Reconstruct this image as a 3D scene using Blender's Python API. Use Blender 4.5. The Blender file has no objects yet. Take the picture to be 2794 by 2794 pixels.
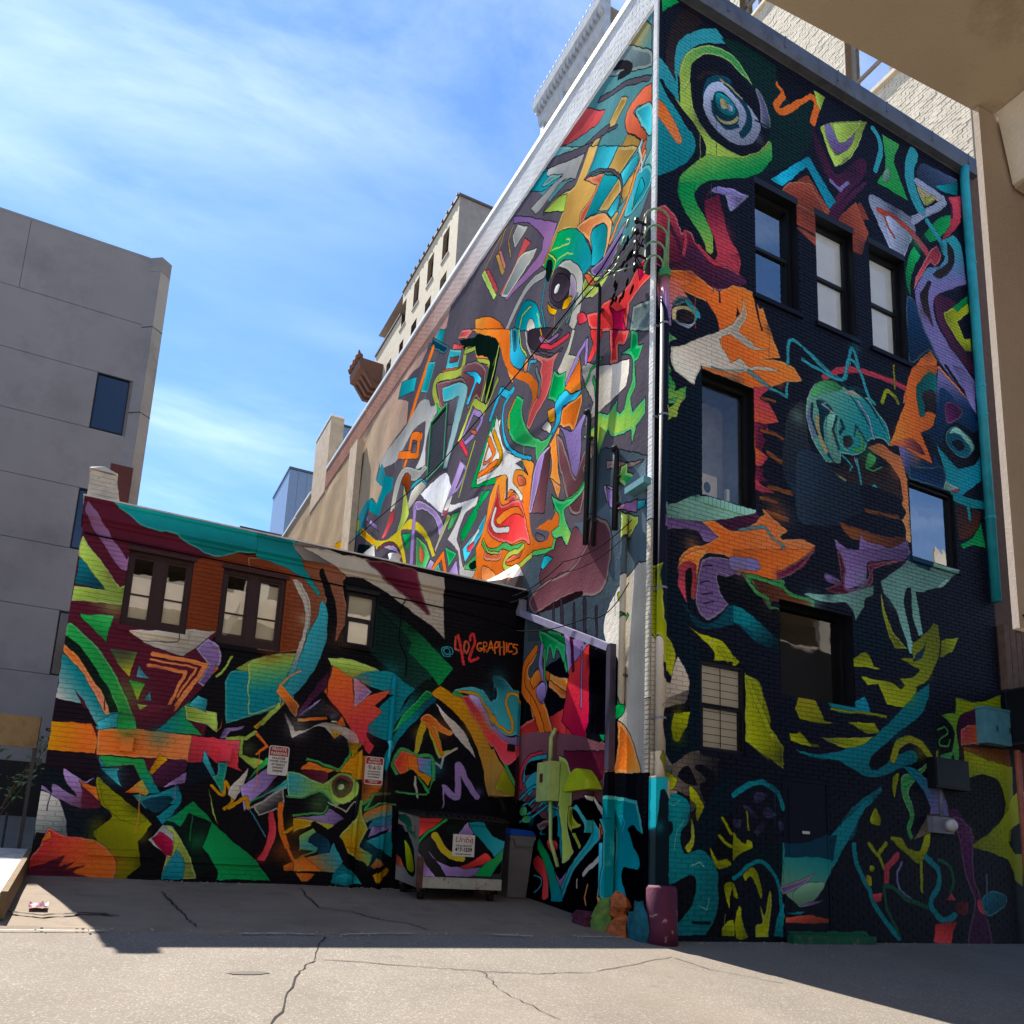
import bpy, math, random
import numpy as np
from mathutils import Vector, Matrix
random.seed(7)
rng = np.random.default_rng(7)
sc = bpy.context.scene
COL = sc.collection
# ---------------------------------------------------------------- camera
cam = bpy.data.cameras.new('camera'); camo = bpy.data.objects.new('camera', cam); COL.objects.link(camo)
cam.sensor_fit = 'HORIZONTAL'; cam.sensor_width = 36.0
cam.lens = 36.0*2284.5/2794.0
cam.shift_x = 0.0
cam.shift_y = (1916.66-1397.0)/2794.0
cam.clip_end = 3000
def cam_matrix():
    yaw, pit, roll = .464260551, -.201969085, .0462186125
    cz, sz = math.cos(yaw), math.sin(yaw); cp, sp = math.cos(pit), math.sin(pit); cr, sr = math.cos(roll), math.sin(roll)
    Rz = Matrix(((cz, -sz, 0), (sz, cz, 0), (0, 0, 1)))
    B = Matrix(((1, 0, 0), (0, 0, -1), (0, 1, 0)))
    Rp = Matrix(((1, 0, 0), (0, cp, -sp), (0, sp, cp)))
    Rr = Matrix(((cr, -sr, 0), (sr, cr, 0), (0, 0, 1)))
    M = Rr @ Rp @ B @ Rz                      # world -> x right, y down, z forward
    right, down, fwd = M[0], M[1], M[2]
    R = Matrix((right, -Vector(down), -Vector(fwd))).transposed()
    return Matrix.Translation((-6.6907, -9.1366, 0.75735)) @ R.to_4x4()
camo.matrix_world = cam_matrix()
sc.camera = camo
CAM = Vector((-6.6907, -9.1366, 0.75735))
# ---------------------------------------------------------------- sky, sun, exposure
SUN = Vector((-0.125, 0.567, 0.80)).normalized()
SUN_EL = math.asin(SUN.z); SUN_AZ = math.atan2(SUN.x, SUN.y)
world = bpy.data.worlds.new('World'); sc.world = world; world.use_nodes = True
wn, wl = world.node_tree.nodes, world.node_tree.links
wn.clear()
wout = wn.new('ShaderNodeOutputWorld'); bg = wn.new('ShaderNodeBackground'); sky = wn.new('ShaderNodeTexSky')
sky.sky_type = 'NISHITA'; sky.sun_disc = False; sky.sun_elevation = SUN_EL; sky.sun_rotation = SUN_AZ
sky.altitude = 300; sky.air_density = 1.0; sky.dust_density = 0.15; sky.ozone_density = 2.2
bg.inputs['Strength'].default_value = SKY_STRENGTH = 0.080
tc = wn.new('ShaderNodeTexCoord')
def wmath(op, a, b=None):
    n = wn.new('ShaderNodeMath'); n.operation = op
    for i, v in enumerate((a, b)):
        if v is None: continue
        if isinstance(v, (int, float)): n.inputs[i].default_value = v
        else: wl.new(v, n.inputs[i])
    return n.outputs[0]
sep = wn.new('ShaderNodeSeparateXYZ'); wl.new(tc.outputs['Generated'], sep.inputs[0])
zz = wmath('MAXIMUM', sep.outputs['Z'], 0.06)
comb = wn.new('ShaderNodeCombineXYZ')                       # a flat, high cirrus deck
wl.new(wmath('DIVIDE', sep.outputs['X'], zz), comb.inputs[0]); wl.new(wmath('DIVIDE', sep.outputs['Y'], zz), comb.inputs[1])
mp = wn.new('ShaderNodeMapping'); mp.inputs['Rotation'].default_value = (0, 0, math.radians(-28)); mp.inputs['Scale'].default_value = (0.9, 1.7, 1)
mp.inputs['Location'].default_value = (3.1, 1.4, 0)
wl.new(comb.outputs[0], mp.inputs[0])
n1 = wn.new('ShaderNodeTexNoise'); n1.inputs['Scale'].default_value = 1.5; n1.inputs['Detail'].default_value = 12; n1.inputs['Roughness'].default_value = 0.62; n1.inputs['Distortion'].default_value = 0.45
n2 = wn.new('ShaderNodeTexNoise'); n2.inputs['Scale'].default_value = 0.6; n2.inputs['Detail'].default_value = 5
wl.new(mp.outputs[0], n1.inputs['Vector']); wl.new(mp.outputs[0], n2.inputs['Vector'])
cr1 = wn.new('ShaderNodeMapRange'); cr1.inputs['From Min'].default_value = 0.36; cr1.inputs['From Max'].default_value = 0.82; wl.new(n1.outputs[0], cr1.inputs[0])
cr2 = wn.new('ShaderNodeMapRange'); cr2.inputs['From Min'].default_value = 0.42; cr2.inputs['From Max'].default_value = 0.62; wl.new(n2.outputs[0], cr2.inputs[0])
cl = wmath('MULTIPLY', cr1.outputs[0], cr2.outputs[0]); cl = wmath('MULTIPLY', cl, 0.42)
mixc = wn.new('ShaderNodeMixRGB'); mixc.inputs['Color2'].default_value = (10.5, 11.6, 12.8, 1)
tint = wn.new('ShaderNodeMixRGB'); tint.blend_type = 'MULTIPLY'; tint.inputs[0].default_value = 1; tint.inputs[2].default_value = (0.74, 0.98, 1.22, 1)
wl.new(sky.outputs[0], tint.inputs[1])
wl.new(cl, mixc.inputs['Fac']); wl.new(tint.outputs[0], mixc.inputs['Color1'])
wl.new(mixc.outputs[0], bg.inputs['Color']); wl.new(bg.outputs[0], wout.inputs['Surface'])
sun = bpy.data.lights.new('sun', 'SUN'); suno = bpy.data.objects.new('sun', sun); COL.objects.link(suno)
sun.energy = 5.0; sun.angle = math.radians(0.53); sun.color = (1.0, 0.955, 0.88)
suno.rotation_euler = (-SUN).to_track_quat('-Z', 'Y').to_euler(); suno.location = SUN*80
sc.view_settings.view_transform = 'Standard'; sc.view_settings.look = 'None'; sc.view_settings.gamma = 1.0
sc.view_settings.exposure = 1.27
sc.view_settings.use_curve_mapping = False
try:
    sc.cycles.max_bounces = 8; sc.cycles.diffuse_bounces = 4; sc.cycles.glossy_bounces = 4
    sc.cycles.transparent_max_bounces = 12; sc.cycles.use_denoising = True; sc.cycles.sample_clamp_indirect = 8
except Exception: pass
# ---------------------------------------------------------------- the mural, in centimetres on each wall
PAL=[(12,9,16),(28,12,28),(56,47,56),(97,25,47),(110,66,72),(38,19,24),(134,59,23),(118,49,17),(155,96,68),(120,111,103),(205,196,178),(196,184,164),(224,220,212),(166,178,203),(2,145,154),(2,143,145),(53,174,185),(20,154,160),(4,63,84),(4,86,105),(2,25,36),(91,148,148),(106,122,122),(99,151,151),(163,115,161),(167,136,195),(117,90,142),(139,116,170),(151,128,151),(139,130,190),(129,102,154),(174,206,83),(176,190,76),(175,188,22),(3,162,80),(35,174,78),(72,174,90),(13,99,65),(8,28,22),(2,45,36),(2,38,33),(222,197,42),(178,173,23),(227,159,9),(194,149,74),(187,176,123),(63,132,155),(250,124,37),(249,147,80),(248,146,134),(242,126,87),(236,63,79),(235,59,59),(206,79,79),(207,68,86),(214,100,66),(200,79,54),(146,82,36),(94,46,25),(190,16,69),(4,21,35),(8,11,22),(12,10,23),(10,48,85),(2,24,39),(58,76,108),(51,49,81),(5,4,9),(16,18,34),(75,27,59),(78,25,62),(106,22,52),(82,16,73),(152,152,2),(161,170,2),(98,132,52),(41,39,42),(109,109,143),(116,161,139),(141,129,118),(129,117,101),(44,30,27),(94,87,95),(50,54,58),(74,88,96),(200,176,146),(196,152,136),(157,71,48),(2,61,75),(2,95,115),(43,184,214),(16,165,187),(135,192,171),(124,192,167),(126,178,137),(5,107,103),(9,175,205),(102,20,38),(168,166,159),(246,246,243),(12,14,21),(30,46,62)]
MURAL_A='''p0:-47,648 1801,1136 1703,-188 7,-109
p3:4,642 40,642 209,594 222,469 201,466 206,319 144,231 7,296
g6,7,166,579,310,585:151,576 191,595 208,603 308,610 322,462 200,473 162,469
g6,8,277,583,360,600:238,602 305,614 366,617 398,608 392,580 404,531 388,487 367,581 365,473 301,458 267,457
p9:299,636 319,642 364,638 364,614 322,613
g10,11,346,623,559,619:320,635 365,636 565,634 575,526 550,546 441,590 403,601 366,617
m15:40,641! 305,643! 309,595! 284,605 253,609 221,604 191,592 164,599 125,612 87,613 60,628
m15:247,642! 299,638! 314,619 345,579 354,568 351,562 332,581 299,597 251,605!
p24:8,636 23,619 70,561 77,574 81,549 69,544 63,545 9,615
p31:9,584 66,517 76,524 76,492 8,487 8,508 47,510 8,554
g14,18,10,541,37,510:9,553 48,510 8,512
p35:20,469 63,474 58,433
s35:8,453 22,446 44,428 67,402 86,374 103,341 113,313 86,312 86,334 77,355 53,387 28,416 9,428
s38:8,435 28,420 53,391 76,359 87,334 76,330 65,356 44,385 24,409 8,422
g12,14,9,346,40,372:6,411 30,392 53,360 70,332 91,337 92,315 64,306 51,330 35,354 28,361 39,341 8,345
g47,49,13,416,70,336:7,423 23,410 46,381 67,354 77,331 71,330 54,356 34,386 9,412
p1:7,345 39,341 51,330 63,312 6,313
g35,41,80,425,92,393:64,425 101,426 94,387
g35,41,103,383,108,359:95,383 116,381 110,356
p31:111,351 127,349 121,331
p46:105,406 122,389 103,390
p46:125,372 128,357 119,357
p10:85,455 165,471 204,475 164,429 108,441
k0,1:91,442 138,448 153,450 154,460 149,465 128,462
g25,26,190,462,196,394:179,444 195,463 208,455 217,437 211,413 203,386 187,393 201,423
k48,7:123,426 197,422 160,349
k48,5:119,409 170,406 150,348
k48,3:121,418 183,414 162,367
m47:212,423! 231,390 234,381 225,322! 208,338! 204,358 202,384
s51:213,399 227,389 232,378 223,366 217,376
p14:189,377 203,372 203,351 176,359
p0:174,354 230,442 225,403 236,386 223,320 234,323
k31,3:231,440 227,427 214,406
g14,17,230,399,304,338:226,402 237,419 325,433 330,385 292,363 234,338
m31:241,422! 257,437 281,450 323,459! 326,423! 273,420
g43,47,7,294,51,289:7,313 56,314 66,293 66,274 7,273
g47,48,66,290,189,300:64,308 114,314 189,313 189,275 165,276 68,273
p51:189,313 258,314 258,275 266,267 250,272 231,275 209,291 207,275 188,275
p16:62,318 80,331 89,337 90,315 64,309
p35:87,336 105,334 114,314 88,312
m3:109,337! 129,351 160,353 152,336 140,314! 114,315!
g14,35,145,321,200,333:141,315 158,336 174,357 192,368 205,365 203,349 179,337 202,315
p31:174,357 220,351 223,322 203,333 178,337
p16:189,373 204,370 204,351 181,358
p25:233,329 261,337 257,331 242,325 237,316 228,315
g43,31,281,338,318,378:318,379 296,351 279,334 274,337 293,358 297,365
k31,5:239,315 265,318 278,329
k31,5:259,317 261,291 291,285
k47,4:280,326 298,309 283,296
k10,2:320,362 334,339
p31:257,291 296,286 283,273
p1:8,271 68,273 74,255 73,238 30,251 6,248
p60:6,248 30,246 50,215 19,225 18,216 8,226
s25:30,250 42,243 58,234 69,240 59,226 60,197 32,207 7,219 8,224 20,215 19,227 50,214 36,232
p3:54,232 81,209 83,198 60,197
p47:51,235 74,227 79,209 60,224
g12,22,15,202,35,162:5,217 30,207 43,183 46,159 8,161 7,149 6,201
m60:30,207! 59,196! 108,205 112,203 80,180 80,157 46,159! 41,183
m73:72,241 90,227 111,213 134,196 150,182! 135,156! 142,125! 126,106! 109,105 110,130 84,155 78,167 98,189 81,207
g73,74,87,218,132,168:75,238 113,212 141,188 131,179 106,188 86,207
g52,47,22,151,82,114:14,141 23,168 46,159 80,156 105,136 112,115 109,104 9,100 6,123
p47:25,164 29,155 15,148
m3:8,100! 7,115! 19,119 34,126 46,133 41,118 58,125 50,115 73,120 60,111 87,103!
p16:71,272 92,272 119,272 106,262 75,257
g35,14,130,265,144,229:72,272 127,272 155,227 139,224 116,263 82,258
p16:75,255 99,256 98,246 105,230 83,247
s1:98,251 114,262 127,241 116,231 107,227
g47,31,115,225,139,242:110,224 129,244 141,227 137,222
p43:148,282 161,274 142,251 138,255
m69:143,251! 161,272 186,277! 184,259 169,240 150,236
p25:174,249 187,259 187,244 180,241 158,235
g16,14,126,219,177,214:120,220 145,223 180,239 185,217 178,201 165,182 153,192 177,214 140,202
m18:136,213 155,221 172,221 167,209 152,197 144,202
p60:188,273 209,275 224,256 192,238
p16:208,295 228,259 224,256 208,277
g14,35,231,275,242,233:230,277 242,279 242,230 224,257 230,259
k43,4:224,243 242,230 244,251 255,225 246,211
p10:251,243 274,274 286,271 258,225 248,233
p0:274,274 286,271 269,244
p35:299,293 305,287 272,254
p25:264,244 307,282 318,267 284,223 275,209
p16:293,228 334,264 334,248 301,236
k35,2:282,223 301,236 335,259
k10,3:285,216 329,249
g10,0,292,233,315,205:287,219 329,249 332,220 295,203
k43,6:252,214 275,230 281,214
p31:219,242 235,197 240,186 230,203
k46,2:281,214 309,173
m34:169,190! 184,200 193,211! 201,218! 236,186! 269,159! 292,145! 322,110! 245,109! 245,123 221,154 202,173
p38:197,201 231,190 221,152 241,127 218,108 204,141 182,171
m32:166,181! 177,180 193,159 208,134 218,108! 171,106! 174,137
p12:148,160 166,182 178,171 182,159 178,137
p59:152,162 162,172 181,159 180,139 172,141
g16,14,185,146,195,108:175,122 186,148 201,130 201,107 171,106
p51:310,211 317,212 324,174 311,137 300,139 312,166
k47,8:327,224 330,190 342,161
k47,4:342,161 354,141
k43,5:336,181 349,189
p47:340,132 354,139 355,126 341,126
g31,14,273,438,287,392:268,443 299,455 329,460 331,423 312,396 312,377 277,358 264,354 256,431
g10,16,338,519,351,508:313,582 326,575 341,545 343,499 333,475 324,422 331,421 336,468 334,533
m67:355,607 369,584 382,552 388,512 383,486 374,500 373,538 360,574 351,598
p67:391,593 403,604 434,602 479,582 575,526 594,475 564,452 530,430 484,448 380,463 386,486 402,530
m16:360,553 371,535 372,494 366,458 352,426 331,396 313,391 316,406 331,443 341,487 349,511 355,522
g10,17,333,468,318,411:309,579 317,581 335,549 341,524 339,489 334,460 328,427 317,421 327,462 335,503 332,538
p3:423,634 445,637 513,635 520,617 547,565 541,563 517,578 463,608
g38,34,448,565,584,458:444,567 451,566 511,540 595,477 571,443 559,457 512,492 516,511 476,544
m39:444,562! 476,541 513,513 512,492! 559,457! 551,443! 530,430! 475,462 444,486
m31:377,461! 405,464 441,460 470,451 437,444 418,433 386,449
g17,14,437,446,504,418:418,433 442,447 478,455 497,448 530,430 513,411 496,360 492,340 479,341 448,350 463,382 489,416
g47,51,392,447,434,333:386,451 420,434 427,389 445,407 488,424 462,394 475,386 454,361 451,343 465,327 458,314 447,325 408,372 376,405
p25:423,437 455,416 427,387
p69:386,451 380,413 367,399 341,361 336,363 367,418
p25:374,395 339,363 357,368
p47:306,410 316,401 340,378 336,359 303,395
k48,2:309,408 323,424 337,434
g38,14,530,437,506,392:551,453 571,443 563,426 517,394 491,357 495,370 530,432
p34:549,432 569,427 511,367 494,353 510,385
g14,19,520,381,552,398:571,435 567,416 549,398 517,350 499,316 492,275 484,304 492,340 511,370
p16:486,339 498,341 500,311 492,275
k43,2:292,346 316,380
p31:279,337 309,379 312,372 288,340
p47:338,358 384,367 387,363 339,353
p76:344,363 377,393 398,376 394,361 386,368
p47:397,361 408,370 417,354 402,354
p10:318,363 338,337 360,344 383,357 430,348 442,329 422,330 402,332 383,349 358,334 334,327
p43:393,346 411,343 399,332
p67:333,324 360,337 383,347 401,331 422,330 424,305 411,285 361,299 347,279 329,270
g43,73,422,327,445,320:422,330 444,330 438,314 419,278 408,284 429,308
k36,5:343,276 362,297 411,285 424,305 422,325
g47,43,360,292,439,275:350,279 363,293 411,280 424,298 445,320 448,286 452,272 437,270 431,279 406,282 383,272
m3:354,277 373,281 395,276 387,259 364,268
g31,16,389,256,337,266:331,275 352,272 389,259 407,275 400,245 438,253 439,244 411,227 388,249 358,237 337,238
s31:412,278 431,277 443,261 439,242 421,231 403,241 399,260
s3:413,274 427,274 435,263 431,248 417,242 404,251 404,265
s0:415,271 426,269 430,260 426,250 417,247 408,253 408,264
s10:414,261 420,262 422,256 417,253 413,256
k10,1:403,239 420,232 435,236
k36,3:335,237 358,236 385,248 411,226
p47:446,310 453,311 461,275 485,267 476,252 459,238 453,231
k36,3:455,233 476,252 494,252
k36,3:485,267 495,253
m61:498,326 514,355 544,389 567,413 602,394 638,356 661,311 662,246 493,233 488,290
g43,31,544,387,584,324:534,322 538,358 545,382 552,392 563,388 586,332 603,337 595,328 579,319 553,372 541,322
s47:542,381 552,392 566,387 584,374 601,368 606,372 598,361 579,363 559,373 551,375
k47,6:556,375 571,354 585,327
k10,4:573,312 584,305 586,322
k10,3:586,323 611,340
m12:566,412! 591,393 623,368 646,327! 613,356 583,389
k36,6:500,301 511,327 541,320 565,320 572,285 565,264 541,285 527,296 522,273 498,301
g52,47,505,311,529,309:501,303 513,326 538,320 545,308 535,297 527,298 522,278
g47,43,529,309,563,272:525,318 541,319 543,295 569,287 563,272 541,290 527,298
g25,16,544,310,566,302:541,317 564,317 569,287 543,297
k25,11:588,241 590,271 616,258 615,312 631,288 652,261
g43,44,586,416,680,282:558,428 573,443 599,433 617,425 638,401 660,372 680,334 705,302 722,267 675,263 665,291 660,319 638,362 613,393 584,413
k36,6:599,435 628,424 656,388 676,355 702,313 723,278
m16:599,439 627,449 653,446 673,430 672,471! 676,477 687,476 709,460 731,435 751,405 759,381! 719,374 690,373 671,392 655,420 628,435
k43,5:610,438 642,438 664,415 680,388 704,377 708,394 693,427 698,444 716,443 741,423 758,386
m25:628,433 642,435 658,415 677,382 702,369 731,374 759,379! 759,370! 721,349 691,354 660,385
m51:615,428 628,432 653,403 675,374 696,360 726,355 758,386 789,412 790,390! 759,378 739,351 716,327 698,320 680,340 654,377
m3:719,328! 739,351 765,376 790,390! 791,357! 751,336 732,302 731,251! 722,267!
p74:679,277 695,311 724,272 720,267
p0:336,328 371,349 384,348 400,332 408,340 421,333 424,308 408,287 361,299 349,273 341,275
m67:521,290 535,295 563,258 565,261 573,281 585,278 588,234 539,230 506,245 499,279
k10,4:539,285 541,269 546,252
k36,3:508,257 561,258 565,262
p0:461,231 475,247 508,256 509,241 480,234
k36,4:459,224 472,251 497,254
k36,3:463,225 480,236 509,238
g47,16,476,230,487,209:457,218 480,232 502,236 504,219 473,211 457,199
g14,25,482,218,497,189:473,211 504,219 506,190 479,194 466,195
p25:474,200 505,198 504,194 467,179
p0:461,179 501,198 497,191 467,177 509,152 509,146 478,159
g16,14,476,175,499,166:465,177 506,194 509,152
g31,43,446,228,447,165:449,240 455,241 455,216 466,195 453,166 476,155 473,140 435,157 420,180 435,198 445,215
g43,31,452,149,472,148:434,165 456,158 476,155 471,138
p47:485,151 497,141 480,134 475,138
p43:472,119 501,137 506,133 502,125 484,108
k36,3:347,208 371,213 392,215 398,226
g25,26,394,215,430,206:351,206 394,213 401,224 433,206 407,186 385,196
g43,31,354,200,410,196:348,204 372,204 412,198 403,185 381,198 361,189 350,182
g31,16,362,185,372,161:361,179 379,192 389,178 373,169 388,164 387,156 362,157
k36,2:362,157 386,162 385,156 354,142
m18:380,182 395,183 408,169 405,155 391,150 388,164 375,170
g16,47,413,164,374,136:414,174 432,144 423,126 355,125 354,137 389,152 407,155
p47:354,142 369,147 400,127 355,125
k0,13:381,196 403,183 418,176 436,146 467,127 482,108
k0,11:403,183 435,208
p14:415,123 430,138 450,125 464,109 414,109
m17:414,111 421,121 442,124 445,108
p47:359,123 388,122 377,110 369,110
k10,2:398,232 429,220 441,236
p67:677,263 720,267 722,235 679,236
k76,7:697,260 706,243
k16,2:585,500 578,500 575,506 579,511 584,510 586,504 584,500 591,502 590,511 583,514 574,511 572,503 577,496 588,497
k55,4:597,534 596,512 612,509
k52,5:601,538 607,513 615,488
k55,4:613,527 613,514 619,508 622,521 616,529 613,527
k52,5:623,532 624,542 630,544 633,531 625,497 641,503
k47,3:645,530 639,529 638,521 643,516 647,522 643,522
k47,2:651,516 649,532 655,532 654,526 650,524 658,516
k47,3:659,520 663,537 669,523
k47,2:660,524 668,528
k47,3:673,517 672,537 678,537 678,530 673,528
k47,3:683,516 681,539
k47,3:691,518 689,540
k47,2:682,528 690,531
k47,3:695,523 694,538
k47,3:705,539 699,538 698,530 700,524 706,526
k47,3:716,540 709,539 709,534 715,532 715,525 708,521'''
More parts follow.
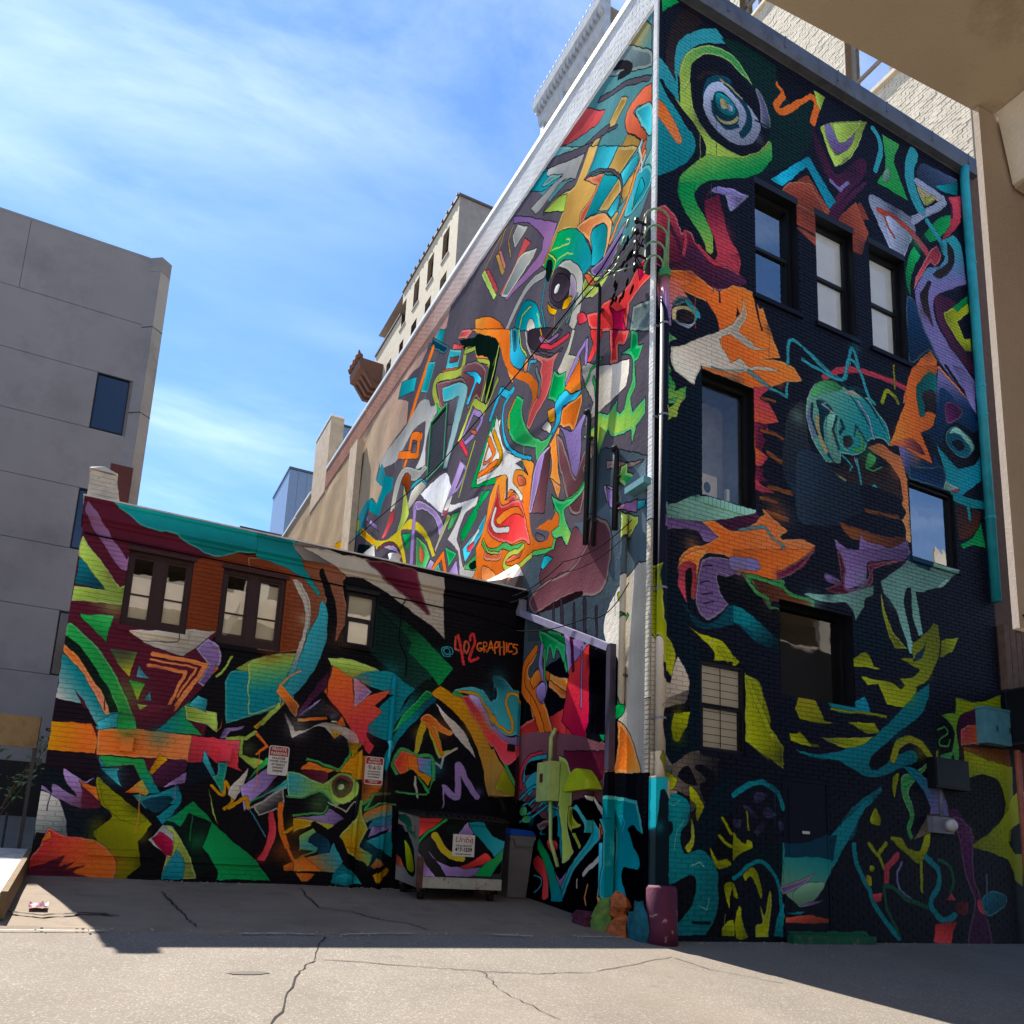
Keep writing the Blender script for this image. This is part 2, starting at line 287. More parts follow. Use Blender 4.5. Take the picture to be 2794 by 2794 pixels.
MURAL_S='''p82:0,0 1700,0 1700,1680 0,1680
p84:0,0 420,0 420,700 0,700
p100:0,0 420,0 420,470 130,510 0,520
g85,86,1500,1300,1100,1640:3200,0 3200,1680 560,1680 700,1640 880,1580 930,1510 1120,1500 1200,1518 1290,1490 1195,1435 1200,1370 1435,1355 1460,1305 1380,1250 1430,1215 1510,1265 1625,1235 1730,1285 1910,1245 1915,1225 1900,900 1900,0
p21:57,1573 49,1565 40,1096 111,1147 316,1339 554,1519 480,1572
g44,21,87,1568,53,1487:76,1568 51,1528 50,1477 126,1565
p22:126,1563 50,1473 49,1442 122,1502 183,1554 159,1563
k76,10:164,1557 122,1517 110,1495 145,1517
k82,8:211,1530 172,1507 121,1478 54,1425
m53:266,1566! 219,1514 191,1490! 211,1482 257,1503 314,1528 363,1559! 315,1556
p44:135,1464 116,1444 159,1422 180,1442
m55:73,1421 49,1406! 48,1368! 83,1399 99,1399 85,1371 65,1336 63,1309 89,1343 118,1378 124,1405 111,1419
s16:93,1394 74,1389 48,1366 47,1311 63,1328
p44:115,1370 78,1324 83,1317 141,1307 173,1346
k82,12:178,1438 209,1452 242,1465 293,1480 396,1542
k82,5:175,1431 150,1415
p44:225,1452 201,1439 248,1398 258,1389 293,1418 268,1450
k82,5:199,1439 258,1400
p98:296,1472 266,1457 294,1434 373,1484 414,1518
k16,11:427,1528 325,1475
k12,3:73,1319 80,1304 64,1281 77,1264
k55,9:65,1308 77,1279 95,1255
p21:79,1242 61,1269 44,1281 42,1212
p82:445,1524 336,1390 246,1302 133,1119 46,1210 27,943 916,1491 750,1553 481,1550
p21:362,1560 244,1457 260,1459 400,1552
p17:449,1566 407,1540 341,1472 420,1503 481,1553
k82,17:244,1455 307,1493 408,1557
p98:262,1459 293,1428 341,1465 437,1466 470,1501 411,1489 368,1483 341,1474 406,1528 399,1538
p21:425,1519 389,1516 342,1479 404,1504
k82,14:250,1454 290,1421 332,1441 407,1446
p44:244,1457 212,1429 235,1408 254,1396 187,1351 197,1332 246,1302 275,1303 311,1332 352,1354 403,1313 412,1327 334,1391 413,1448 354,1439 297,1412 278,1420
p31:409,1446 350,1436 323,1419 332,1390
p55:257,1397 185,1350 233,1314 252,1305 268,1301 263,1330 222,1333 207,1344
p16:207,1425 145,1370 176,1351 221,1384 240,1392
p44:142,1368 85,1318 140,1310 173,1348
p17:187,1348 143,1309 142,1302 207,1288 247,1305
p44:140,1303 132,1273 176,1267 202,1289
p16:134,1307 85,1306 84,1284 127,1276
p44:92,1276 110,1245 136,1246 130,1274
p16:138,1270 127,1249 160,1242 174,1262
p44:146,1240 140,1234 154,1220 162,1239
k82,4:254,1396 218,1380 170,1343 140,1306 130,1276 140,1245
m16:86,1264 50,1251 49,1212 98,1201 120,1218
m17:73,1247 64,1224 82,1214 98,1208 85,1231
k48,8:66,1290 86,1271 110,1239 139,1215 164,1194
k12,3:80,1313 71,1273 73,1260
m48:252,1303 197,1278 173,1255 161,1231 165,1204 181,1176! 184,1187 174,1228 187,1251 218,1265 227,1257 222,1216! 233,1251 275,1304
m17:223,1259 184,1247 174,1222 184,1183 221,1190 221,1219
s26:117,1197 135,1173 162,1141 204,1153 222,1183 184,1177 152,1188
g34,17,347,1342,242,1224:352,1356 297,1322 254,1278 224,1215 224,1192 246,1189 256,1199 271,1227 321,1272 357,1276 389,1300 405,1316 373,1337
k31,3:372,1331 331,1309 302,1294 299,1300 313,1312
k31,3:357,1280 344,1289 307,1275 286,1260
k31,4:387,1333 359,1302 354,1286 367,1266 373,1245
m38:390,1320 371,1308 365,1286 379,1265 395,1290
g98,10,328,1265,258,1167:341,1274 306,1260 271,1227 252,1195 250,1153 258,1120 276,1096 293,1116 274,1159 275,1191 294,1226
s2:342,1267 309,1242 276,1195 280,1163 322,1170 360,1207 373,1245 364,1268
m28:290,1219 272,1191 277,1161 314,1166 295,1180
s2:326,1246 297,1214 295,1189 330,1188 360,1218 362,1246 349,1257
s12:336,1231 330,1223 338,1214 350,1220 347,1231
m43:375,1216! 359,1194 339,1175 346,1170 370,1193
m43:293,1175! 286,1167 300,1158 319,1165! 311,1176
k17,4:395,1281 402,1222 378,1159
k21,5:267,1162 285,1137 302,1128
g26,24,540,1533,488,1345:551,1545 494,1500 359,1382 378,1354 410,1325 462,1334 563,1348 577,1359 464,1355 416,1361 409,1385 438,1427 483,1478 549,1528
p98:529,1507 480,1464 540,1457 553,1497
g53,55,479,1433,589,1381:491,1445 461,1413 520,1408 593,1378 606,1386 537,1411
g10,22,450,1385,578,1369:503,1414 436,1380 453,1369 563,1355 596,1378 537,1406
k44,4:553,1524 573,1498 559,1450
k44,4:569,1548 596,1540 621,1501
p44:633,1503 618,1497 585,1430 599,1428
p53:619,1505 606,1498 582,1444 588,1437
k44,4:597,1548 692,1512
p31:710,1508 692,1509 622,1398 638,1396
p53:686,1503 667,1492 615,1408 627,1406
k98,16:402,1298 456,1314 505,1302 559,1271
m14:522,1248! 511,1275 483,1288 440,1260 413,1221 394,1169!
k31,4:499,1234 489,1261 452,1259
k31,3:421,1222 398,1171
s10:464,1212 457,1230 440,1219 426,1189
m47:731,1403! 675,1375 622,1336 580,1293 564,1272! 727,1372!
p32:230,1185 210,1160 180,1141 153,1135 205,1121 248,1145 248,1169
s55:243,1186 223,1171 210,1146 229,1159
p52:47,1096 29,1087 29,1046 78,1047 104,1040 113,996 211,1056 232,1099 195,1081 177,1086 148,1076 110,1072 84,1087
p59:159,1067 142,1047 114,1036 122,1026 113,996 149,1018 147,1036
p59:82,1090 54,1084 58,1067 76,1062
s51:265,1118 245,1112 231,1088 257,1096
p22:93,1026 40,1005 39,950 102,989
p82:1053,1537 905,1435 730,1376 528,1251 486,824 1356,1156 1375,1314 1319,1295 1199,1341 1195,1433 1278,1488 1196,1517 1119,1506
m38:835,1412! 750,1366 667,1325 609,1283 587,1249 593,1218 622,1148! 651,1144! 661,1150! 631,1221 640,1262 690,1303 713,1321! 771,1356 787,1355!
p17:984,1533 937,1504 952,1477 1009,1519
p18:1028,1536 901,1432 936,1435 1053,1521
k47,27:1029,1502 1075,1464 1124,1419 1177,1363
p17:1053,1477 995,1445 1042,1380 1098,1413
p17:1272,1536 1140,1481 1156,1447 1287,1492
p16:897,1424 812,1370 830,1334 918,1380
p4:893,1399 822,1360 833,1353 897,1388
p53:818,1430 736,1380 780,1384 849,1426
p53:873,1425 792,1371 812,1373 877,1413
m47:754,1391! 552,1266 525,1228 515,1126 536,1150 558,1196 577,1240 620,1292 684,1335
k55,10:937,1384 829,1328
k32,21:781,1349 806,1310 959,1380 993,1371 967,1314 928,1267
k32,10:784,1349 724,1325 708,1284
m75:723,1323 637,1274 591,1249 630,1216 638,1242 677,1278
k48,6:702,1317 647,1280 638,1308
k48,12:716,1302 665,1264 642,1234
k32,9:708,1284 648,1245 640,1222 673,1165
k32,5:588,1258 610,1210 651,1152
p32:593,1182 585,1168 622,1143 662,1114 726,1181 793,1120 808,1130 727,1189 711,1190 650,1142 631,1143
m4:793,1313 759,1306 707,1279 661,1234 663,1207 683,1171 712,1195 753,1185 761,1207 792,1273 802,1298
m90:782,1294! 721,1263 685,1226 694,1217 712,1231 754,1196! 764,1206 723,1240 748,1268
p4:974,1372 794,1286 769,1260 818,1251 875,1245 937,1288
p82:898,1275 806,1247 837,1186 881,1208
g16,12,885,1307,810,1124:933,1334 867,1308 793,1274 764,1247 767,1227 865,1087 887,1094 809,1249 909,1285
p34:967,1311 924,1265 874,1255 882,1234 946,1263
g98,12,1055,1354,1056,1212:1027,1351 1008,1323 966,1307 958,1280 996,1269 1024,1224 1015,1156 1093,1181 1058,1201 1039,1231 1037,1295 1133,1315 1228,1293 1283,1285 1423,1325 1436,1359 1227,1360 1131,1379 1088,1381
k47,22:1066,1263 1137,1297 1153,1264 1184,1230
k47,21:1078,1268 1082,1218 1244,1291
p82:1133,1275 1094,1259 1096,1232 1136,1250
k25,12:715,1159 664,1117 699,1097 768,1102
k25,12:715,1159 782,1122 768,1099
k51,12:787,1118 742,1066
k55,7:722,1113 694,1095
k25,10:779,1061 742,1026 792,998 836,1028
k25,9:779,1064 824,1025
k90,15:570,1133 536,1104 513,1103
k90,13:574,1136 620,1093
p34:605,1080 587,1085 593,1057 650,982 668,967 707,965 637,1031
m12:567,1066 572,1034 532,983 498,951 493,902! 551,918 698,971! 669,981 604,1071! 545,989! 601,1048
k34,14:600,1078 698,973 560,924
k47,9:561,1016 539,971 555,955
k43,8:589,1064 560,1007 543,969 565,966
k47,13:556,964 601,969 664,979
p12:617,1064 572,993 650,982 669,981
k55,6:614,1041 643,1001 595,995 614,1036
k32,7:697,1077 741,1021 772,973
p14:1397,1330 1358,1279 1286,1239 1286,1204 1354,1205 1397,1164 1412,1170 1510,1224 1528,1182 1608,1179 1666,1163 1705,1147 1740,1172 1704,1220 1647,1209 1583,1202 1511,1266 1432,1213 1377,1247 1459,1303
p16:1397,1329 1358,1279 1380,1257 1382,1231 1421,1207 1511,1266 1583,1202 1631,1187 1705,1147 1732,1162 1692,1215 1541,1270 1431,1211 1377,1247 1454,1301 1416,1335
g43,41,1879,1222,1646,1242:1724,1288 1612,1231 1612,1193 1680,1209 1768,1208 1793,1178 1915,1220 1899,1247 1787,1232 1738,1259
p43:1581,1195 1421,1097 1396,1067 1446,1088 1596,1175
p25:1479,1180 1409,1138 1409,1120 1497,1174
p25:1545,1211 1516,1209 1520,1188 1552,1197
k82,18:1519,1223 1553,1201 1396,1103
k38,33:1593,1125 1482,1082
p12:1584,1093 1427,1084 1403,1025
g98,10,1250,1209,1273,1129:1282,1132 1276,1176 1252,1216 1199,1228 1134,1205 1054,1162 1020,1160 996,1142 1071,1142 1117,1159 1129,1145 1143,1178 1171,1204 1200,1197 1225,1167 1247,1118
m6:1189,1199 1154,1196 1121,1169 1125,1143 1140,1127 1171,1168 1193,1180
k16,14:1107,1108 1105,1135 1040,1124 1001,1097
p10:1133,1091 1103,1123 1040,1124 994,1091 1040,1087 1123,1076
m32:1171,1165! 1125,1088 1119,1059 1196,1029! 1220,1032! 1176,1080
p53:1281,1126 1249,1128 1233,1093 1317,1067 1354,1077 1308,1101
m41:1421,1097! 1297,1051 1168,1041 1109,1044 1031,1005 969,954 899,873! 918,876! 980,943 1042,988 1134,1025 1173,1029 1118,946 1099,905! 1127,917! 1168,973 1241,1023 1329,1044 1403,1059!
k4,11:1384,1054 1294,1038 1223,1011 1167,967 1135,922
m25:1310,1035 1222,1008 1175,970 1201,984
k25,24:1068,1068 1067,1013 1067,906
m25:1066,1078 999,1049 905,983 858,931 882,918! 922,974 995,1027 1054,1050
p34:1155,1018 1084,995 1096,945
m36:1039,971! 977,927 938,884! 971,856! 1031,879!
m55:1012,936 979,900 996,885 1012,903
p25:963,850 930,874 902,855 936,837
k47,15:923,835 849,859 823,799
g16,34,898,832,863,838:910,834 870,842 853,814
p25:822,797 765,818 747,770
p34:834,873 767,834 809,818
p12:872,1077 833,1029 802,995 843,1002 815,970 663,931 668,912 727,919 755,898 773,870 733,816 703,782 641,754 678,744 736,764 760,836 825,888 779,911 748,941 831,959 883,977 1033,1084
g32,25,841,953,896,889:836,954 814,943 879,898 901,883 908,891
p36:806,945 760,932 806,912 829,911
p25:779,1064 749,1041 808,998 865,958 882,971 839,1010
p12:842,997 813,995 837,966 869,978
k51,6:866,963 837,966
p34:624,923 595,915 659,900 664,882 733,850 755,875 704,901
p90:610,870 622,834 713,797 733,834 662,846
k12,9:647,845 704,824
s51:704,828 669,827 677,815 698,817
k34,9:639,929 659,902
k82,10:749,850 719,792
m36:713,783 665,794 632,795 634,775 641,756 681,769
s38:688,782 659,783 638,770 651,762 676,768
m47:566,933! 525,919 494,906! 473,694! 527,697 677,738! 642,763 618,797 613,833 595,877
m47:727,1374! 554,1268 543,1248 538,1191 499,1142 442,1102 408,1067 399,1041 405,1025 432,991 443,983! 434,1012 421,1033 431,1067 466,1098 520,1141 560,1190 583,1240 616,1285 726,1366
m38:725,1358 658,1315 610,1277 593,1248 636,1205 653,1145 654,1197 640,1243 685,1283 718,1305
k32,6:592,1254 612,1206 648,1148
m90:538,1258! 503,1236 496,1199 456,1150 469,1138 477,1132 513,1157 535,1189
m19:531,1253 508,1239 508,1200 517,1196
k31,4:499,1234 488,1188 456,1150
k98,6:468,1210 461,1178 436,1140
m2:451,1204 318,1122 345,1109 382,1113 430,1149 457,1182
k43,3:402,1174 392,1151 364,1124
k24,7:400,1154 376,1127 332,1119
k51,9:391,1132 352,1105 296,1097
k82,4:394,1119 344,1084 316,1082
m53:434,1144! 397,1113 358,1087 323,1081! 343,1070 348,1045 360,1021 381,1004 402,996 420,981 431,975! 444,984! 427,1014 405,1029 388,1052 394,1079 388,1092 420,1123
k22,7:410,1092 392,1054 398,1029
s48:461,1138 449,1137 451,1115 463,1118
k16,6:443,1111 436,1123 412,1112
p11:280,1099 271,1093 292,1056 252,1027 265,1014 296,986 301,1004 329,1044 295,1073
p10:242,1001 230,1004 178,969 101,938 102,909 107,893 152,891 230,885 210,901 202,915 228,959
k35,5:228,961 214,980 182,985
k35,5:204,962 193,917
m34:343,1052! 323,1033 300,1025! 301,1004 296,983 329,979! 341,991 361,1006! 354,1025
k25,10:229,1047 254,1037 294,1000
k25,8:228,1046 229,1004
p47:250,1024 242,961 275,969 300,992
g48,43,343,977,356,962:361,980 332,973 334,946 352,951
p10:385,957 360,960 344,939 350,929
p47:238,950 239,934 247,917 263,888 278,907 298,915 310,925 314,910 321,904 316,877 307,869 314,851 302,804 338,834 335,864 348,905 312,927 307,953 284,954
m90:331,982 299,987 275,967 239,959! 258,952 291,958 308,957 313,935 339,918 378,919 330,936 332,967
g34,36,504,1064,374,910:488,1078 458,1053 464,1037 458,1014 431,970 398,940 367,923 339,924 352,909 373,902 393,884 401,907 404,925 444,947 482,970 510,1000 529,1038 524,1060
k43,5:496,1073 524,1053 516,1017
m12:586,1078 565,1030 538,986 492,948 426,914! 411,898! 458,922 482,927 465,913 431,881! 456,901 485,912 491,893 460,860 448,841 459,828! 470,838 467,853 502,881 526,868! 532,881 514,912 554,932 674,963! 676,979! 579,955 542,960 547,988 594,1049
k90,7:528,1098 554,1090 553,1046 526,990 480,946 422,911
k47,12:622,1046 588,998 606,988
k43,11:599,1051 556,987 554,967 580,966
k47,11:572,969 618,977 667,982
m47:458,924! 411,898 414,868 418,823 419,797! 591,863! 560,900 549,928! 522,914! 532,881 517,863 493,869 467,851 459,828 448,841 460,860 491,893 485,912 456,901 429,880
m52:554,888 526,866 484,861 469,832 450,836 439,806 559,852
s55:471,896 446,881 437,866 465,874
p25:377,901 346,901 363,869 389,831 408,794 420,799 410,858 401,887
p4:365,894 343,897 345,853 352,816 356,775 406,794 387,830
p4:321,911 303,894 263,814 253,799 230,835 207,841 201,814 226,807 218,778 230,726 262,738 298,819 311,853
p84:201,814 157,810 47,746 54,659 204,716 225,798
p4:154,786 90,755 56,743 85,746 153,773
m27:315,925! 271,894 252,898 215,916! 239,882 237,848 242,822 251,799! 266,819 286,878 297,902
p47:338,834 301,803 309,784 332,826
m36:332,800! 309,780 283,773 248,770 225,784! 217,777! 232,763 263,756 288,759 291,748! 317,758!
g34,31,90,932,150,834:130,882 132,862 121,851 108,855 104,873 94,885 89,898 90,927 101,946 124,960 99,957 97,986 79,969 78,948 63,940 75,923 85,924 79,876 93,865 85,835 53,844 53,818 74,810 77,799 84,785 87,808 139,822 156,844 182,808 192,838 232,865 194,869 186,889 157,868
p52:218,1060 181,1038 189,1015 215,997 225,1003 207,1026
p52:157,1023 103,990 115,973 134,983 135,951 155,960
p59:149,1018 135,1009 145,998 145,984
p24:160,745 141,737 104,705 88,695 71,681 93,680 118,684 145,709
p16:71,685 50,678 49,668 68,672
g31,34,110,758,89,727:113,757 95,757 97,742 72,725 94,710 101,697 104,722 117,735
m47:595,900! 558,927 518,914 526,872 508,857 449,825 428,856 415,793 401,750 377,727 345,718 336,731 383,755! 338,756! 327,751 311,761 297,741 295,716 313,702 344,701 401,715 437,693 495,689 559,698 643,723! 654,809! 620,837
m52:567,888 556,909 543,866 525,855 470,846 444,816 420,765 407,734 442,754 482,760 534,782 580,808 602,839 586,862
m47:557,839 511,842 465,828 439,798 472,819 509,825 547,823
s55:605,786 558,766 532,763 539,747 574,755 612,771
m48:620,757 576,735 551,708 616,725
s55:512,735 471,733 440,730 447,721 495,727
k36,11:621,810 595,784 558,771 524,770 481,749 441,742
k32,10:433,737 456,735 496,743 520,733 506,717 453,702 423,706 393,709
k36,8:393,709 350,700 323,694 316,711
k32,4:620,816 595,780 549,763
k12,11:566,863 579,839 559,815 506,798
k82,6:517,905 518,869
m82:382,746 352,726 359,721 381,734
g34,31,312,772,264,685:332,800 309,780 276,768 245,766 222,782 215,776 232,763 263,756 288,755 283,736 252,689 256,675 274,686 291,706 314,712 329,728 302,729 304,751 322,776
m4:310,706 291,704 271,682 247,706 201,663 206,648 255,631 353,639 364,656 350,689 313,693
p17:351,691 318,677 355,667 362,673
p84:251,716 200,703 104,722 51,745 45,463 401,545 410,643 255,631 198,662
m4:401,622 353,639 255,635 204,664 191,702 144,674 137,625 166,569 253,589 376,591
m5:369,589 284,593 217,587 214,580 283,579
g31,41,88,669,87,634:108,683 102,671 92,665 94,632 77,644 68,651 68,661 80,664
p24:103,693 71,687 73,669 98,679
p16:71,685 50,678 52,670 71,671
p25:152,741 119,715 118,690 142,702
m10:64,587! 31,576! 25,276! 56,279! 68,318 106,356 112,448 129,469 146,482 154,516 139,545 116,563 87,576
p74:118,555 109,553 97,533 118,544
p36:91,517 88,512 107,496
p25:255,516 198,490 207,464 240,447 249,473
m3:308,363! 259,353 199,321 162,332 137,326 129,285! 238,295! 282,317
g25,52,242,471,221,412:245,461 218,485 196,490 194,407 194,336 204,322 226,329 252,350 263,409
k59,7:207,464 205,373 210,335
k25,4:243,491 236,433
m47:315,461! 276,446 247,444! 249,418! 275,421 314,447!
p52:310,394 262,402 256,353 308,364
m34:321,544 255,514 259,460 276,498 295,506
m34:110,403 92,385 97,366 120,361 138,353 143,332 156,349 151,369 133,380 109,383
m47:109,359! 85,343 68,318 51,279! 115,284! 107,326
m32:285,299 282,319 261,318 242,295
m47:371,528! 408,501 413,468 377,419 354,374 335,334 305,313! 282,317! 297,360 321,410 350,450 329,464 291,446 254,424! 240,446! 298,462 352,484 381,474 390,490 360,512
m3:354,374! 244,354 137,305! 136,276! 228,283 287,311
p25:269,536 195,502 203,453 252,448
g52,59,239,460,216,350:250,463 195,494 188,370 203,334 271,381
p52:496,384 409,393 341,404 338,372 434,361 492,344
p67:193,488 132,460 127,339 179,351
m34:358,558! 263,507! 268,478 289,508 300,491 314,517 327,487 345,524
k3,6:247,523 239,460
k24,4:216,492 213,396
k2,5:307,590 303,543
k2,7:280,589 273,530
k2,5:240,571 238,515
k2,7:209,569 206,501
k2,4:176,548 173,482
k47,16:366,522 404,502 412,465 366,422 338,378 325,338
m47:369,452! 381,470 355,482 316,471 315,458 342,460
k25,11:342,522 345,490 325,447 334,427
k36,5:330,514 329,429
m25:357,450 331,456 324,433 345,426
k51,7:415,278 407,312 375,333 306,338
k16,9:394,295 395,314 353,333 305,326
m67:389,305 374,322 337,326 304,316 325,313 362,311
g16,14,372,304,306,254:399,296 357,308 319,299 302,286 299,239 342,256 371,286
m4:463,363 134,326 131,234 434,83
m67:430,259 306,224 219,247 140,235 139,83 267,92 414,94
m3:259,331! 134,317! 133,284! 191,268 238,275
k51,9:406,283 405,311 377,332 337,335
k16,7:395,294 388,317 361,330 321,328
m67:391,303 385,321 353,327 320,317 308,300 355,306
g16,14,370,300,297,206:390,292 355,307 315,297 301,257 289,253 270,237 254,205 254,160 265,160 260,195 286,204 323,199 331,203 295,224 327,255 370,252
m32:276,325! 250,314 231,287 229,244 238,233 237,205 218,172! 231,162 251,155! 253,187 258,214 271,245 268,254
k16,4:409,263 377,277 353,281 367,261 403,249
k16,4:374,252 328,268 323,253 381,235
k16,4:405,224 345,235 307,247 270,241
m4:387,258 352,277 348,269 371,259
m4:365,240 328,264 327,257 353,241
m4:340,218 287,226 280,216 327,207
s36:403,249 384,247 385,235 406,236
s36:389,233 367,232 372,223 397,224
s52:300,190 271,189 266,179 284,172 297,179
m73:236,241! 212,238 201,221 182,213! 181,210! 213,201 199,182 202,178! 223,201 237,215
k32,3:234,218 219,197 202,178
m14:205,238! 193,242 141,196! 185,167 220,143 250,98! 282,98! 287,121 317,170 333,183! 330,194! 302,175 271,144 255,118! 230,150 180,187 169,206 185,227
g34,14,309,170,261,101:334,192 302,174 271,142 255,118 247,98 282,97 287,121 312,159 335,179
p24:274,144 258,129 236,144 255,118
m52:347,161 324,166 300,143 291,117 293,100 311,100 310,129 338,146
k16,3:341,137 317,130 316,120 338,108
m67:269,216 273,230 323,203 293,202 267,188 254,160 256,132 237,156 211,170 206,184 224,153 261,158
k10,8:190,140 166,154 146,165
m10:174,255! 165,253 139,230 134,218! 152,232 164,246
k10,3:208,120 206,133
k48,3:182,97 186,108 177,126
m47:142,220! 121,218! 109,198! 115,191 139,178! 138,202
k3,3:115,203 112,191 137,178
g47,48,135,130,94,94:147,130 126,117 97,101 92,94 146,102 152,108
m16:140,178 107,186! 112,116! 120,112 144,129 144,162
m14:136,251! 112,251! 58,242! 28,155! 49,60! 62,81 89,103 114,114 108,154! 108,198 118,218! 135,220!
k16,2:93,223 85,213 92,201
m67:79,204! 66,208 52,199 39,197 30,230 27,69! 56,67! 79,117 90,139 83,152 53,149 51,164 65,182
g99,86,600,1600,1150,1600:20,1553 3200,1553 3200,1690 20,1690
g85,85,0,0,1,1:2150,1553 3200,1553 3200,1690 2150,1690
p99:24,640 42,640 42,1600 24,1600
p10:24,380 42,380 42,640 24,640'''
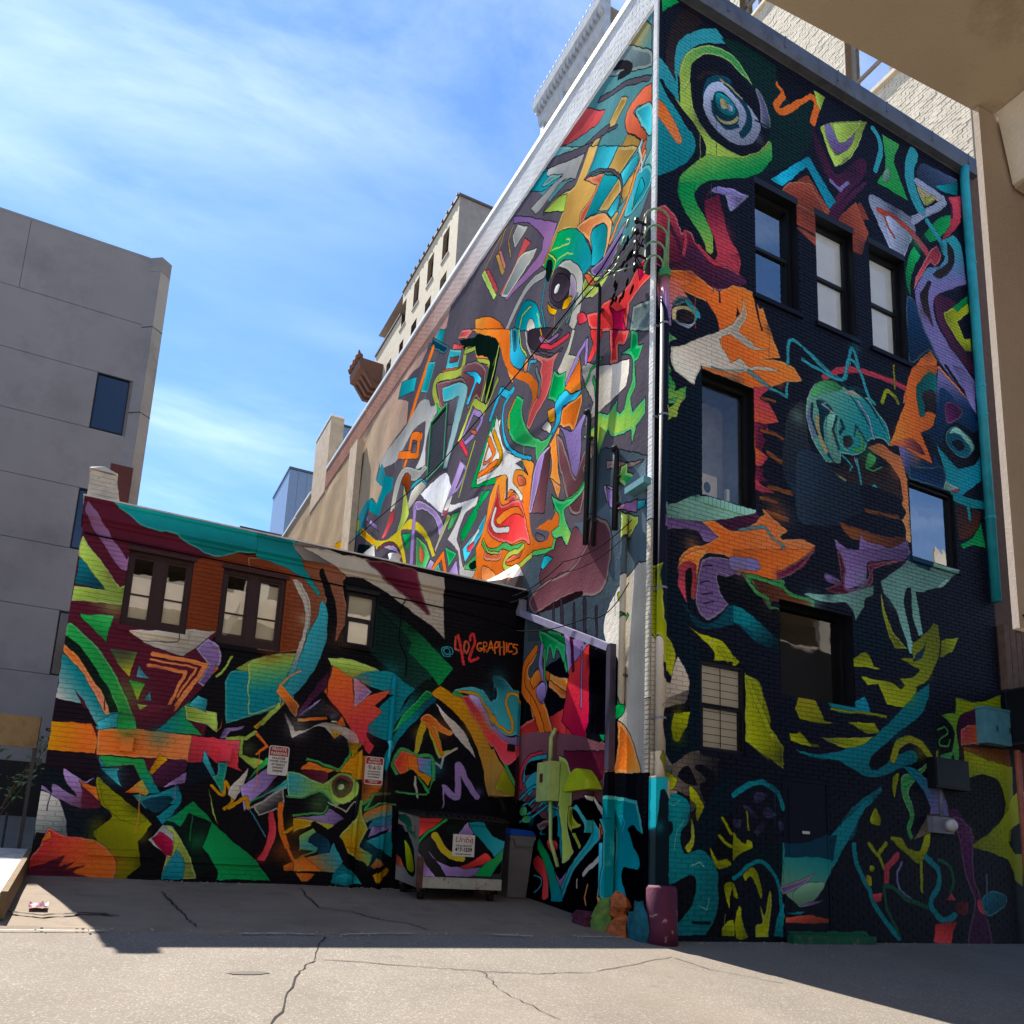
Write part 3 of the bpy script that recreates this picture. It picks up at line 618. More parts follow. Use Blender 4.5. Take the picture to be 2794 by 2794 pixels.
MURAL_F='''p68:15,1686 1443,2649 1000,-77 21,-42
p34:33,1571 70,1575 51,1552 35,1534
m81:49,1498 68,1546 94,1575 116,1565 106,1543 80,1504 66,1473 60,1416 45,1437
g16,14,32,1420,65,1263:25,1443 45,1432 64,1411 61,1432 61,1459 70,1494 92,1523 116,1546 148,1567 158,1561 174,1547 145,1534 116,1516 96,1493 89,1462 92,1409 83,1412 66,1428 71,1375 41,1392 62,1359 88,1339 104,1315 102,1294 83,1263 54,1234 26,1212
k68,8:36,1396 48,1378 71,1357 92,1335
g47,48,33,1355,69,1308:26,1357 42,1353 65,1328 77,1304 75,1295 65,1295 42,1316 26,1329
g39,40,211,1544,313,1384:160,1553 211,1569 288,1566 285,1528 373,1536 365,1483 370,1461 355,1422 326,1386 285,1348 233,1313 208,1310 260,1382 261,1453
m31:87,1481 116,1511 145,1528 180,1532 205,1520 228,1494! 200,1505 175,1514 147,1511 120,1495 101,1468 94,1432 97,1389 111,1360 135,1341 164,1334 198,1335 234,1359 265,1398 267,1362! 233,1313 183,1283 125,1249 104,1222! 102,1204 120,1174! 95,1163! 72,1192 70,1214 74,1233 95,1258 120,1288 127,1307 125,1321 106,1345 85,1360 60,1380 73,1376 71,1433 75,1458
g31,34,125,1308,158,1265:83,1248 125,1299 159,1313 208,1335 247,1368 268,1397 270,1363 233,1313 183,1283 125,1249 104,1220 106,1197 120,1174 95,1163 72,1192 70,1219
g31,36,82,1426,160,1534:87,1481 116,1511 145,1528 180,1532 205,1520 228,1494 200,1505 175,1514 147,1511 120,1495 101,1468 94,1432 80,1402 71,1433
m62:94,1446 101,1473 125,1498 155,1508 185,1501 218,1484 238,1464 261,1441 265,1408 247,1373 208,1341 173,1334 139,1342 116,1363 97,1400
k81,7:111,1442 125,1463 150,1477
m77:236,1491 251,1483 266,1453 268,1426 248,1422 246,1456
k19,14:125,1413 130,1438 147,1462 174,1472
s13:145,1454 169,1465 197,1454 225,1443 245,1421 237,1389 216,1364 188,1353 159,1356 135,1368 122,1391 123,1425
k18,12:203,1379 219,1407 217,1434 194,1455 169,1465
s88:145,1430 164,1443 184,1435 196,1419 194,1397 174,1377 154,1378 140,1393
k45,6:147,1386 164,1383 184,1394 194,1408
k45,4:157,1467 184,1461 204,1453
s14:149,1433 169,1439 189,1426 184,1408 164,1402 147,1411
s45:157,1428 167,1431 174,1418 164,1411 157,1416
s13:172,1426 182,1427 184,1417 176,1413
k18,5:140,1412 144,1387 169,1375 196,1393
k68,4:235,1425 274,1424 324,1421
k47,14:290,1528 303,1516 283,1483 288,1472 307,1482 344,1523 367,1546 384,1537 371,1491
p31:376,1563 405,1565 392,1529 384,1537
m62:285,1564! 374,1564! 362,1547 316,1506 300,1522 287,1531
p31:400,1501 501,1562 499,1526 465,1459 425,1422 412,1443 391,1489
p31:400,1501 433,1525 516,1567 492,1517 465,1467 427,1423 412,1440 391,1487 398,1492 407,1467 426,1447 444,1461 480,1516
g29,26,414,1495,441,1462:401,1501 415,1511 436,1480 455,1491 483,1531 473,1500 450,1467 426,1450 405,1478
m31:421,1516! 500,1557! 480,1524 449,1488 434,1483
m70:368,1482 379,1470 397,1443 413,1419 430,1408 455,1434 477,1460 496,1476 510,1469! 499,1436 461,1388 406,1315! 416,1348 431,1370 404,1390 377,1433
k29,8:412,1387 435,1378 456,1403
k16,12:531,1560 546,1545 550,1519 542,1492 532,1466
g36,35,572,1563,581,1465:556,1560 604,1560 592,1532 587,1509 621,1440 536,1441 561,1493
s78:557,1479 570,1490 572,1465 552,1451
k16,27:646,1561 630,1519 631,1488 642,1457 660,1434
m65:657,1532! 672,1550 776,1562! 773,1523! 706,1507 652,1509
p14:706,1513 778,1557 773,1523 737,1511
p45:648,1499 731,1501 713,1479 670,1486 700,1484 671,1452 653,1472
k45,10:651,1498 675,1459 700,1484
k13,16:651,1498 721,1494 727,1483 635,1405
p16:348,1392 360,1411 422,1346 405,1325 367,1373 353,1388
p87:328,1268 347,1368 406,1303
p87:438,1317 487,1376 509,1349
p13:509,1398 522,1407 631,1404 531,1359
p96:267,1321 351,1406 362,1409 422,1348 405,1325 353,1388 295,1320
p87:288,1303 350,1369 358,1369 420,1309 391,1292 309,1260
p87:288,1301 311,1335 361,1358 408,1300 375,1296 329,1297 321,1293
p87:329,1297 375,1296 370,1232 325,1251 326,1281
p87:417,1304 475,1370 505,1318 485,1262 461,1261 460,1301
k68,4:327,1256 371,1253
m71:125,1212 134,1238 153,1251 177,1258 202,1263 217,1262! 177,1216! 168,1241 153,1238 137,1237
s29:137,1239 153,1253 178,1261 202,1263 216,1262 177,1217 169,1241 153,1239 144,1236
p29:166,1244 216,1262 177,1216
g71,54,139,1219,158,1154:123,1213 153,1238 158,1219 172,1169 193,1144 198,1129 193,1104 157,1100 134,1102 148,1121 143,1148 127,1177
g34,31,93,1210,134,1123:70,1221 104,1237 102,1223 106,1202 125,1178 139,1153 140,1128 135,1118 127,1120 120,1138 102,1158 84,1175 72,1197
g54,71,44,1146,77,1099:45,1169 66,1156 77,1130 84,1143 97,1141 106,1124 134,1107 171,1107 193,1104 210,1095 157,1060 125,1062 95,1072 47,1056 23,1057 26,1151
p69:47,1068 75,1078 88,1112 111,1114 143,1094 195,1107 212,1096 157,1064 125,1062 95,1072 47,1056
k69,7:53,1138 66,1119 80,1096
k54,6:84,1139 86,1120 82,1095
k54,8:111,1122 143,1106 171,1114 190,1107
p54:193,1142 167,1129 193,1108
m47:47,1053! 95,1073! 125,1062 152,1056! 181,1080! 205,1085 222,1083! 236,1057! 243,1062! 280,984! 237,967! 281,979! 311,977! 328,958! 290,943 257,922! 235,903! 222,889! 221,910! 116,911! 156,948! 152,987! 125,1029! 71,1032
k68,4:225,1081 233,1048 242,1020
k68,3:152,1056 153,1038
p68:126,1032 145,1011 154,990 138,986
p68:189,1045 194,1033 187,1024
g50,25,67,1044,57,971:47,1049 67,1046 93,1055 95,1048 76,1038 89,1021 61,996 59,962 44,961 33,992 32,1044
s18:61,1000 69,1014 89,1021 104,1013 111,1008 102,1010 84,1010 69,1000
m16:84,1017 100,1013 115,1001 109,981 96,972 104,993 93,1005
m13:65,975 74,974 93,977 107,986 96,971 76,969 61,973
s45:61,991 74,1001 93,1007 102,996 89,999 71,993 67,975 61,975
s81:74,982 89,999 102,994 96,984 78,976
m68:46,958! 61,963 89,966 111,994! 127,984! 143,1008! 154,990! 111,956 68,931 57,927! 48,949!
m10:59,926! 89,942 125,969 157,990 180,1011 199,1039! 201,1063! 210,1039 204,1022 192,1001 218,992! 227,985 254,989! 227,979 203,981 175,989! 152,973 156,962! 175,937! 193,953! 212,944! 253,958 278,960! 251,951 217,941 198,931 156,920 116,914! 102,877! 68,887! 59,899
k23,8:212,937 238,928 257,922
k23,3:136,919 170,923 203,936
k16,6:296,978 310,1028 422,991 448,1062 471,1014
k16,5:257,922 292,917 295,943
k54,7:379,981 417,1005 463,1022
p36:44,932 55,936 46,950 70,943 55,932 51,900 59,886 55,879 68,862 62,852 87,868 90,861 79,839 47,829 43,841 55,858 45,877 47,904
p70:403,1314 474,1399 499,1423 511,1429 460,1363 420,1302 411,1306
m13:509,1391 522,1408 628,1407! 639,1382! 602,1311! 586,1297 570,1298! 545,1333
k56,12:536,1381 570,1384 607,1378 632,1368
m13:557,1375 582,1379 618,1357 603,1321 583,1303 560,1327
k56,5:548,1379 561,1353 576,1339
k54,17:632,1368 660,1350 681,1334
k13,13:631,1398 731,1488 727,1496
p32:669,1469 700,1481 674,1454
k16,13:631,1485 645,1458 663,1433
k16,13:675,1418 700,1398 715,1379 720,1366
m54:743,1504! 784,1528! 778,1466 750,1427 716,1392! 725,1414 745,1452 752,1489
k69,5:739,1502 752,1489 750,1461
m34:662,1384! 688,1416 717,1447 748,1465! 740,1436 710,1397 678,1372!
k16,13:675,1418 700,1398 718,1380
m54:676,1352! 698,1375! 708,1360 701,1337 687,1322! 678,1332 623,1246! 631,1276 654,1317
g16,29,725,1383,757,1314:716,1392 749,1419 763,1417 775,1402 779,1369 781,1321 738,1294 702,1272 681,1251 676,1227 683,1198 710,1166 750,1137 788,1108 783,1062 769,1058 689,1113 654,1158 632,1203 626,1242 637,1266 666,1310 701,1329 724,1362
m81:730,1395 749,1383 746,1351 723,1318 698,1301 682,1304 707,1327 730,1354
m81:664,1279 674,1283 663,1252 665,1216 672,1187 660,1197 643,1220 641,1243
m34:630,1342! 648,1330! 626,1294 614,1259 613,1228! 604,1248 603,1277 612,1310
m69:681,1251! 702,1267 745,1264 705,1229! 707,1212! 740,1177! 766,1167! 787,1172! 785,1119! 735,1151 695,1190 682,1225
p33:705,1229 781,1285 782,1260 745,1224 762,1193 783,1200 782,1173 763,1166 713,1209
p34:734,1252 781,1295 782,1278 747,1247
g47,50,640,1106,605,1013:596,1056 624,1096 661,1132 676,1116 673,1087 647,1075 613,1036 611,1008 574,996 585,1029
m95:623,1051 650,1077 673,1084 665,1025 611,1008 614,1030
k48,4:676,1102 718,1078 773,1059
g29,63,679,1072,698,1035:677,1093 755,1053 665,1025
m63:602,1223 621,1223 648,1168 688,1111 658,1131 599,1089
k54,11:379,981 415,1006 448,1020 500,1028 546,1030 588,1028
k16,6:333,1021 419,990 448,1061 465,1025 491,969
g36,11,373,964,398,940:343,922 357,952 387,979 413,975 441,982 463,976 496,971
k88,7:422,987 433,979 455,987 486,986
k33,8:520,981 533,1006 553,1003 562,992
k73,4:555,1065 555,1019
g34,31,47,880,54,835:45,888 57,887 55,880 68,864 64,853 87,868 90,863 71,823 73,820 68,813 62,811 50,797 42,816 64,831 72,845 49,835 44,843 58,862 45,877
m64:40,768 69,808 90,846 118,863 118,700 70,677 39,668
m64:102,875 117,909 120,864 90,850 87,866
g54,47,230,901,224,810:222,911 257,924 240,906 235,893 254,893 273,867 246,856 251,846 236,830 234,809 222,804
m71:223,851! 239,854 251,854 239,834 246,826 233,801 224,805!
g47,54,224,803,243,790:223,806 238,803 250,798 238,781 224,775
p54:222,756 237,746 263,742 237,733 223,737
m71:224,777! 238,775 237,764 249,757 223,752!
k57,6:237,841 268,843 282,839
k57,8:250,806 272,798 291,798
k57,7:251,748 299,749
k57,7:234,725 265,727
k57,7:246,705 288,702
k57,5:240,898 267,901
g83,101,299,903,343,725:288,865 299,893 325,921 340,918 336,871 347,834 372,812 411,802 460,809 457,747 399,719 358,711 302,748 281,787
p101:283,784 397,799 459,795 457,747 399,723 343,715 307,745
m92:41,665! 70,675 90,688 111,700! 222,703! 222,697! 177,678 133,662 111,657! 41,645!
k68,2:114,699 222,702
m26:39,645! 90,654 124,657! 154,642 124,628 111,639 86,639 40,628!
m69:120,659! 168,674 222,697! 236,691 245,686 199,663 176,656
g47,48,154,660,291,636:118,658 141,664 176,656 199,665 241,698 236,708 267,693 288,682 271,671 278,665 317,676 349,671 328,644 310,625 276,606 221,602 187,617 176,607 159,616 124,608 114,599 107,555 73,548 72,571 80,597 99,613 124,624 150,641
k23,5:190,661 238,678 256,664 280,654 251,635
g54,71,328,653,267,603:349,671 328,640 310,623 271,604 262,611 301,638
m29:154,602 189,615 216,618 221,602 194,600 167,598
m54:80,576 91,592 101,591 103,554 91,552 97,571 91,578 87,551 79,549
m26:114,594! 141,607 172,599 198,594! 171,579! 145,579! 150,564! 109,556!
m30:390,693! 418,683 444,677! 454,699! 450,624! 405,615! 411,652
m71:392,685 402,664 416,647 399,614! 415,617! 424,649 410,669
k30,11:374,625 399,617
k36,8:205,597 230,597 276,595
g58,57,220,593,266,587:194,591 220,589 276,589 220,578
k57,9:410,725 455,722
k16,6:330,998 419,990 441,1037 465,1025 486,981 502,971
m47:607,1081! 675,1104! 675,1090! 647,1075 620,1045 613,1018 621,982! 641,999 663,1001! 655,974! 619,949! 648,897! 559,907! 532,899! 562,959 583,1004 585,1027
m95:617,1044 641,1073 657,1084 673,1084! 668,1054 638,1040 634,990! 621,982! 612,1024
m81:631,1033 658,1048 667,1042 657,1004 638,1003
g29,63,679,1082,696,1016:678,1100 780,1062 782,1024 763,1033 715,1046 695,1039 683,975 637,952 619,951 658,977 669,1031
k48,5:681,1104 776,1056
k68,9:702,1113 735,1086 773,1059
m29:722,1120! 755,1124 783,1092! 784,1039! 765,1055 743,1098
m63:681,1058 710,1058 731,1041 774,1036 787,1007 688,958 667,939 643,950 672,990
m72:694,1032 724,1042 743,1026 697,993
g50,69,565,920,619,913:535,903 559,918 590,930 611,927 628,909 615,908 579,909
g29,63,567,901,607,877:557,909 609,902 648,895 650,920 670,899 681,884 679,861 666,851 581,850 565,876
m63:583,879! 632,886 670,899 681,884 676,855! 581,850!
g17,91,688,922,749,893:661,941 688,922 718,907 763,926 785,951 783,902 723,854 703,849 679,861 681,884
m62:682,961 697,986 727,1003 760,998 789,988! 782,950 749,923 716,918 692,930
m89:689,968 710,991 736,991 764,978 770,963 744,937 718,935 693,946
m92:699,973 713,989 736,989 761,975 769,961 744,940 759,958 735,977 715,978
s62:703,954 724,967 743,960 725,946
m92:680,874! 718,866 701,857! 672,854!
m54:695,858 718,866 704,856
m48:477,879! 503,895 518,897 537,890! 563,887! 575,846! 577,731! 564,731 565,752 555,766 535,763! 558,767! 568,784 557,799 561,815 557,841 541,859 513,872
g93,17,358,932,463,880:368,969 400,982 424,975 435,969 485,977 507,957 529,938 536,911 532,899 518,908 492,901 481,893 468,872 446,858 413,852 412,834 380,825 363,840 345,862 336,894 337,925 349,950
m36:348,939 365,966 397,981 421,974 386,956 364,944
m88:358,932 374,937 398,926 378,907 374,874 381,845 407,832 391,832 371,853 364,880 365,909
k45,10:360,901 361,875 376,846
k45,12:395,918 386,895 393,869
k29,6:348,920 341,891 353,864
k88,4:350,923 347,897 359,870
k13,3:382,933 371,930 398,923
m93:384,911 408,922 393,888 400,863 412,838 399,830 381,852
k88,4:405,919 396,889 408,859
k93,4:410,913 407,892 411,869 429,861
k88,6:416,912 423,902 412,888
s81:420,882 436,891 444,882 433,869 422,868
k36,7:443,867 463,875 464,892 456,899
k13,4:450,899 454,911 469,894
k88,4:448,896 451,914 480,887
k88,3:440,967 467,945 493,914
k13,4:457,963 483,941 495,902
k88,4:463,981 496,961 522,927
k16,4:506,944 522,923 533,908
m81:380,827 406,822 440,854 473,865 501,863 489,844 512,851 532,861 551,844 561,815 557,801 459,809 437,803 406,807
m36:479,871 496,868 492,854 472,840
k36,3:472,842 489,840 512,853
k16,3:415,849 439,835 433,825
k45,5:375,823 395,810 421,803
k13,3:445,853 453,834 455,822
k16,5:451,851 459,809 468,774 491,813 512,768
m101:314,824 355,836 385,820 413,803 454,803 468,770 402,723 350,707 310,711
m68:459,807 552,808 560,795 567,780 535,766 484,764 468,770
k57,7:468,762 512,766 546,768
m68:405,728! 456,753 512,758 557,752 564,737 549,719 509,724 428,725
g57,58,454,716,551,717:402,725 455,724 510,726 564,737 561,728 531,709 492,706 459,705 427,705
m30:390,694! 413,684 441,676! 454,716! 470,705 497,709! 519,706 552,722 567,733! 574,710! 558,696 518,685 474,676 462,653 465,626! 415,616! 414,643 399,671
m71:397,671 411,646 404,614! 417,616! 419,648 407,669
k71,8:473,671 518,679 559,698
k30,13:372,624 394,619
p92:504,644 561,690 573,701 699,703 676,685 650,663 504,634
k18,10:573,699 623,700
g81,58,712,838,739,789:702,835 738,842 742,814 754,839 776,836 767,806 738,777 708,764
k17,17:700,846 745,846 781,851
k17,8:741,843 742,814
p34:710,755 748,780 774,815 782,765 746,764 719,749
m47:71,552! 73,578 85,596 110,612! 132,617! 115,599 108,577 104,538 98,537 90,530 76,549
m54:73,573 86,588 100,591 106,585 106,538 100,535 100,575 92,578 88,572 92,527 76,548
m67:88,572 96,583 100,572 98,537 110,515 94,522 88,538
g26,30,110,595,142,531:110,568 117,598 144,609 175,609 201,604 186,588 175,578 166,583 149,585 146,576 153,554 168,538 142,516 127,508 113,515 106,535
k68,2:115,561 131,568
k68,2:117,547 136,551
k68,2:121,532 140,539
k68,2:119,588 136,593
m67:146,579 164,581 184,589 215,581 249,561 248,512 207,533 185,543 166,539 153,554
m58:197,595 250,601 249,548 232,563 210,576
k36,6:206,592 226,578 249,566
g88,89,111,494,196,520:82,528 98,513 121,503 142,510 166,534 185,541 203,534 225,515 248,504 247,483 213,495 185,511 165,506 138,496 111,494 90,511
m74:23,569! 39,572! 39,495 50,477 70,451 65,414! 55,422 39,429! 37,462 23,476!
m11:23,469! 35,465 39,457! 39,416! 43,407 61,405! 74,446! 90,424 95,402 85,379 67,374 44,366 40,350 42,326 52,310 68,290! 64,280! 24,276!
m79:40,369 61,383 85,395 93,398 87,380 67,374 48,366
m74:69,363! 95,369! 91,349 75,325 67,327 65,343
m74:86,495! 106,487 131,483 152,483 165,473 178,458 199,439 223,432 232,414 245,378! 243,314! 198,339! 198,434! 182,452 140,450! 140,462 117,479
k33,6:148,469 165,454
k33,7:201,432 216,397 244,358
s11:132,478 136,478 135,474 132,474
m64:37,569 71,576 76,536 96,505 88,487 115,458 115,318 71,293 52,319 44,350 71,366 95,376 98,406 74,451 50,480 40,502
m74:69,363! 96,369! 91,349 75,325 67,327 65,343
m67:44,353 53,369 75,370 95,377 96,369 73,363 50,359 46,328
m80:64,284! 79,300 99,313 113,315! 115,306! 147,307! 145,288! 64,280!
m11:7,304! 38,307! 46,277 56,258 75,255 64,246 45,243! 20,259
g80,76,77,295,136,285:67,293 87,304 104,314 112,312 145,309 147,289 134,253 122,243 99,229 95,250 77,256 56,258 64,275
s62:79,283 93,292 102,282 110,267 95,267 75,276
m62:104,292 122,295 143,281 134,253 122,246 114,267 124,276
m74:40,307! 52,285 63,278 75,270 64,257 48,268 37,294
m74:95,264 106,259 122,237 116,217 108,220 106,239 97,247
m74:98,222! 105,207 103,189 95,175 89,181 99,195
m64:122,240 159,287 174,292 173,225 134,181 107,180 106,205
m14:7,267! 46,271! 47,243 68,251 87,249 97,235 93,216 81,198 87,174 103,177 118,179 134,169 144,153 146,127 142,95 122,67! 60,66! 24,60! 15,62! 9,198!
m20:35,251 42,254 48,243 49,213 56,215 66,213 67,202 55,186 51,171 50,139 63,132 82,138 95,145 105,142 108,129 101,106 82,87 64,66! 18,62! 11,83 -4,118 -10,142 -3,151 13,150 15,162 -2,189 -2,201 5,204 16,197 27,199
m62:50,139 63,132 82,138 95,145 105,142 108,129 101,106 82,87 64,66! 59,66! 58,108! 48,119
m62:-3,150 11,147 17,137 23,111 10,107 -4,118 -10,138
k92,1:51,227 60,238 68,236 79,244
k92,1:87,217 76,204 70,177
k92,2:99,158 114,162 120,158
k92,1:112,106 126,101 130,116
k68,4:103,83 130,83
m67:124,67! 144,97 148,127 144,153 134,169 122,179 134,180 156,223 173,231 172,64!
m74:132,183 146,167 160,169 170,162 156,155 144,156 136,169
k74,5:154,225 169,205
k74,5:148,201 162,189 173,185
m20:146,153 173,162 173,151 150,147
m74:156,133 172,137 166,118 164,103
m74:151,67! 153,79 172,88 172,66!
k45,1:157,94 157,76
m47:177,627! 346,665! 316,636 299,617 264,597! 177,596!
k29,19:177,606 219,612
m71:346,665 332,647 299,615 264,596! 264,610! 306,636
g58,57,236,592,323,570:206,593 236,594 276,588 307,579 343,576 336,565 269,562 245,562
k36,6:203,592 236,592 276,588 288,580 336,577 339,566
k36,6:203,587 221,569 242,564 248,551 266,549
m67:177,587 194,586 221,565 244,548 269,547 268,499 229,523 203,537 176,540
m30:397,676! 565,714! 563,697 506,682 466,668 461,643 432,619 411,615 413,651
m71:397,676 413,651 411,615 442,619 468,645 469,666 559,694 480,660 475,636 445,611 396,599 367,603 401,623
s30:371,628 384,627 397,616 370,616
m92:497,643! 563,690! 698,700! 685,690 660,679 642,664 605,646! 582,641! 595,565! 584,563! 571,596 571,650! 560,645 550,616 572,530! 559,528! 530,599 503,623!
k18,11:571,699 617,692
m92:320,587! 396,599 442,616 478,631! 477,615! 455,600 450,568 435,558! 426,579 410,589 376,582 339,581
m64:458,593 498,598 508,543 514,523 440,508 428,549
m74:495,621 504,589 520,560 534,547 555,535! 522,532! 509,553 497,587
m74:567,547! 587,559 624,592! 634,591! 638,565! 631,529! 609,499! 593,483 569,472! 570,462! 544,433! 498,432! 479,464! 454,458! 441,471! 511,471! 532,462! 543,471! 531,480! 567,487! 583,503! 535,514! 565,521!
p74:642,565 687,578 668,548 635,532
m18:565,516 594,544 602,556 588,525
m74:418,493! 443,509 457,511 470,493! 487,488! 449,487 418,485!
g14,20,220,536,264,489:176,540 194,538 226,523 268,499 267,476 234,487 208,506 176,514
m74:198,437! 216,433 230,415 232,381 270,338! 269,306! 197,339!
k33,9:204,429 221,397 243,360
s33:246,354 252,352 253,344 247,348
m74:176,463! 187,454 175,445!
g42,74,318,415,342,385:295,398 306,423 331,424 349,400 355,389 377,386 342,383 304,385
g14,91,388,420,442,424:362,423 415,423 446,440 455,424 458,414 496,412 441,410 388,405 372,410
k74,4:371,408 438,411 493,412
p74:407,392 468,398 479,383 446,379
p74:282,361 297,361 305,366 322,350 340,350 343,345 312,345 285,349
p74:346,362 386,365 425,370 463,376 432,358 405,350 385,352
m14:294,338! 321,334 365,339 405,350 438,361 474,382 518,417 576,465 604,482! 598,453 573,421 523,390 472,353 454,336 453,327 470,324 513,350 550,363 564,357 560,345 530,334! 483,315 449,310 416,318 384,329 340,329 312,331
s67:450,329 458,344 501,373 507,359 485,335 460,323
k42,13:506,344 518,367 544,380 573,376 604,349
p74:612,370 617,371 615,340 607,339
s67:612,403 637,419 655,408 657,383 632,367 614,378
k36,3:620,404 636,411 643,402 623,389 622,379 641,381 650,392
g74,36,718,442,650,356:672,468 716,466 741,470 794,490 794,460 735,450 702,446 677,432 667,410 671,369 661,347 655,370 638,342 620,363 652,372 662,401 652,421 630,431 646,436 666,438
m69:677,432 702,446 739,452 733,394 672,384
g53,47,695,413,730,404:679,411 700,424 736,426 733,394 676,385
g57,74,732,380,729,351:680,383 812,392 813,365 809,330 758,357 693,355
m74:683,378! 751,366 817,362! 810,232! 680,225! 712,227 763,253 783,291 779,324 748,340 691,332
m67:691,329 728,341 763,333 785,304 777,269 738,246 696,225 649,223 642,305
k72,34:649,260 680,225
p56:825,390 847,392 844,327 826,331
m36:521,304 529,322 555,327 585,345! 589,340! 546,304 538,291 550,261 537,229 539,216! 530,233 539,257 523,285
g14,29,548,329,608,302:530,334 555,334 601,311 619,305 632,279 634,259 585,251 590,271 568,306 547,321
g80,76,570,240,622,254:578,258 638,262 636,240 587,234 546,217
m74:502,312 519,321 510,298 504,281
g14,18,447,279,379,214:475,298 475,288 429,250 411,216 398,208 353,206 386,237 413,262
m74:447,244 460,263! 472,248 468,236 451,237
k14,8:174,259 202,276 230,281 256,270 267,249
s66:210,260 221,267 236,262 224,252 215,251
s66:228,242 238,247 252,237 246,232 232,233
m66:190,245 204,244 218,230 209,230
s66:212,211 226,226 232,220 220,207
s66:173,225 187,224 184,215 173,216
s66:258,229 267,227 265,212 258,218
k42,3:198,237 201,212
m74:173,208! 187,195 195,191! 198,197! 207,196! 206,183 189,176 173,165
m20:173,167 200,185 234,193 266,193 264,144 253,135 239,164 222,169 189,155 173,144
k14,6:173,144 206,164 228,168 247,152 258,131 260,67
p14:244,66 252,93 264,114 266,94 260,66
m74:189,149! 208,160 219,148 224,117 216,128 205,148 194,141
m74:172,138 180,118 172,120
m74:177,64 175,88 183,108 188,86 199,65!
m74:212,66! 212,82 224,87 221,107 229,95 238,128 242,114 234,66!
g14,94,316,191,305,126:266,199 292,192 322,198 360,214 399,243 437,271 475,297 477,290 429,250 404,216 377,183 351,147 329,122 310,113 295,107 261,133
g18,14,360,227,380,246:269,199 304,199 360,218 386,235 354,213 373,214 365,178 334,181 268,178
p30:259,135 327,156 308,141 264,125
m94:284,128 314,143 345,142 332,125 307,111 287,113
p30:295,107 313,116 344,119 331,114
p20:281,104 319,105 313,100 281,100
p56:267,93 319,97 355,91 353,86 267,85
p14:268,100 307,101 295,97
p37:271,74 429,75 435,70 425,65 277,65
k14,9:410,203 415,174 439,137 457,106 501,66
s42:434,159 444,157 446,144 436,143
s74:443,173 451,173 451,166 442,166
k74,7:443,206 462,190 480,209
k74,6:462,192 474,170
m74:447,244 460,264! 471,248 468,236 455,238
k54,11:506,192 481,172 478,147
p54:445,131 469,133 464,120 451,117
k29,4:516,181 503,164 509,139 533,126
k37,7:472,142 493,142 522,126 577,113
k37,6:472,140 477,109 501,71
k36,7:546,312 524,300 537,277 546,258 534,238 540,222
m74:491,217 515,219 531,205 559,202 572,226 587,232! 581,208 558,183 537,189
k74,6:560,185 558,138
k14,11:573,191 600,173 598,147 578,122 591,102 612,95 635,103
k37,6:602,190 630,179 636,155 627,140
p52:586,88 637,93 620,60 580,60
p54:615,126 630,138 639,126
g14,29,548,329,606,285:527,337 558,325 601,307 619,306 634,262 586,259 591,274 568,306
p80:546,218 582,261 638,262 636,243 587,232
m72:646,263 690,244 690,204 689,162 702,135 725,56 664,58 686,125 667,168 657,222
m54:694,130 709,126 711,106 696,113
s97:640,122 667,125 665,106 642,105
m89:706,131 734,144 770,137 764,120 718,104
k77,4:722,170 720,138
m74:691,219! 737,241 781,273 811,309! 843,325! 836,263! 795,250 788,224 807,210! 829,211! 822,154! 802,166 781,198 734,208 691,214
s67:794,240 813,257 835,261 844,232 829,213 800,217'''
MURAL_D='''p76:-39,257 433,299 442,-133 -8,-112
p0:91,214 226,216 230,137 171,134 178,161 129,141 95,148 67,168 49,171 65,191
p52:35,213 89,213 50,181 44,192
k35,4:93,211 65,191 49,172
p76:51,171 71,188 86,165 101,149 87,143 99,129 80,129 66,145
s38:97,202 117,209 127,208 112,190 97,191
p25:129,210 141,195 137,189 112,188
g14,16,146,203,191,178:131,211 156,212 171,193 201,184 195,171 178,161 154,184 141,196
k41,11:76,187 88,172 103,160 124,157
p25:66,167 79,152 101,144 123,142 157,142 145,131 99,129 87,144
p25:49,169 65,144 82,128 60,127 53,151
p52:119,144 142,153 161,166 175,158 159,147 129,141
g34,36,157,136,195,179:145,130 163,148 190,171 200,188 199,171 178,137 174,130'''
MURAL_E='''p79:375,308 -527,233 -534,-9 244,-159
m67:128,161 130,190 121,205 94,204 65,192 38,169 26,144 26,127 52,129 90,148 106,151
m37:121,222 70,216 49,204 26,181 46,189 79,205 103,212
m74:77,180! 57,171 39,154 30,134 57,135 69,156
m56:116,160 90,151 80,141 108,143'''

def spline(P,closed=True):
    n=len(P)
    if n<3 or all(p[2] for p in P): return np.array([p[:2] for p in P],float)
    out=[]
    for i in range(n if closed else n-1):
        p0,p1,p2,p3=P[i-1 if closed or i else 0],P[i],P[(i+1)%n],P[(i+2)%n if closed or i+2<n else n-1]
        a,b=np.array(p1[:2],float),np.array(p2[:2],float)
        ta=np.zeros(2) if p1[2] else (b-np.array(p0[:2],float))*.5
        tb=np.zeros(2) if p2[2] else (np.array(p3[:2],float)-a)*.5
        L=np.hypot(*(b-a)); ta*=min(1,L/(np.hypot(*ta)+1e-6)); tb*=min(1,L/(np.hypot(*tb)+1e-6))
        for t in np.linspace(0,1,6,endpoint=False):
            t2,t3=t*t,t*t*t
            out.append((2*t3-3*t2+1)*a+(t3-2*t2+t)*ta+(-2*t3+3*t2)*b+(t3-t2)*tb)
    if not closed: out.append(np.array(P[-1][:2],float))
    return np.array(out)
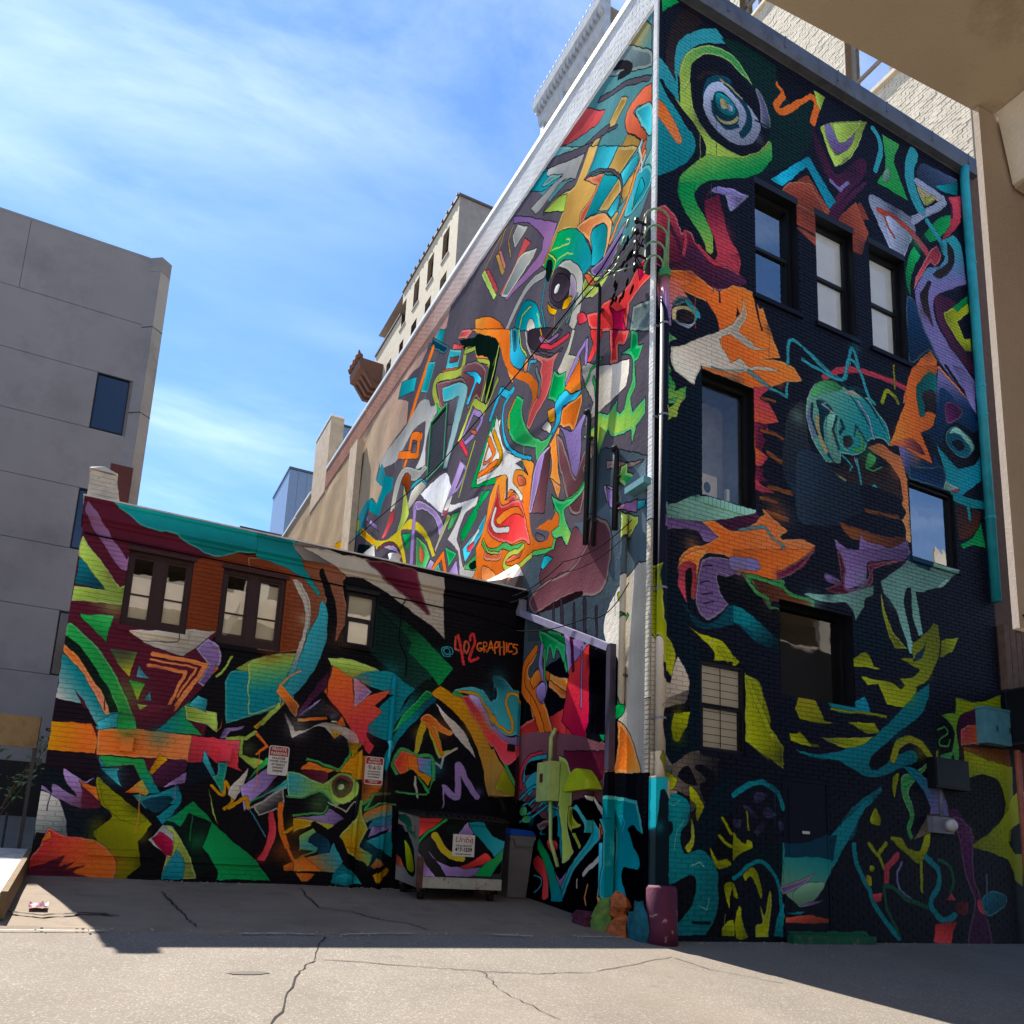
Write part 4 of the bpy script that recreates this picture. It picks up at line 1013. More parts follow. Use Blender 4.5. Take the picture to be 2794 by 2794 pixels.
def soften(P):
    # gentle bends of a hand-painted outline are curves, sharp ones stay corners
    q=np.array([p[:2] for p in P]);d=np.roll(q,-1,0)-q;a=np.arctan2(d[:,1],d[:,0])
    t=np.abs((a-np.roll(a,1)+np.pi)%(2*np.pi)-np.pi)
    return [(p[0],p[1],bool(v>.85)) for p,v in zip(P,t)]
def cover(Q,W,H):
    """anti-aliased even-odd coverage of polygon Q (pixel units) -> (y0,x0,mask)"""
    x0,y0=max(0,int(Q[:,0].min())-1),max(0,int(Q[:,1].min())-1)
    x1,y1=min(W,int(Q[:,0].max())+2),min(H,int(Q[:,1].max())+2)
    if x1<=x0 or y1<=y0: return None
    w,h=(x1-x0)*2,(y1-y0)*2
    q=(Q-[x0,y0])*2
    T=np.zeros((h,w+1),np.int32); R=np.roll(q,-1,0)
    for (ax,ay),(bx,by) in zip(q,R):
        if ay==by: continue
        if ay>by: ax,ay,bx,by=bx,by,ax,ay
        r=np.arange(max(0,int(np.ceil(ay-.5))),min(h,int(np.ceil(by-.5))))
        if len(r)==0: continue
        c=np.clip(np.ceil(ax+(r+.5-ay)*(bx-ax)/(by-ay)-.5),0,w).astype(int)
        np.add.at(T,(r,c),1)
    m=(np.cumsum(T,1)[:,:w]&1).astype(np.float32)
    return y0,x0,m.reshape(h//2,2,w//2,2).mean((1,3))
def stroke(Q,wd,W,H):
    r=wd/2+1.5
    x0,y0=max(0,int(Q[:,0].min()-r)),max(0,int(Q[:,1].min()-r))
    x1,y1=min(W,int(Q[:,0].max()+r)+1),min(H,int(Q[:,1].max()+r)+1)
    if x1<=x0 or y1<=y0: return None
    Y,X=np.mgrid[y0:y1,x0:x1].astype(np.float32)+.5
    D=np.full(X.shape,1e9,np.float32)
    for a,b in zip(Q[:-1],Q[1:]):
        d=b-a;L=d@d+1e-9
        lo=np.minimum(a,b)-r;hi=np.maximum(a,b)+r
        i0,i1=max(0,int(lo[1])-y0),max(0,int(hi[1])+1-y0);j0,j1=max(0,int(lo[0])-x0),max(0,int(hi[0])+1-x0)
        x,y=X[i0:i1,j0:j1],Y[i0:i1,j0:j1]
        t=np.clip(((x-a[0])*d[0]+(y-a[1])*d[1])/L,0,1)
        D[i0:i1,j0:j1]=np.minimum(D[i0:i1,j0:j1],np.hypot(x-a[0]-t*d[0],y-a[1]-t*d[1]))
    return y0,x0,np.clip(wd/2-D+.5,0,1)
def paint(data,PAL,wcm,hcm,s,base,ink=.5,rw=1.8,spray=0,drips=0,band=0.,every=2):
    """lays the painted shapes down one after another: a dark sprayed rim, then the fill with a soft fade across it"""
    W,H=int(wcm*s),int(hcm*s)
    I=np.empty((H,W,3),np.float32);I[:]=np.array(base,np.float32)/255
    C=np.array(PAL,np.float32)/255
    INK=np.array([.035,.03,.055],np.float32)
    for n,ln in enumerate(data.split('\n')):
        h,pt=ln.split(':');k=h[0];a=[int(v) for v in h[1:].split(',')]
        P=[]
        for q in pt.split():
            sh=q[-1]=='!';x,y=q.rstrip('!').split(',')
            P.append((float(x)*s,float(y)*s,sh or k in'pg'))
        if k in'pg' and len(P)>5: P=soften(P)
        if k=='k':
            Q=spline([(p[0],p[1],False) for p in P],False) if len(P)>3 else np.array([p[:2] for p in P])
            wd=max(1.2,a[1]*s);m=stroke(Q,wd,W,H);rim=stroke(Q,wd+rw*s,W,H) if wd>3*s else None
        else:
            Q=spline(P);m=cover(Q,W,H)
            ext=Q.max(0)-Q.min(0);rim=stroke(np.vstack([Q,Q[:1]]),rw*s,W,H) if 12*s<max(ext)<330*s else None
        if m is None: continue
        if rim is not None and C[a[0]].max()>.16:
            y0,x0,M=rim;hh,ww=M.shape;R=I[y0:y0+hh,x0:x0+ww];R+=(INK-R)*(M[...,None]*ink)
        y0,x0,M=m;hh,ww=M.shape;col=C[a[0]]
        Y,X=np.mgrid[0:hh,0:ww].astype(np.float32)
        if k=='g':
            gx,gy,ex,ey=[v*s for v in a[2:6]]
            t=np.clip(((X+x0-gx)*(ex-gx)+(Y+y0-gy)*(ey-gy))/((ex-gx)**2+(ey-gy)**2+1e-6),0,1)[...,None]
            col=C[a[0]]*(1-t)+C[a[1]]*t
        elif max(hh,ww)<400*s and k!='k' and C[a[0]].max()>.16:
            an=n*2.4;t=((X/ww-.5)*np.cos(an)+(Y/hh-.5)*np.sin(an))[...,None]
            col=np.clip(col*(1+.42*t)+np.maximum(t,0)*.10,0,1)
        R=I[y0:y0+hh,x0:x0+ww];R+=(col-R)*M[...,None]
        if band and k!='k' and n%every==0 and C[a[0]].max()>.3 and 45*s<max(ext)<300*s and min(ext)>16*s:
            e=stroke(np.vstack([Q,Q[:1]]),2*band*s,W,H)      # a paler contour line kept just inside the outline
            if e is not None:
                F=np.zeros((H,W),np.float32) if False else None
                ya,xa,E=e;yb0,xb0=max(y0,ya),max(x0,xa);yb1,xb1=min(y0+hh,ya+E.shape[0]),min(x0+ww,xa+E.shape[1])
                if yb1>yb0 and xb1>xb0:
                    mm=M[yb0-y0:yb1-y0,xb0-x0:xb1-x0]*E[yb0-ya:yb1-ya,xb0-xa:xb1-xa]
                    pale=np.clip(C[a[0]]*.62+np.array([.34,.36,.30],np.float32),0,1);R=I[yb0:yb1,xb0:xb1];R+=(pale-R)*(mm[...,None]*.8)
    r=np.random.default_rng(11)
    for _ in range(spray):                      # overspray: a soft cloud of the neighbouring colour
        cx,cy=int(r.uniform(.03,.97)*W),int(r.uniform(.12,.9)*H);rad=int(r.uniform(9,30)*s)
        dx,dy=int(r.normal(0,rad*.5)),int(r.normal(0,rad*.5))
        col=I[min(H-1,max(0,cy+dy)),min(W-1,max(0,cx+dx))].copy()
        if col.max()<.12 and r.random()<.5: continue
        y0,y1,x0,x1=max(0,cy-2*rad),min(H,cy+2*rad),max(0,cx-2*rad),min(W,cx+2*rad)
        Y,X=np.mgrid[y0:y1,x0:x1].astype(np.float32);g=np.exp(-((X-cx)**2+(Y-cy)**2)/(rad*.75)**2)[...,None]*.42
        I[y0:y1,x0:x1]+=(col-I[y0:y1,x0:x1])*g
    for _ in range(drips):                      # runs of wet paint
        cx,cy=r.uniform(.0,.55)*W,r.uniform(.15,.85)*H;L=r.uniform(15,90)*s
        col=I[int(cy),int(cx)].copy()
        m=stroke(np.array([[cx,cy],[cx+r.normal(0,.4)*s,cy-L*.5],[cx+r.normal(0,.8)*s,cy-L]]),r.uniform(.8,1.8)*s,W,H)
        if m is None: continue
        y0,x0,M=m;hh,ww=M.shape;R=I[y0:y0+hh,x0:x0+ww];R+=(col-R)*(M[...,None]*.85)
    return I
# ---------------------------------------------------------------- materials
def s2l(c):
    c = [v/255.0 for v in c]
    return tuple((v/12.92 if v <= .04045 else ((v+.055)/1.055)**2.4) for v in c)+(1.0,)
def newmat(name):
    m = bpy.data.materials.new(name); m.use_nodes = True
    return m, m.node_tree.nodes, m.node_tree.links, m.node_tree.nodes['Principled BSDF']
def wpos(nt, scale=(1, 1, 1)):
    g = nt.nodes.new('ShaderNodeNewGeometry'); mpn = nt.nodes.new('ShaderNodeMapping'); mpn.inputs['Scale'].default_value = scale
    nt.links.new(g.outputs['Position'], mpn.inputs[0]); return mpn.outputs[0]
def add_noise(nt, vec, scale, detail=4, rough=.6):
    n = nt.nodes.new('ShaderNodeTexNoise'); n.inputs['Scale'].default_value = scale; n.inputs['Detail'].default_value = detail
    n.inputs['Roughness'].default_value = rough; nt.links.new(vec, n.inputs['Vector']); return n.outputs[0]
def ramp(nt, v, a, b, c=0., d=1.):
    m = nt.nodes.new('ShaderNodeMapRange'); m.inputs['From Min'].default_value = a; m.inputs['From Max'].default_value = b
    m.inputs['To Min'].default_value = c; m.inputs['To Max'].default_value = d; nt.links.new(v, m.inputs[0]); return m.outputs[0]
def mixrgb(nt, kind, fac, a, b):
    n = nt.nodes.new('ShaderNodeMixRGB'); n.blend_type = kind
    for i, v in ((0, fac), (1, a), (2, b)):
        if isinstance(v, (int, float)): n.inputs[i].default_value = v
        elif isinstance(v, tuple): n.inputs[i].default_value = v
        else: nt.links.new(v, n.inputs[i])
    return n.outputs[0]
def bump(nt, p, h, strength, dist):
    b = nt.nodes.new('ShaderNodeBump'); b.inputs['Strength'].default_value = strength; b.inputs['Distance'].default_value = dist
    nt.links.new(h, b.inputs['Height']); nt.links.new(b.outputs[0], p.inputs['Normal'])
def plain(name, rgb, rough=.6, metal=0., var=.18, scale=6., bmp=0., bscale=60., dirt=None, spec=.3):
    m, N, L, p = newmat(name); nt = m.node_tree
    v = wpos(nt); n = add_noise(nt, v, scale)
    col = mixrgb(nt, 'MULTIPLY', 1.0, s2l(rgb), None) if False else None
    mr = ramp(nt, n, .3, .7, 1-var, 1+var*.6)
    mul = N.new('ShaderNodeMixRGB'); mul.blend_type = 'MULTIPLY'; mul.inputs[0].default_value = 1; mul.inputs[1].default_value = s2l(rgb)
    L.new(mr, mul.inputs[2]); c = mul.outputs[0]
    if dirt:
        d = ramp(nt, add_noise(nt, v, dirt[1], 6, .7), dirt[2], dirt[3]); c = mixrgb(nt, 'MIX', d, c, s2l(dirt[0]))
    L.new(c, p.inputs['Base Color']); p.inputs['Roughness'].default_value = rough; p.inputs['Metallic'].default_value = metal
    p.inputs['Specular IOR Level'].default_value = spec
    if bmp: bump(nt, p, add_noise(nt, v, bscale, 5), bmp, .01)
    return m
def gen_image(name, arr):
    h, w, _ = arr.shape
    im = bpy.data.images.new(name, w, h, alpha=False)
    buf = np.ones((h, w, 4), np.float32); buf[..., :3] = np.clip(arr, 0, 1)
    im.pixels.foreach_set(buf.ravel()); im.update(); im.pack()
    return im
def mural(name, img, axis, u0, wm, hm, bstr=.35, bscale=45., streak=None, chip=True, rough=.55, spec=.12, chalk=0.):
    """wall paint: the shapes painted below, laid on the wall in metres, with weathering on top"""
    m, N, L, p = newmat(name); nt = m.node_tree
    g = N.new('ShaderNodeNewGeometry'); sp = N.new('ShaderNodeSeparateXYZ'); L.new(g.outputs['Position'], sp.inputs[0])
    cb = N.new('ShaderNodeCombineXYZ')
    def lin(o, a, s):
        q = N.new('ShaderNodeMath'); q.operation = 'MULTIPLY_ADD'; L.new(o, q.inputs[0]); q.inputs[1].default_value = s; q.inputs[2].default_value = -a*s; return q.outputs[0]
    L.new(lin(sp.outputs[axis], u0, 1/wm), cb.inputs[0]); L.new(lin(sp.outputs['Z'], -.6, 1/hm), cb.inputs[1])
    # hand-held spray can: outlines waver by a centimetre
    v = wpos(nt)
    wob = N.new('ShaderNodeTexNoise'); wob.inputs['Scale'].default_value = 5; wob.inputs['Detail'].default_value = 3; L.new(v, wob.inputs['Vector'])
    sub = N.new('ShaderNodeVectorMath'); sub.operation = 'SUBTRACT'; L.new(wob.outputs['Color'], sub.inputs[0]); sub.inputs[1].default_value = (.5, .5, .5)
    scl = N.new('ShaderNodeVectorMath'); scl.operation = 'MULTIPLY'; L.new(sub.outputs[0], scl.inputs[0]); scl.inputs[1].default_value = (.07/wm, .07/hm, 0)
    add = N.new('ShaderNodeVectorMath'); add.operation = 'ADD'; L.new(cb.outputs[0], add.inputs[0]); L.new(scl.outputs[0], add.inputs[1])
    t = N.new('ShaderNodeTexImage'); t.image = img; t.extension = 'EXTEND'; t.interpolation = 'Linear'; L.new(add.outputs[0], t.inputs[0])
    c = t.outputs['Color']
    a = ramp(nt, add_noise(nt, v, 1.3, 6, .65), .25, .75, .78, 1.10); mul = N.new('ShaderNodeMixRGB'); mul.blend_type = 'MULTIPLY'; mul.inputs[0].default_value = 1; L.new(c, mul.inputs[1]); L.new(a, mul.inputs[2]); c = mul.outputs[0]
    fine = ramp(nt, add_noise(nt, v, 55, 3, .7), .3, .7, .86, 1.08); mul2 = N.new('ShaderNodeMixRGB'); mul2.blend_type = 'MULTIPLY'; mul2.inputs[0].default_value = 1; L.new(c, mul2.inputs[1]); L.new(fine, mul2.inputs[2]); c = mul2.outputs[0]
    if chalk: c = mixrgb(nt, 'MIX', chalk, c, (.62, .60, .57, 1))
    if chip:
        k = ramp(nt, add_noise(nt, v, 9, 8, .75), .70, .73); c = mixrgb(nt, 'MIX', k, c, s2l((132, 84, 66)))
    if streak:
        sv = wpos(nt, (6, 6, .35)); s_ = ramp(nt, add_noise(nt, sv, 1.0, 5, .7), .52, .75, 0, streak); c = mixrgb(nt, 'MIX', s_, c, s2l((58, 50, 48)))
    L.new(c, p.inputs['Base Color']); p.inputs['Roughness'].default_value = rough; p.inputs['Specular IOR Level'].default_value = spec
    h1 = add_noise(nt, v, bscale, 6, .65)
    bump(nt, p, h1, bstr, .012)
    return m
def glass_mat(name, tint=(.02, .025, .03), base=.22):
    m, N, L, p = newmat(name); N.remove(p); out = N['Material Output']
    tr = N.new('ShaderNodeBsdfTransparent'); tr.inputs[0].default_value = (.94, .96, .96, 1)
    gl = N.new('ShaderNodeBsdfGlossy'); gl.inputs['Roughness'].default_value = .015; gl.inputs[0].default_value = (.95, .97, 1, 1)
    f = N.new('ShaderNodeFresnel'); f.inputs[0].default_value = 1.5
    fm = N.new('ShaderNodeMath'); fm.operation = 'MULTIPLY_ADD'; L.new(f.outputs[0], fm.inputs[0]); fm.inputs[1].default_value = 1-base; fm.inputs[2].default_value = base
    v = wpos(m.node_tree); b = N.new('ShaderNodeBump'); b.inputs['Strength'].default_value = .12; b.inputs['Distance'].default_value = .02
    L.new(add_noise(m.node_tree, v, 2.2, 2, .4), b.inputs['Height']); L.new(b.outputs[0], gl.inputs['Normal'])
    mx = N.new('ShaderNodeMixShader'); L.new(fm.outputs[0], mx.inputs[0]); L.new(tr.outputs[0], mx.inputs[1]); L.new(gl.outputs[0], mx.inputs[2]); L.new(mx.outputs[0], out.inputs['Surface'])
    return m
imA = gen_image('annex_paint', paint(MURAL_A, PAL, 770, 660, 2, (20, 16, 26), .4, 1.6, 150, 14, 2.2, 3))
imF = gen_image('front_paint', paint(MURAL_F, PAL, 830, 1650, 1.5, (16, 18, 34), .45, 1.6, 170, 20, 2.6, 3))
imS = gen_image('side_paint', paint(MURAL_S, PAL, 3100, 1680, 1.25, (196, 170, 138), .85, 3.0, 60, 70, 4.5, 2))
imD = gen_image('bin_front_paint', paint(MURAL_D, PAL, 210, 240, 3, (66, 64, 68)))
imE = gen_image('bin_side_paint', paint(MURAL_E, PAL, 140, 240, 3, (128, 120, 110)))
MT = {}
MT['annex'] = mural('annex_mural_paint', imA, 'X', -7.3, 7.7, 6.6, .3, 60)
MT['front'] = mural('front_mural_paint', imF, 'X', -.3, 8.3, 16.5, .3, 60)
MT['side'] = mural('side_mural_paint', imS, 'Y', -.3, 31.0, 16.8, .8, 16, streak=.18, chip=False, rough=.9, spec=.0)
MT['binf'] = mural('bin_front_paint', imD, 'X', -2.7, 2.1, 2.4, .08, 30, streak=.35, rough=.45)
MT['bins'] = mural('bin_side_paint', imE, 'Y', 2.6, 1.4, 2.4, .08, 30, streak=.4, rough=.45)
MT['whitebrick'] = plain('white_painted_brick', (226, 226, 222), .7, var=.2, scale=14, bmp=.4, bscale=80, dirt=((120, 110, 100), 5, .58, .8))
MT['brownbrick'] = plain('brown_brick', (104, 80, 66), .85, var=.2, scale=6, bmp=.5, bscale=40)
MT['tanbrick'] = plain('tan_stucco', (196, 172, 142), .85, var=.2, scale=3, bmp=.8, bscale=14, dirt=((120, 100, 84), 1.2, .55, .8))
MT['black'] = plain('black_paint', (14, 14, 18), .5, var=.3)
MT['brownwood'] = plain('brown_window_paint', (50, 26, 24), .5, var=.3, scale=20)
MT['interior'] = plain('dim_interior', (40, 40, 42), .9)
MT['roomgrey'] = plain('room_wall_grey', (150, 148, 140), .9)
MT['blind'] = plain('pale_blind', (236, 232, 222), .8, var=.06)
MT['blindw'] = plain('window_shade_white', (232, 234, 232), .8, var=.05)
MT['blindb'] = plain('window_shade_beige', (232, 224, 204), .8, var=.08)  # pale tone of reflections in the low building's panes; also the carton
MT['glass'] = glass_mat('window_glass', base=.30)
MT['glassdim'] = glass_mat('window_glass_clear', base=.05)
MT['glassmid'] = glass_mat('window_glass_wavy', base=.12)
MT['teal'] = plain('teal_pipe_paint', (40, 160, 172), .4, var=.25, scale=3)
MT['tealbox'] = plain('teal_box_paint', (90, 150, 156), .5, var=.2)
MT['gutter'] = plain('grey_gutter_metal', (94, 99, 110), .45, .3, var=.2, scale=2, dirt=((70, 68, 70), 3, .5, .75))
MT['coping'] = plain('white_coping_metal', (232, 238, 242), .5, .0, var=.08)
MT['steel'] = plain('galvanised_steel', (150, 150, 160), .4, .6, var=.2, scale=4)
MT['greypaint'] = plain('grey_steel_paint', (126, 126, 134), .45, .1, var=.2, scale=4)
MT['whitemetal'] = plain('white_flashing', (214, 208, 200), .5, var=.2, scale=3, dirt=((120, 105, 90), 4, .55, .8))
MT['offwhitebrick'] = plain('old_white_brick', (206, 198, 180), .8, var=.2, scale=5, bmp=.5, bscale=40, dirt=((120, 96, 80), 5, .6, .75))
MT['rustbrown'] = plain('maroon_metal', (84, 44, 40), .7, var=.25)
MT['roof'] = plain('roof_membrane', (150, 146, 140), .9, var=.2)
MT['cable'] = plain('black_cable', (20, 20, 22), .9, spec=.03)
MT['greencable'] = plain('green_painted_cable', (110, 150, 100), .5, var=.3, scale=8)
MT['greencap'] = plain('green_painted_cap', (50, 130, 70), .5)
MT['concrete'] = plain('grey_precast_concrete', (152, 142, 136), .85, var=.08, scale=.4, bmp=.25, bscale=50, dirt=((118, 110, 108), .5, .5, .85))
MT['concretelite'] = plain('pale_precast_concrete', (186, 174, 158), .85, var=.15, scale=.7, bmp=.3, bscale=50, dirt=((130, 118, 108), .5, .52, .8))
MT['beige'] = plain('beige_garage_stucco', (188, 172, 156), .9, var=.07, scale=1.5, bmp=.6, bscale=70)
MT['soffit'] = plain('beige_soffit_stucco', (182, 166, 142), .9, var=.08, scale=1, bmp=.6, bscale=60, dirt=((120, 102, 80), .8, .52, .8))
MT['cream'] = plain('cream_brick', (214, 200, 176), .8, var=.2, scale=4, bmp=.4, bscale=30)
MT['creamjoint'] = plain('cream_brick_joint', (150, 136, 116), .9)
MT['ornate'] = plain('pale_terracotta', (178, 182, 190), .7, var=.2, scale=3, bmp=.5, bscale=12)
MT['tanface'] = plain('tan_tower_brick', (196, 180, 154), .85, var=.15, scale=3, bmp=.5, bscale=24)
MT['greyface'] = plain('grey_tower_brick', (150, 138, 128), .85, var=.15, scale=3, bmp=.4, bscale=24)  # tower brick greyed to its shaded tone; also plain grey trim
MT['cornice'] = plain('brown_terracotta', (122, 84, 66), .8, var=.3, scale=4, dirt=((60, 44, 40), 4, .5, .75))
MT['panelblue'] = plain('blue_grey_metal_panel', (132, 152, 178), .45, .2, var=.06)
MT['brownroof'] = plain('brown_metal_box', (92, 78, 72), .6)
MT['darkglass'] = plain('dark_window_glass', (16, 28, 52), .12, var=.15, spec=.8)
MT['wood'] = plain('weathered_plywood', (150, 122, 84), .85, var=.35, scale=3, bmp=.3, bscale=20, dirt=((80, 60, 40), 3, .5, .75))
MT['timber'] = plain('rough_timber', (116, 94, 66), .85, var=.3, scale=6, bmp=.4, bscale=30, dirt=((96, 74, 50), 3, .52, .75))
MT['darkmetal'] = plain('dark_railing_metal', (66, 64, 68), .5, .3)
MT['cartgrey'] = plain('grey_cart_plastic', (116, 116, 118), .5, var=.12, scale=4, dirt=((80, 78, 76), 6, .6, .85))
MT['cartblue'] = plain('blue_lid_plastic', (24, 74, 150), .4)
MT['binlid'] = plain('black_lid_plastic', (16, 16, 18), .55, var=.3)
MT['binbar'] = plain('worn_white_steel', (176, 172, 156), .6, var=.2, scale=5, dirt=((110, 66, 40), 7, .56, .7))
MT['rust'] = plain('rusty_steel', (94, 62, 50), .7, var=.35, scale=8)
MT['rubber'] = plain('black_rubber', (18, 18, 18), .8)
MT['signwhite'] = plain('sign_white', (214, 208, 196), .45, var=.06)
MT['signred'] = plain('sign_red', (168, 32, 32), .45, var=.1)
MT['signink'] = plain('sign_ink_grey', (84, 70, 66), .5)
MT['signgold'] = plain('sign_triangle_gold', (150, 118, 20), .5)
MT['plum'] = plain('plum_painted_concrete', (88, 30, 58), .7, var=.3, scale=3, bmp=.6, bscale=30, dirt=((190, 176, 160), 6, .60, .7))
MT['rockmaroon'] = plain('maroon_painted_rock', (80, 26, 46), .8, var=.45, scale=9, bmp=1.0, bscale=22)
MT['rocklime'] = plain('lime_painted_rock', (104, 130, 48), .8, var=.4, scale=9, bmp=1.0, bscale=22, dirt=((16, 110, 66), 5, .5, .7))
MT['rockorange'] = plain('orange_painted_rock', (176, 96, 50), .8, var=.4, scale=9, bmp=1.0, bscale=22, dirt=((70, 40, 34), 6, .5, .7))
MT['rockteal'] = plain('teal_painted_rock', (20, 92, 104), .8, var=.45, scale=9, bmp=1.0, bscale=22)
MT['limebox'] = plain('pale_lime_box_paint', (176, 194, 112), .5, var=.2, scale=5)
MT['olivehood'] = plain('olive_hood_paint', (168, 182, 20), .5, var=.2, scale=5)
MT['gravel'] = plain('gravel', (150, 142, 130), .9, var=.4, scale=30, bmp=.9, bscale=40)
MT['crack'] = plain('dark_crack_filler', (40, 36, 34), .9, var=.4, scale=20)
MT['joint'] = plain('pale_joint', (196, 188, 176), .9, var=.4, scale=9)
MT['leaf'] = plain('green_leaf', (104, 128, 78), .6, var=.4, scale=20)
MT['paper'] = plain('crumpled_wrapper', (210, 150, 170), .5, var=.4, scale=40)
MT['bag'] = plain('pale_plastic_bag', (190, 200, 214), .4, var=.2, scale=30)
def ground_mat():
    m, N, L, p = newmat('aggregate_concrete'); nt = m.node_tree; v = wpos(nt)
    c = mixrgb(nt, 'MIX', ramp(nt, add_noise(nt, v, .8, 6, .6), .3, .7), s2l((112, 104, 94)), s2l((128, 119, 107)))
    st = ramp(nt, add_noise(nt, v, 2.4, 8, .7), .56, .72, 0, .45); c = mixrgb(nt, 'MIX', st, c, s2l((98, 86, 75)))
    vo = N.new('ShaderNodeTexVoronoi'); vo.inputs['Scale'].default_value = 85; L.new(v, vo.inputs['Vector'])
    hs = N.new('ShaderNodeSeparateXYZ'); L.new(vo.outputs['Color'], hs.inputs[0])
    c = mixrgb(nt, 'MIX', ramp(nt, hs.outputs[0], .84, .88, 0, .45), c, s2l((176, 168, 156)))
    c = mixrgb(nt, 'MIX', ramp(nt, hs.outputs[1], .82, .86, 0, .4), c, s2l((104, 86, 72)))
    big = ramp(nt, add_noise(nt, v, .35, 5, .55), .45, .7, 0, .5); c = mixrgb(nt, 'MIX', big, c, s2l((112, 99, 84)))
    spot = ramp(nt, add_noise(nt, wpos(nt, (1, 1, 0)), 3.1, 2, .4), .70, .74, 0, .35); c = mixrgb(nt, 'MIX', spot, c, s2l((96, 86, 78)))
    L.new(c, p.inputs['Base Color']); p.inputs['Roughness'].default_value = .85; p.inputs['Specular IOR Level'].default_value = .25
    bump(nt, p, add_noise(nt, v, 60, 4, .7), .5, .012); return m
def apron_mat():
    m, N, L, p = newmat('worn_brown_concrete'); nt = m.node_tree; v = wpos(nt)
    c = mixrgb(nt, 'MIX', ramp(nt, add_noise(nt, v, .7, 7, .65), .3, .7), s2l((114, 99, 84)), s2l((138, 122, 104)))
    c = mixrgb(nt, 'MIX', ramp(nt, add_noise(nt, v, 1.6, 9, .72), .52, .72, 0, .6), c, s2l((88, 72, 60)))
    c = mixrgb(nt, 'MIX', ramp(nt, add_noise(nt, v, 40, 3, .7), .55, .75, 0, .35), c, s2l((156, 142, 122)))
    L.new(c, p.inputs['Base Color']); p.inputs['Roughness'].default_value = .85; p.inputs['Specular IOR Level'].default_value = .25
    bump(nt, p, add_noise(nt, v, 14, 7, .7), .5, .03); return m
MT['ground'] = ground_mat(); MT['apron'] = apron_mat()
# ---------------------------------------------------------------- mesh helpers
WO = {}                                   # world origin of each object
class MB:
    def __init__(s): s.v = []; s.f = []; s.m = []; s.mi = 0
    def quad(s, *p):
        i = len(s.v); s.v += [tuple(q) for q in p]; s.f.append(tuple(range(i, i+len(p)))); s.m.append(s.mi); return s
    def box(s, x0, x1, y0, y1, z0, z1, rz=0., c=None):
        P = [(x, y, z) for z in (z0, z1) for (x, y) in ((x0, y0), (x1, y0), (x1, y1), (x0, y1))]
        if rz:
            cx, cy = c or ((x0+x1)/2, (y0+y1)/2); ca, sa = math.cos(rz), math.sin(rz)
            P = [(cx+(x-cx)*ca-(y-cy)*sa, cy+(x-cx)*sa+(y-cy)*ca, z) for x, y, z in P]
        return s.hexa(P)
    def hexa(s, P):
        i = len(s.v); s.v += P
        for f in ((3, 2, 1, 0), (4, 5, 6, 7), (0, 1, 5, 4), (1, 2, 6, 5), (2, 3, 7, 6), (3, 0, 4, 7)):
            s.f.append(tuple(i+k for k in f)); s.m.append(s.mi)
        return s
    def prism(s, poly, axis, a, b):
        """poly in the two other axes (cyclic order), extruded along axis from a to b"""
        def P(q, t): return {0: (t, q[0], q[1]), 1: (q[0], t, q[1]), 2: (q[0], q[1], t)}[axis]
        n = len(poly); i = len(s.v); s.v += [P(q, a) for q in poly]+[P(q, b) for q in poly]
        s.f += [tuple(range(i+n-1, i-1, -1)), tuple(range(i+n, i+2*n))]; s.m += [s.mi, s.mi]
        for k in range(n): s.f.append((i+k, i+(k+1) % n, i+n+(k+1) % n, i+n+k)); s.m.append(s.mi)
        return s
    def tube(s, pts, r, n=8, cap=True):
        pts = [Vector(p) for p in pts]; rr = r if isinstance(r, (list, tuple)) else [r]*len(pts); i0 = len(s.v); up = None
        for k, p in enumerate(pts):
            d = (pts[min(k+1, len(pts)-1)]-pts[max(k-1, 0)]).normalized()
            if up is None: up = Vector((0, 0, 1)) if abs(d.z) < .9 else Vector((1, 0, 0))
            a = d.cross(up).normalized(); b = a.cross(d).normalized(); up = b
            for j in range(n):
                t = 2*math.pi*j/n; s.v.append(tuple(p+a*math.cos(t)*rr[k]+b*math.sin(t)*rr[k]))
        for k in range(len(pts)-1):
            for j in range(n):
                a0 = i0+k*n+j; a1 = i0+k*n+(j+1) % n; s.f.append((a0, a1, a1+n, a0+n)); s.m.append(s.mi)
        if cap:
            s.f.append(tuple(range(i0+n-1, i0-1, -1))); s.f.append(tuple(i0+(len(pts)-1)*n+j for j in range(n))); s.m += [s.mi, s.mi]
        return s
    def build(s, name, mat, parent=None, smooth=False, origin=None):
        V = np.array(s.v, float)
        if origin is None:
            lo, hi = V.min(0), V.max(0); origin = ((lo[0]+hi[0])/2, (lo[1]+hi[1])/2, lo[2])
        me = bpy.data.meshes.new(name); me.from_pydata((V-np.array(origin)).tolist(), [], s.f)
        for mt in (mat if isinstance(mat, (list, tuple)) else [mat]): me.materials.append(MT[mt] if isinstance(mt, str) else mt)
        if max(s.m, default=0): me.polygons.foreach_set('material_index', s.m)
        if smooth: me.polygons.foreach_set('use_smooth', [True]*len(me.polygons))
        me.update()
        return place(name, me, origin, parent)
def place(name, me, origin, parent=None):
    o = bpy.data.objects.new(name, me); COL.objects.link(o); WO[o.name] = Vector(origin)
    if parent is not None: o.parent = parent; o.location = Vector(origin)-WO[parent.name]
    else: o.location = origin
    return o
def empty(name, loc):
    o = bpy.data.objects.new(name, None); COL.objects.link(o); o.location = loc; o.empty_display_size = .3; WO[o.name] = Vector(loc); return o
def tag(o, label, cat, group=None):
    o['label'] = label; o['category'] = cat
    if group: o['group'] = group
    return o
def struct(o): o['kind'] = 'structure'; return o
def stuff(o): o['kind'] = 'stuff'; return o
SLOPE = .113
def gz(x, y):
    return SLOPE*max(-14., min(14., y))
